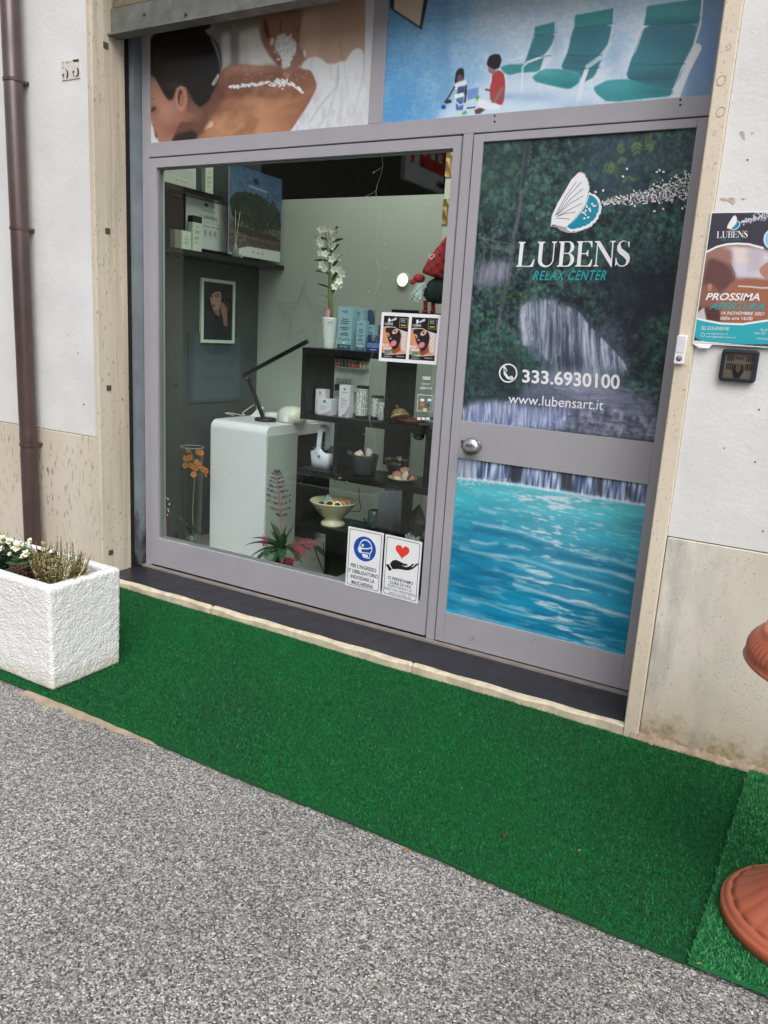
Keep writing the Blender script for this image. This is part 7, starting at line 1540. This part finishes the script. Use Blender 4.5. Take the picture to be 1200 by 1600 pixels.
y_a = yz(285, 385, XS - .01)[0]; y_b = yz(299, 385, XS - .01)[0]; sbox(y_a, y_b, XS - .05, XS - .01, s1z, yz(292, 361, XS - .01)[1] - s1z, PG, 'squat pale green box left of the tall one with dark lid')
y_a = yz(274, 383, XS - .02)[0]; y_b = yz(284, 383, XS - .02)[0]; sbox(y_a, y_b, XS - .06, XS - .02, s1z, yz(279, 359, XS - .02)[1] - s1z, GC, 'dull olive box at the left end of the lower wall shelf')
y_a = yz(321, 298, XS - .01)[0]; y_b = yz(333, 298, XS - .01)[0]; sbox(y_a, y_b, XS - .04, XS - .01, s2z, yz(327, 256, XS - .01)[1] - s2z, PG, 'tall narrow pale green box on the upper wall shelf')
# reed diffuser and patterned ball
p = at(363, 397, x=XS + .0); cD = Vector((XS - .01, p.y, s1z)); t = thing('reed_diffuser', cD, 'glass reed diffuser with two pale sticks in front of the tree print', 'diffuser')
MB().lathe([(.018, 0), (.021, .004), (.022, .04), (.016, .055), (.011, .062), (.012, .072), (.0005, .072)], cD + Vector((.03, 0, 0)), 20).build('bottle', M('frosted_green_glass', (120, 136, 128), .2, var=.08), t, smooth=True)
MB().tube([cD + Vector((.03, 0, .07)), at(368, 329, x=XS + .02)], .0018, 5).tube([cD + Vector((.03, .004, .07)), at(375, 331, x=XS + .02)], .0018, 5).build('sticks', M('pale_reed', (196, 188, 160), .7), t)
p = at(380, 398, x=XS + .02); solo(MB().ball((XS + .0, p.y, s1z + .022), .022, 20, 14), 'patterned_ball', PAT, 'small black and white patterned ball beside the reed diffuser', 'ornament', smooth=True)
# framed portrait
def p_port(P):
    P.a[:] = (34, 36, 40); P.blob(.5, .36, .34, .28, (26, 26, 30)); P.poly([(.24, .25), (.38, .14), (.56, .12), (.62, .22), (.6, .36), (.56, .46), (.44, .52), (.36, .48), (.28, .38)], (168, 142, 126), 1)
    P.poly([(.24, .25), (.40, .17), (.62, .14), (.66, .1), (.4, .06), (.2, .14)], (28, 26, 28), 1); P.poly([(.36, .48), (.56, .45), (.58, .6), (.44, .56)], (140, 112, 98), 1.5)
    P.blob(.48, .23, .07, .03, (52, 40, 38)); P.blob(.48, .23, .025, .014, (200, 190, 184)); P.blob(.30, .25, .035, .024, (56, 42, 40)); P.line([(.40, .17), (.56, .165)], 1.4, (60, 44, 40)); P.poly([(.32, .25), (.36, .33), (.3, .34)], (146, 118, 104), .6); P.poly([(.30, .395), (.38, .375), (.44, .40), (.38, .43), (.32, .425)], (176, 52, 44), .4)
    P.poly([(.60, .34), (.70, .34), (.82, .44), (.82, .6), (.84, .72), (.70, .74), (.68, .6), (.6, .48)], (152, 118, 104), .8)
    for a_ in ([(.64, .44), (.60, .3)], [(.70, .42), (.72, .28)], [(.76, .44), (.82, .32)], [(.8, .48), (.9, .38)]): P.line(a_, 3.4, (164, 130, 114))
    for a_ in ([(.67, .42), (.66, .32)], [(.74, .44), (.77, .33)], [(.79, .47), (.85, .37)]): P.line(a_, .8, (70, 50, 46), .8)
    P.poly([(0, .56), (.3, .52), (.66, .6), (.8, .56), (1, .66), (1, 1), (0, 1)], (40, 42, 50), 2); P.poly([(.66, .56), (.82, .54), (.84, .74), (.72, .74)], (146, 112, 98), 1)
PQ = [(317, 437), (365, 442.5), (364, 533), (315, 532.5)]
q = [at(*c_, x=-3.288) for c_ in [(315, 434), (367, 440), (366, 536), (313.5, 536)]]; ya, yb, zt_, zb_ = (q[0].y + q[3].y) / 2, (q[1].y + q[2].y) / 2, (q[0].z + q[1].z) / 2, (q[2].z + q[3].z) / 2
t = thing('framed_portrait', (-3.29, (ya + yb) / 2, zb_), 'white framed photograph of a pale face and hand on the dark wall', 'picture')
fw_ = .018; v = [(-3.284, y, z) for y, z in ((ya, zb_), (yb, zb_), (yb, zt_), (ya, zt_))] + [(-3.284, y, z) for y, z in ((ya + fw_, zb_ + fw_), (yb - fw_, zb_ + fw_), (yb - fw_, zt_ - fw_), (ya + fw_, zt_ - fw_))] + [(-3.2995, y, z) for y, z in ((ya, zb_), (yb, zb_), (yb, zt_), (ya, zt_))] + [(-3.292, y, z) for y, z in ((ya + fw_, zb_ + fw_), (yb - fw_, zb_ + fw_), (yb - fw_, zt_ - fw_), (ya + fw_, zt_ - fw_))]
f = []
for k in range(4): k2 = (k + 1) % 4; f += [(k, k2, 4 + k2, 4 + k), (k, 8 + k, 8 + k2, k2), (4 + k, 4 + k2, 12 + k2, 12 + k)]
MB().add(v, f).build('frame', M('pale_frame', (206, 220, 204), .45, var=.03), t)
Q = [(-3.293, ya + fw_ * .8, zt_ - fw_ * .8), (-3.293, yb - fw_ * .8, zt_ - fw_ * .8), (-3.293, yb - fw_ * .8, zb_ + fw_ * .8), (-3.293, ya + fw_ * .8, zb_ + fw_ * .8)]
Pp = Paint(Q, lambda u, v: (u, v), ppm=900, base=(34, 36, 40)); p_port(Pp); Pp.build('photograph', t, rough=.4)
# dim bluish notice below the portrait
def p_dim(P):
    P.a[:] = (66, 78, 84); P.poly([(.08, .04), (.92, .04), (.92, .96), (.08, .96)], (78, 92, 98), 1)
    P.poly([(.2, .12), (.8, .12), (.7, .26), (.5, .3), (.3, .26)], (64, 76, 82), 3)
    for v_ in (.4, .45, .62, .66): P.poly([(.25, v_), (.78, v_), (.78, v_ + .02), (.25, v_ + .02)], (64, 74, 80), 1)
side_print('dim_notice', [(296, 512), (385, 530), (378, 626), (294, 630)], -3.294, 'dim bluish notice on the dark wall under the portrait', p_dim, ppm=300, mat=M('dim_blue', (78, 88, 92), .5))
# terracotta pillar lamp at the far left, and the shell string
c = Vector((xat(249, 850, .42) - .012, .42, FLO)); t = thing('salt_lamp', c, 'orange brown clay column just inside the left edge of the window', 'column')
MB().lathe([(.05, 0), (.052, .02), (.046, .2), (.040, .45), (.026, .58), (.006, .66), (.0005, .665)], c, 30, ridge=lambda u, r, z: r * (1 + .04 * math.sin(u * 18 + z * 30))).build('body', M('clay_orange', (172, 96, 66), .6, var=.15, vs=9, bmp=.3), t, smooth=True)
sh_ = MB(); 
for k, (px, py) in enumerate(((262, 781), (264, 789), (262, 797), (261, 806), (263, 800))): p = at(px, py, y=.34); sh_.tube([p, p + Vector((.004, 0, .004)), p + Vector((.001, 0, .010))], [.001, .003, .001], 5)
sh_.tube([at(250, 774, y=.34), at(258, 775, y=.34), at(263, 781, y=.34)], .0009, 4); solo(sh_, 'shell_string', WHT, 'short string of small white shells hanging at the left window edge', 'ornament')

# ---- back wall fittings
YW = 1.369
t = thing('nail_display', (xat(547, 610, 1.35), 1.35, zat(547, 660, 1.35)), 'white backed nail polish display with three ledges behind the shelf', 'display')
x0_, x1_ = xat(512, 600, 1.36), xat(577, 600, 1.36); zt_, zb_ = zat(545, 549, 1.36), zat(545, 700, 1.36)
MB().box(x0_, x1_, 1.352, 1.369, zb_, zt_).build('back_panel', M('white_panel', (226, 236, 230), .4), t)
for py in (574, 612, 650): z = zat(545, py, 1.31); MB().box(x0_, x1_, 1.30, 1.352, z - .006, z).build('ledge', M('clear_ledge', (150, 162, 160), .2), t, bevel=.001)
LEDM = M('lit_strip', (255, 246, 226), .5, emit=1.6, var=0); MB().box(x0_ + .01, x1_ - .005, 1.30, 1.33, zt_ + .002, zt_ + .012).build('light_strip', LEDM, t)
MB().box(x0_, x1_, 1.31, 1.352, zat(545, 562, 1.31) - .0, zat(545, 557, 1.31)).build('dark_rail', BLK, t)
zl = zat(545, 574, 1.31); rn = random.Random(4)
for k in range(12):
    x = x0_ + .012 + k * (x1_ - x0_ - .02) / 11.5; cc = [(176, 30, 38), (190, 40, 40), (150, 28, 44), (196, 52, 50), (120, 24, 36), (30, 28, 30), (40, 30, 34), (150, 30, 40), (216, 60, 40), (206, 50, 40), (200, 180, 120), (206, 190, 140)][k]
    tt = thing('nail_polish', (x, 1.325, zl), '%s nail polish bottle, %s from the left on the top ledge' % (('crimson', 'red', 'dark crimson', 'light red', 'maroon', 'black', 'near black', 'wine red', 'scarlet', 'bright red', 'beige', 'pale beige')[k], ('first', 'second', 'third', 'fourth', 'fifth', 'sixth', 'seventh', 'eighth', 'ninth', 'tenth', 'eleventh', 'last')[k]), 'nail polish', 'nail polish bottles')
    MB().lathe([(.007, 0), (.0075, .002), (.0075, .018), (.004, .022)], (x, 1.325, zl), 12).build('bottle', M('lacquer_%d' % k, cc, .2, coat=.5), tt, smooth=True); MB().lathe([(.0042, .022), (.004, .042), (.0005, .042)], (x, 1.325, zl), 10).build('cap', M('lacquer_%d' % k, cc) if k % 3 else BP, tt)
zl = zat(530, 604, 1.31) - .0; zl = zat(545, 612, 1.31)
x = xat(538, 600, 1.325); t = thing('brush_holder', (x, 1.325, zl), 'black rack of upright nail brushes on the display ledge', 'brush holder')
xa, xb = xat(525, 600, 1.325), xat(549, 600, 1.325); MB().box(xa, xb, 1.31, 1.34, zl, zl + .038).build('rack', BP, t, bevel=.002)
for k in range(11): xx = xa + .005 + (xb - xa - .01) * k / 10; MB().tube([(xx, 1.325, zl + .038), (xx, 1.325, zl + .062), (xx, 1.325, zl + .074)], [.0014, .0014, .0022], 5).build('brush', BP, t)
x = xat(519, 604, 1.325); t = thing('dropper_bottle', (x, 1.325, zl), 'small grey dropper bottle beside the brush rack', 'bottle'); MB().lathe([(.011, 0), (.012, .003), (.012, .026), (.005, .036), (.004, .04)], (x, 1.325, zl), 16).build('glass', M('grey_glass', (150, 156, 140), .15), t, smooth=True); MB().lathe([(.0048, .038), (.004, .052), (.001, .060)], (x, 1.325, zl), 12).build('dropper', BP, t)
# framed dark screen behind the poster column, black unit left
t = thing('dark_panel', (xat(624, 600, 1.36), 1.36, .9), 'tall dark glossy panel on the back wall behind the offer poster', 'panel'); MB().box(xat(606, 600, 1.36), xat(646, 600, 1.36), 1.355, 1.3725, .60, zat(626, 484, 1.36)).build('panel', GB, t)
# oval wall lamp
p = at(627, 437, y=1.34); t = thing('wall_light', (p.x, 1.36, p.z), 'small lit round wall lamp glowing on the pale green wall', 'lamp')
MB().lathe([(.040, 0), (.040, .010), (.036, .016)], (p.x, 1.369, p.z), 28, RX, cap=False).build('ring', M('pale_ring', (190, 205, 180), .4), t, smooth=True)
MB().lathe([(.036, 0), (.030, .008), (.0005, .012)], (p.x, 1.357, p.z), 28, RX).build('diffuser', M('lit_diffuser', (240, 255, 220), .5, emit=1.1, var=0), t, smooth=True)
# pictures of yellow stones on the far wall
def p_stone(P):
    P.a[:] = (120, 104, 60); rr_ = random.Random(3)
    for k in range(26): P.blob(rr_.random(), rr_.random(), .16, .07, rr_.choice([(214, 190, 120), (200, 170, 92), (226, 208, 150), (186, 150, 80)]), rr_.random(), 1, .35)
for (pa, pb, pc, pd), lb in ((((698, 234), (722, 232), (720, 276), (695, 277)), 'upper photograph of yellow stones at the right edge of the window'), (((693, 311), (716, 309), (714, 350), (690, 351)), 'lower photograph of yellow stones at the right edge of the window')):
    q = [at(*c_, y=1.366) for c_ in (pa, pb, pc, pd)]; t = thing('stone_picture', (q[3].x, 1.366, q[3].z), lb, 'picture', 'photographs of yellow stones')
    Pp = Paint(q, lambda u, v: (u, v), ppm=500, base=(120, 100, 60)); p_stone(Pp); Pp.build('photograph', t, rough=.4); MB().box(q[3].x + .003, q[2].x, 1.3665, 1.3725, q[3].z, q[0].z).build('board', WHT, t)
# wire star on the wall
st_ = MB(); c = at(474, 492, y=1.355); pts = []
for k in range(11): a_ = rad(90 + 36 * k); r_ = (.20 if k % 2 == 0 else .085); pts.append(c + Vector((r_ * math.cos(a_), 0, r_ * math.sin(a_))))
st_.tube(pts, .0018, 5); solo(st_, 'wire_star', M('pale_wire', (158, 168, 158), .6), 'thin pale wire star hanging on the green wall above the desk', 'star')
# ---- string lights hanging inside the pane
t = thing('string_lights', (xat(590, 300, .34), .34, zat(590, 700, .34)), 'unlit clear string lights hanging just behind the pane', 'string lights')
W_R = M('clear_wire', (170, 182, 172), .4); rn = random.Random(14); m_ = MB(); bl_ = MB()
pts = [at(594 + 5 * math.sin(k * .9) - k * .35, 236 + k * 12.5, y=.34 + .006 * math.sin(k * 2)) for k in range(40)]; sm = [pts[i].lerp(pts[i + 1], k / 3) for i in range(39) for k in range(3)]; m_.tube(sm, .0006, 4, cap=False)
for k in range(2, 38, 3): p = pts[k]; q = p + Vector((rn.choice((-1, 1)) * .045, 0, -.02)); m_.tube([p, q], .0005, 4); bl_.ball(q, .0022, 5, 4)
m_.build('wire', W_R, t); bl_.build('bulbs', WHT, t)
# ---- tartan gnome standing on the high shelf edge
gx = at(683, 440, y=.40); t = thing('tartan_gnome', (gx.x, .44, at(683, 486, y=.40).z), 'plush gnome in a red tartan hat with dangling legs and white beard', 'toy')
m, tt_, b = newmat('tartan'); v_ = objv(tt_); mp = tt_.nodes.new('ShaderNodeMapping'); mp.inputs['Rotation'].default_value = (0, .7, 0); tt_.links.new(v_, mp.inputs[0]); sp_ = tt_.nodes.new('ShaderNodeSeparateXYZ'); tt_.links.new(mp.outputs[0], sp_.inputs[0])
def stripes(s_, fq, wd): return mth(tt_, 'LESS_THAN', mth(tt_, 'FRACT', mth(tt_, 'MULTIPLY', s_, fq)), wd)
a1, a2 = stripes(sp_.outputs[0], 34, .40), stripes(sp_.outputs[2], 30, .40); both = mth(tt_, 'MULTIPLY', a1, a2); c1 = mix(tt_, mth(tt_, 'MULTIPLY', mth(tt_, 'ADD', a1, a2), .42), C4((186, 30, 38)), C4((34, 46, 40))); tt_.links.new(mix(tt_, both, c1, C4((22, 60, 46))), b.inputs['Base Color']); b.inputs['Roughness'].default_value = .9; TART = m
GRN = M('dark_green_velvet', (22, 42, 38), .85, var=.4, vs=30, bmp=.4); REDF = M('red_felt', (168, 34, 44), .9, var=.15)
g0 = at(684, 470, y=.44)
body = at(687, 452, y=.44)
MB().lathe([(.0005, -.062), (.050, -.055), (.068, -.03), (.066, .0), (.05, .03), (.02, .05), (.0005, .052)], body, 28).build('body', GRN, t, smooth=True)
hatp = [at(668, 428, y=.42), at(676, 418, y=.43), at(686, 400, y=.44), at(695, 384, y=.45), at(703, 368, y=.46)]
hm = MB(); hb = at(684, 430, y=.44); tip = at(706, 362, y=.46); ax_ = (tip - hb).normalized(); HM = Vector((0, 0, 1)).rotation_difference(ax_).to_matrix().to_4x4(); Lh = (tip - hb).length
hm.lathe([(.066, -.01), (.070, 0), (.062, Lh * .25), (.046, Lh * .5), (.024, Lh * .78), (.004, Lh)], hb, 30, HM); hat = hm.build('hat', TART, t, smooth=True)
rb_ = at(673, 401, y=.36); G = Flat(plane_y(.368)); hp = []
for i in range(25): a_ = 2 * math.pi * i / 24; hp.append((674 + 4.6 * math.sin(a_) ** 3 * 1.0, 400.5 - 4.6 * (13 * math.cos(a_) - 5 * math.cos(2 * a_) - 2 * math.cos(3 * a_) - math.cos(4 * a_)) / 17))
G.line(hp, 1.1); G.build('heart_patch', WHT, hat)
MB().ball(at(655, 435, y=.40), .022, 14, 10, (1.2, 1, .9)).ball(at(645, 440, y=.39), .013, 12, 8).build('arm', TART, t, smooth=True)
bd_ = MB(); rn = random.Random(2)
for k in range(70): p = at(660 + rn.uniform(-8, 6), 446 + rn.uniform(-4, 2), y=.38 + rn.uniform(-.015, .02)); e_ = at(645 + rn.uniform(-7, 12), 466 + rn.uniform(-6, 8), y=.37 + rn.uniform(-.01, .02)); bd_.tube([p, p.lerp(e_, .5) + Vector((.004, 0, .002)), e_], [.0042, .0036, .0006], 5, cap=False)
bd_.build('beard', M('white_fur', (206, 214, 212), .9), t)
for px in (665, 677):
    MB().tube([at(px, 470, y=.42), at(px - .5, 480, y=.42), at(px, 485, y=.42)], [.010, .0085, .009], 10).build('leg', REDF, t, smooth=True); MB().ball(at(px - 1, 487, y=.415), .011, 10, 8, (1.25, 1.1, .7)).build('boot', REDF, t, smooth=True)
t = thing('toy_ledge', (at(690, 491, y=.44).x, .44, at(690, 490, y=.44).z - .012), 'small dark ledge carrying the gnome behind the offer poster', 'ledge'); zt_ = at(670, 489.5, y=.42).z; MB().box(at(652, 490, y=.42).x, GX1 - .0, .37, .50, zt_ - .014, zt_ - .001).build('board', BLK, t)
MB().box(GX1 - .01, GX1 + .04, .37, .50, zt_ - .2, zt_ - .001).build('bracket', BLK, t)

# ================================================================== the far side of the street (seen only mirrored in the glass)
OY = -24.0
t = thing('opposite_building', (-4, OY, 0), 'plain pale house across the street behind the photographer', 'building')
MB().box(-40, 12, OY - 1, OY, 0, 11).build('wall', M('ochre_plaster', (128, 124, 116), .9, var=.1, vs=2), t)
for k in range(14):
    for z in (.0, 3.6):
        x = -38 + k * 3.4; f_ = MB().box(x, x + 1.3, OY, OY + .06, z + (0 if z == 0 else .9), z + 2.4).build('window', M('dark_window', (30, 34, 36), .2), t); MB().box(x - .1, x + 1.4, OY, OY + .1, z + (2.41), z + 2.55).build('lintel', M('stone_lintel', (170, 164, 150), .8), f_)
# mirrored blade sign: laid out as seen in the glass, then reflected to its true side
def vir(px, py, d): p = at(px, py, x=d); return Vector((p.x, 2 * .288 - p.y, p.z))
XB = at(665, 270, y=6.2).x
q = [vir(637, 205, XB), vir(697, 200, XB), vir(694, 304, XB), vir(635, 281, XB)]
ym, yM = min(v.y for v in q), max(v.y for v in q); q[0].y = q[3].y = yM; q[1].y = q[2].y = ym; zl_, zh_ = q[3].z, max(q[0].z, q[3].z + 1.2); zb_ = (q[2].z + q[3].z) / 2; zt_ = zb_ + 1.6
t = thing('projecting_sign', (XB, (ym + yM) / 2, zb_), 'white projecting shop sign with red letters mirrored in the window', 'sign')
MB().box(XB - .06, XB, ym, yM, zb_, zt_).box(XB - .05, XB - .01, yM, yM + .01, zb_, zt_).build('board', WHT, t); MB().tube([(XB - .03, ym + .02, 0), (XB - .03, ym + .02, zt_)], .04, 8).build('bracket', BP, t)
G = Flat(lambda u, v: Vector((XB + .004, yM + (ym - yM) * (1 - u), zt_ - (zt_ - zb_) * v)))
G.text('ELLA', [(.04, .50), (.90, .87)], off=.04); G.build('lettering', RED, t)
G = Flat(lambda u, v: Vector((XB + .004, yM + (ym - yM) * (1 - u), zt_ - (zt_ - zb_) * v))); G.text('MIN', [(.02, .915), (.22, .965)], off=.02); G.build('lettering', INK, t)
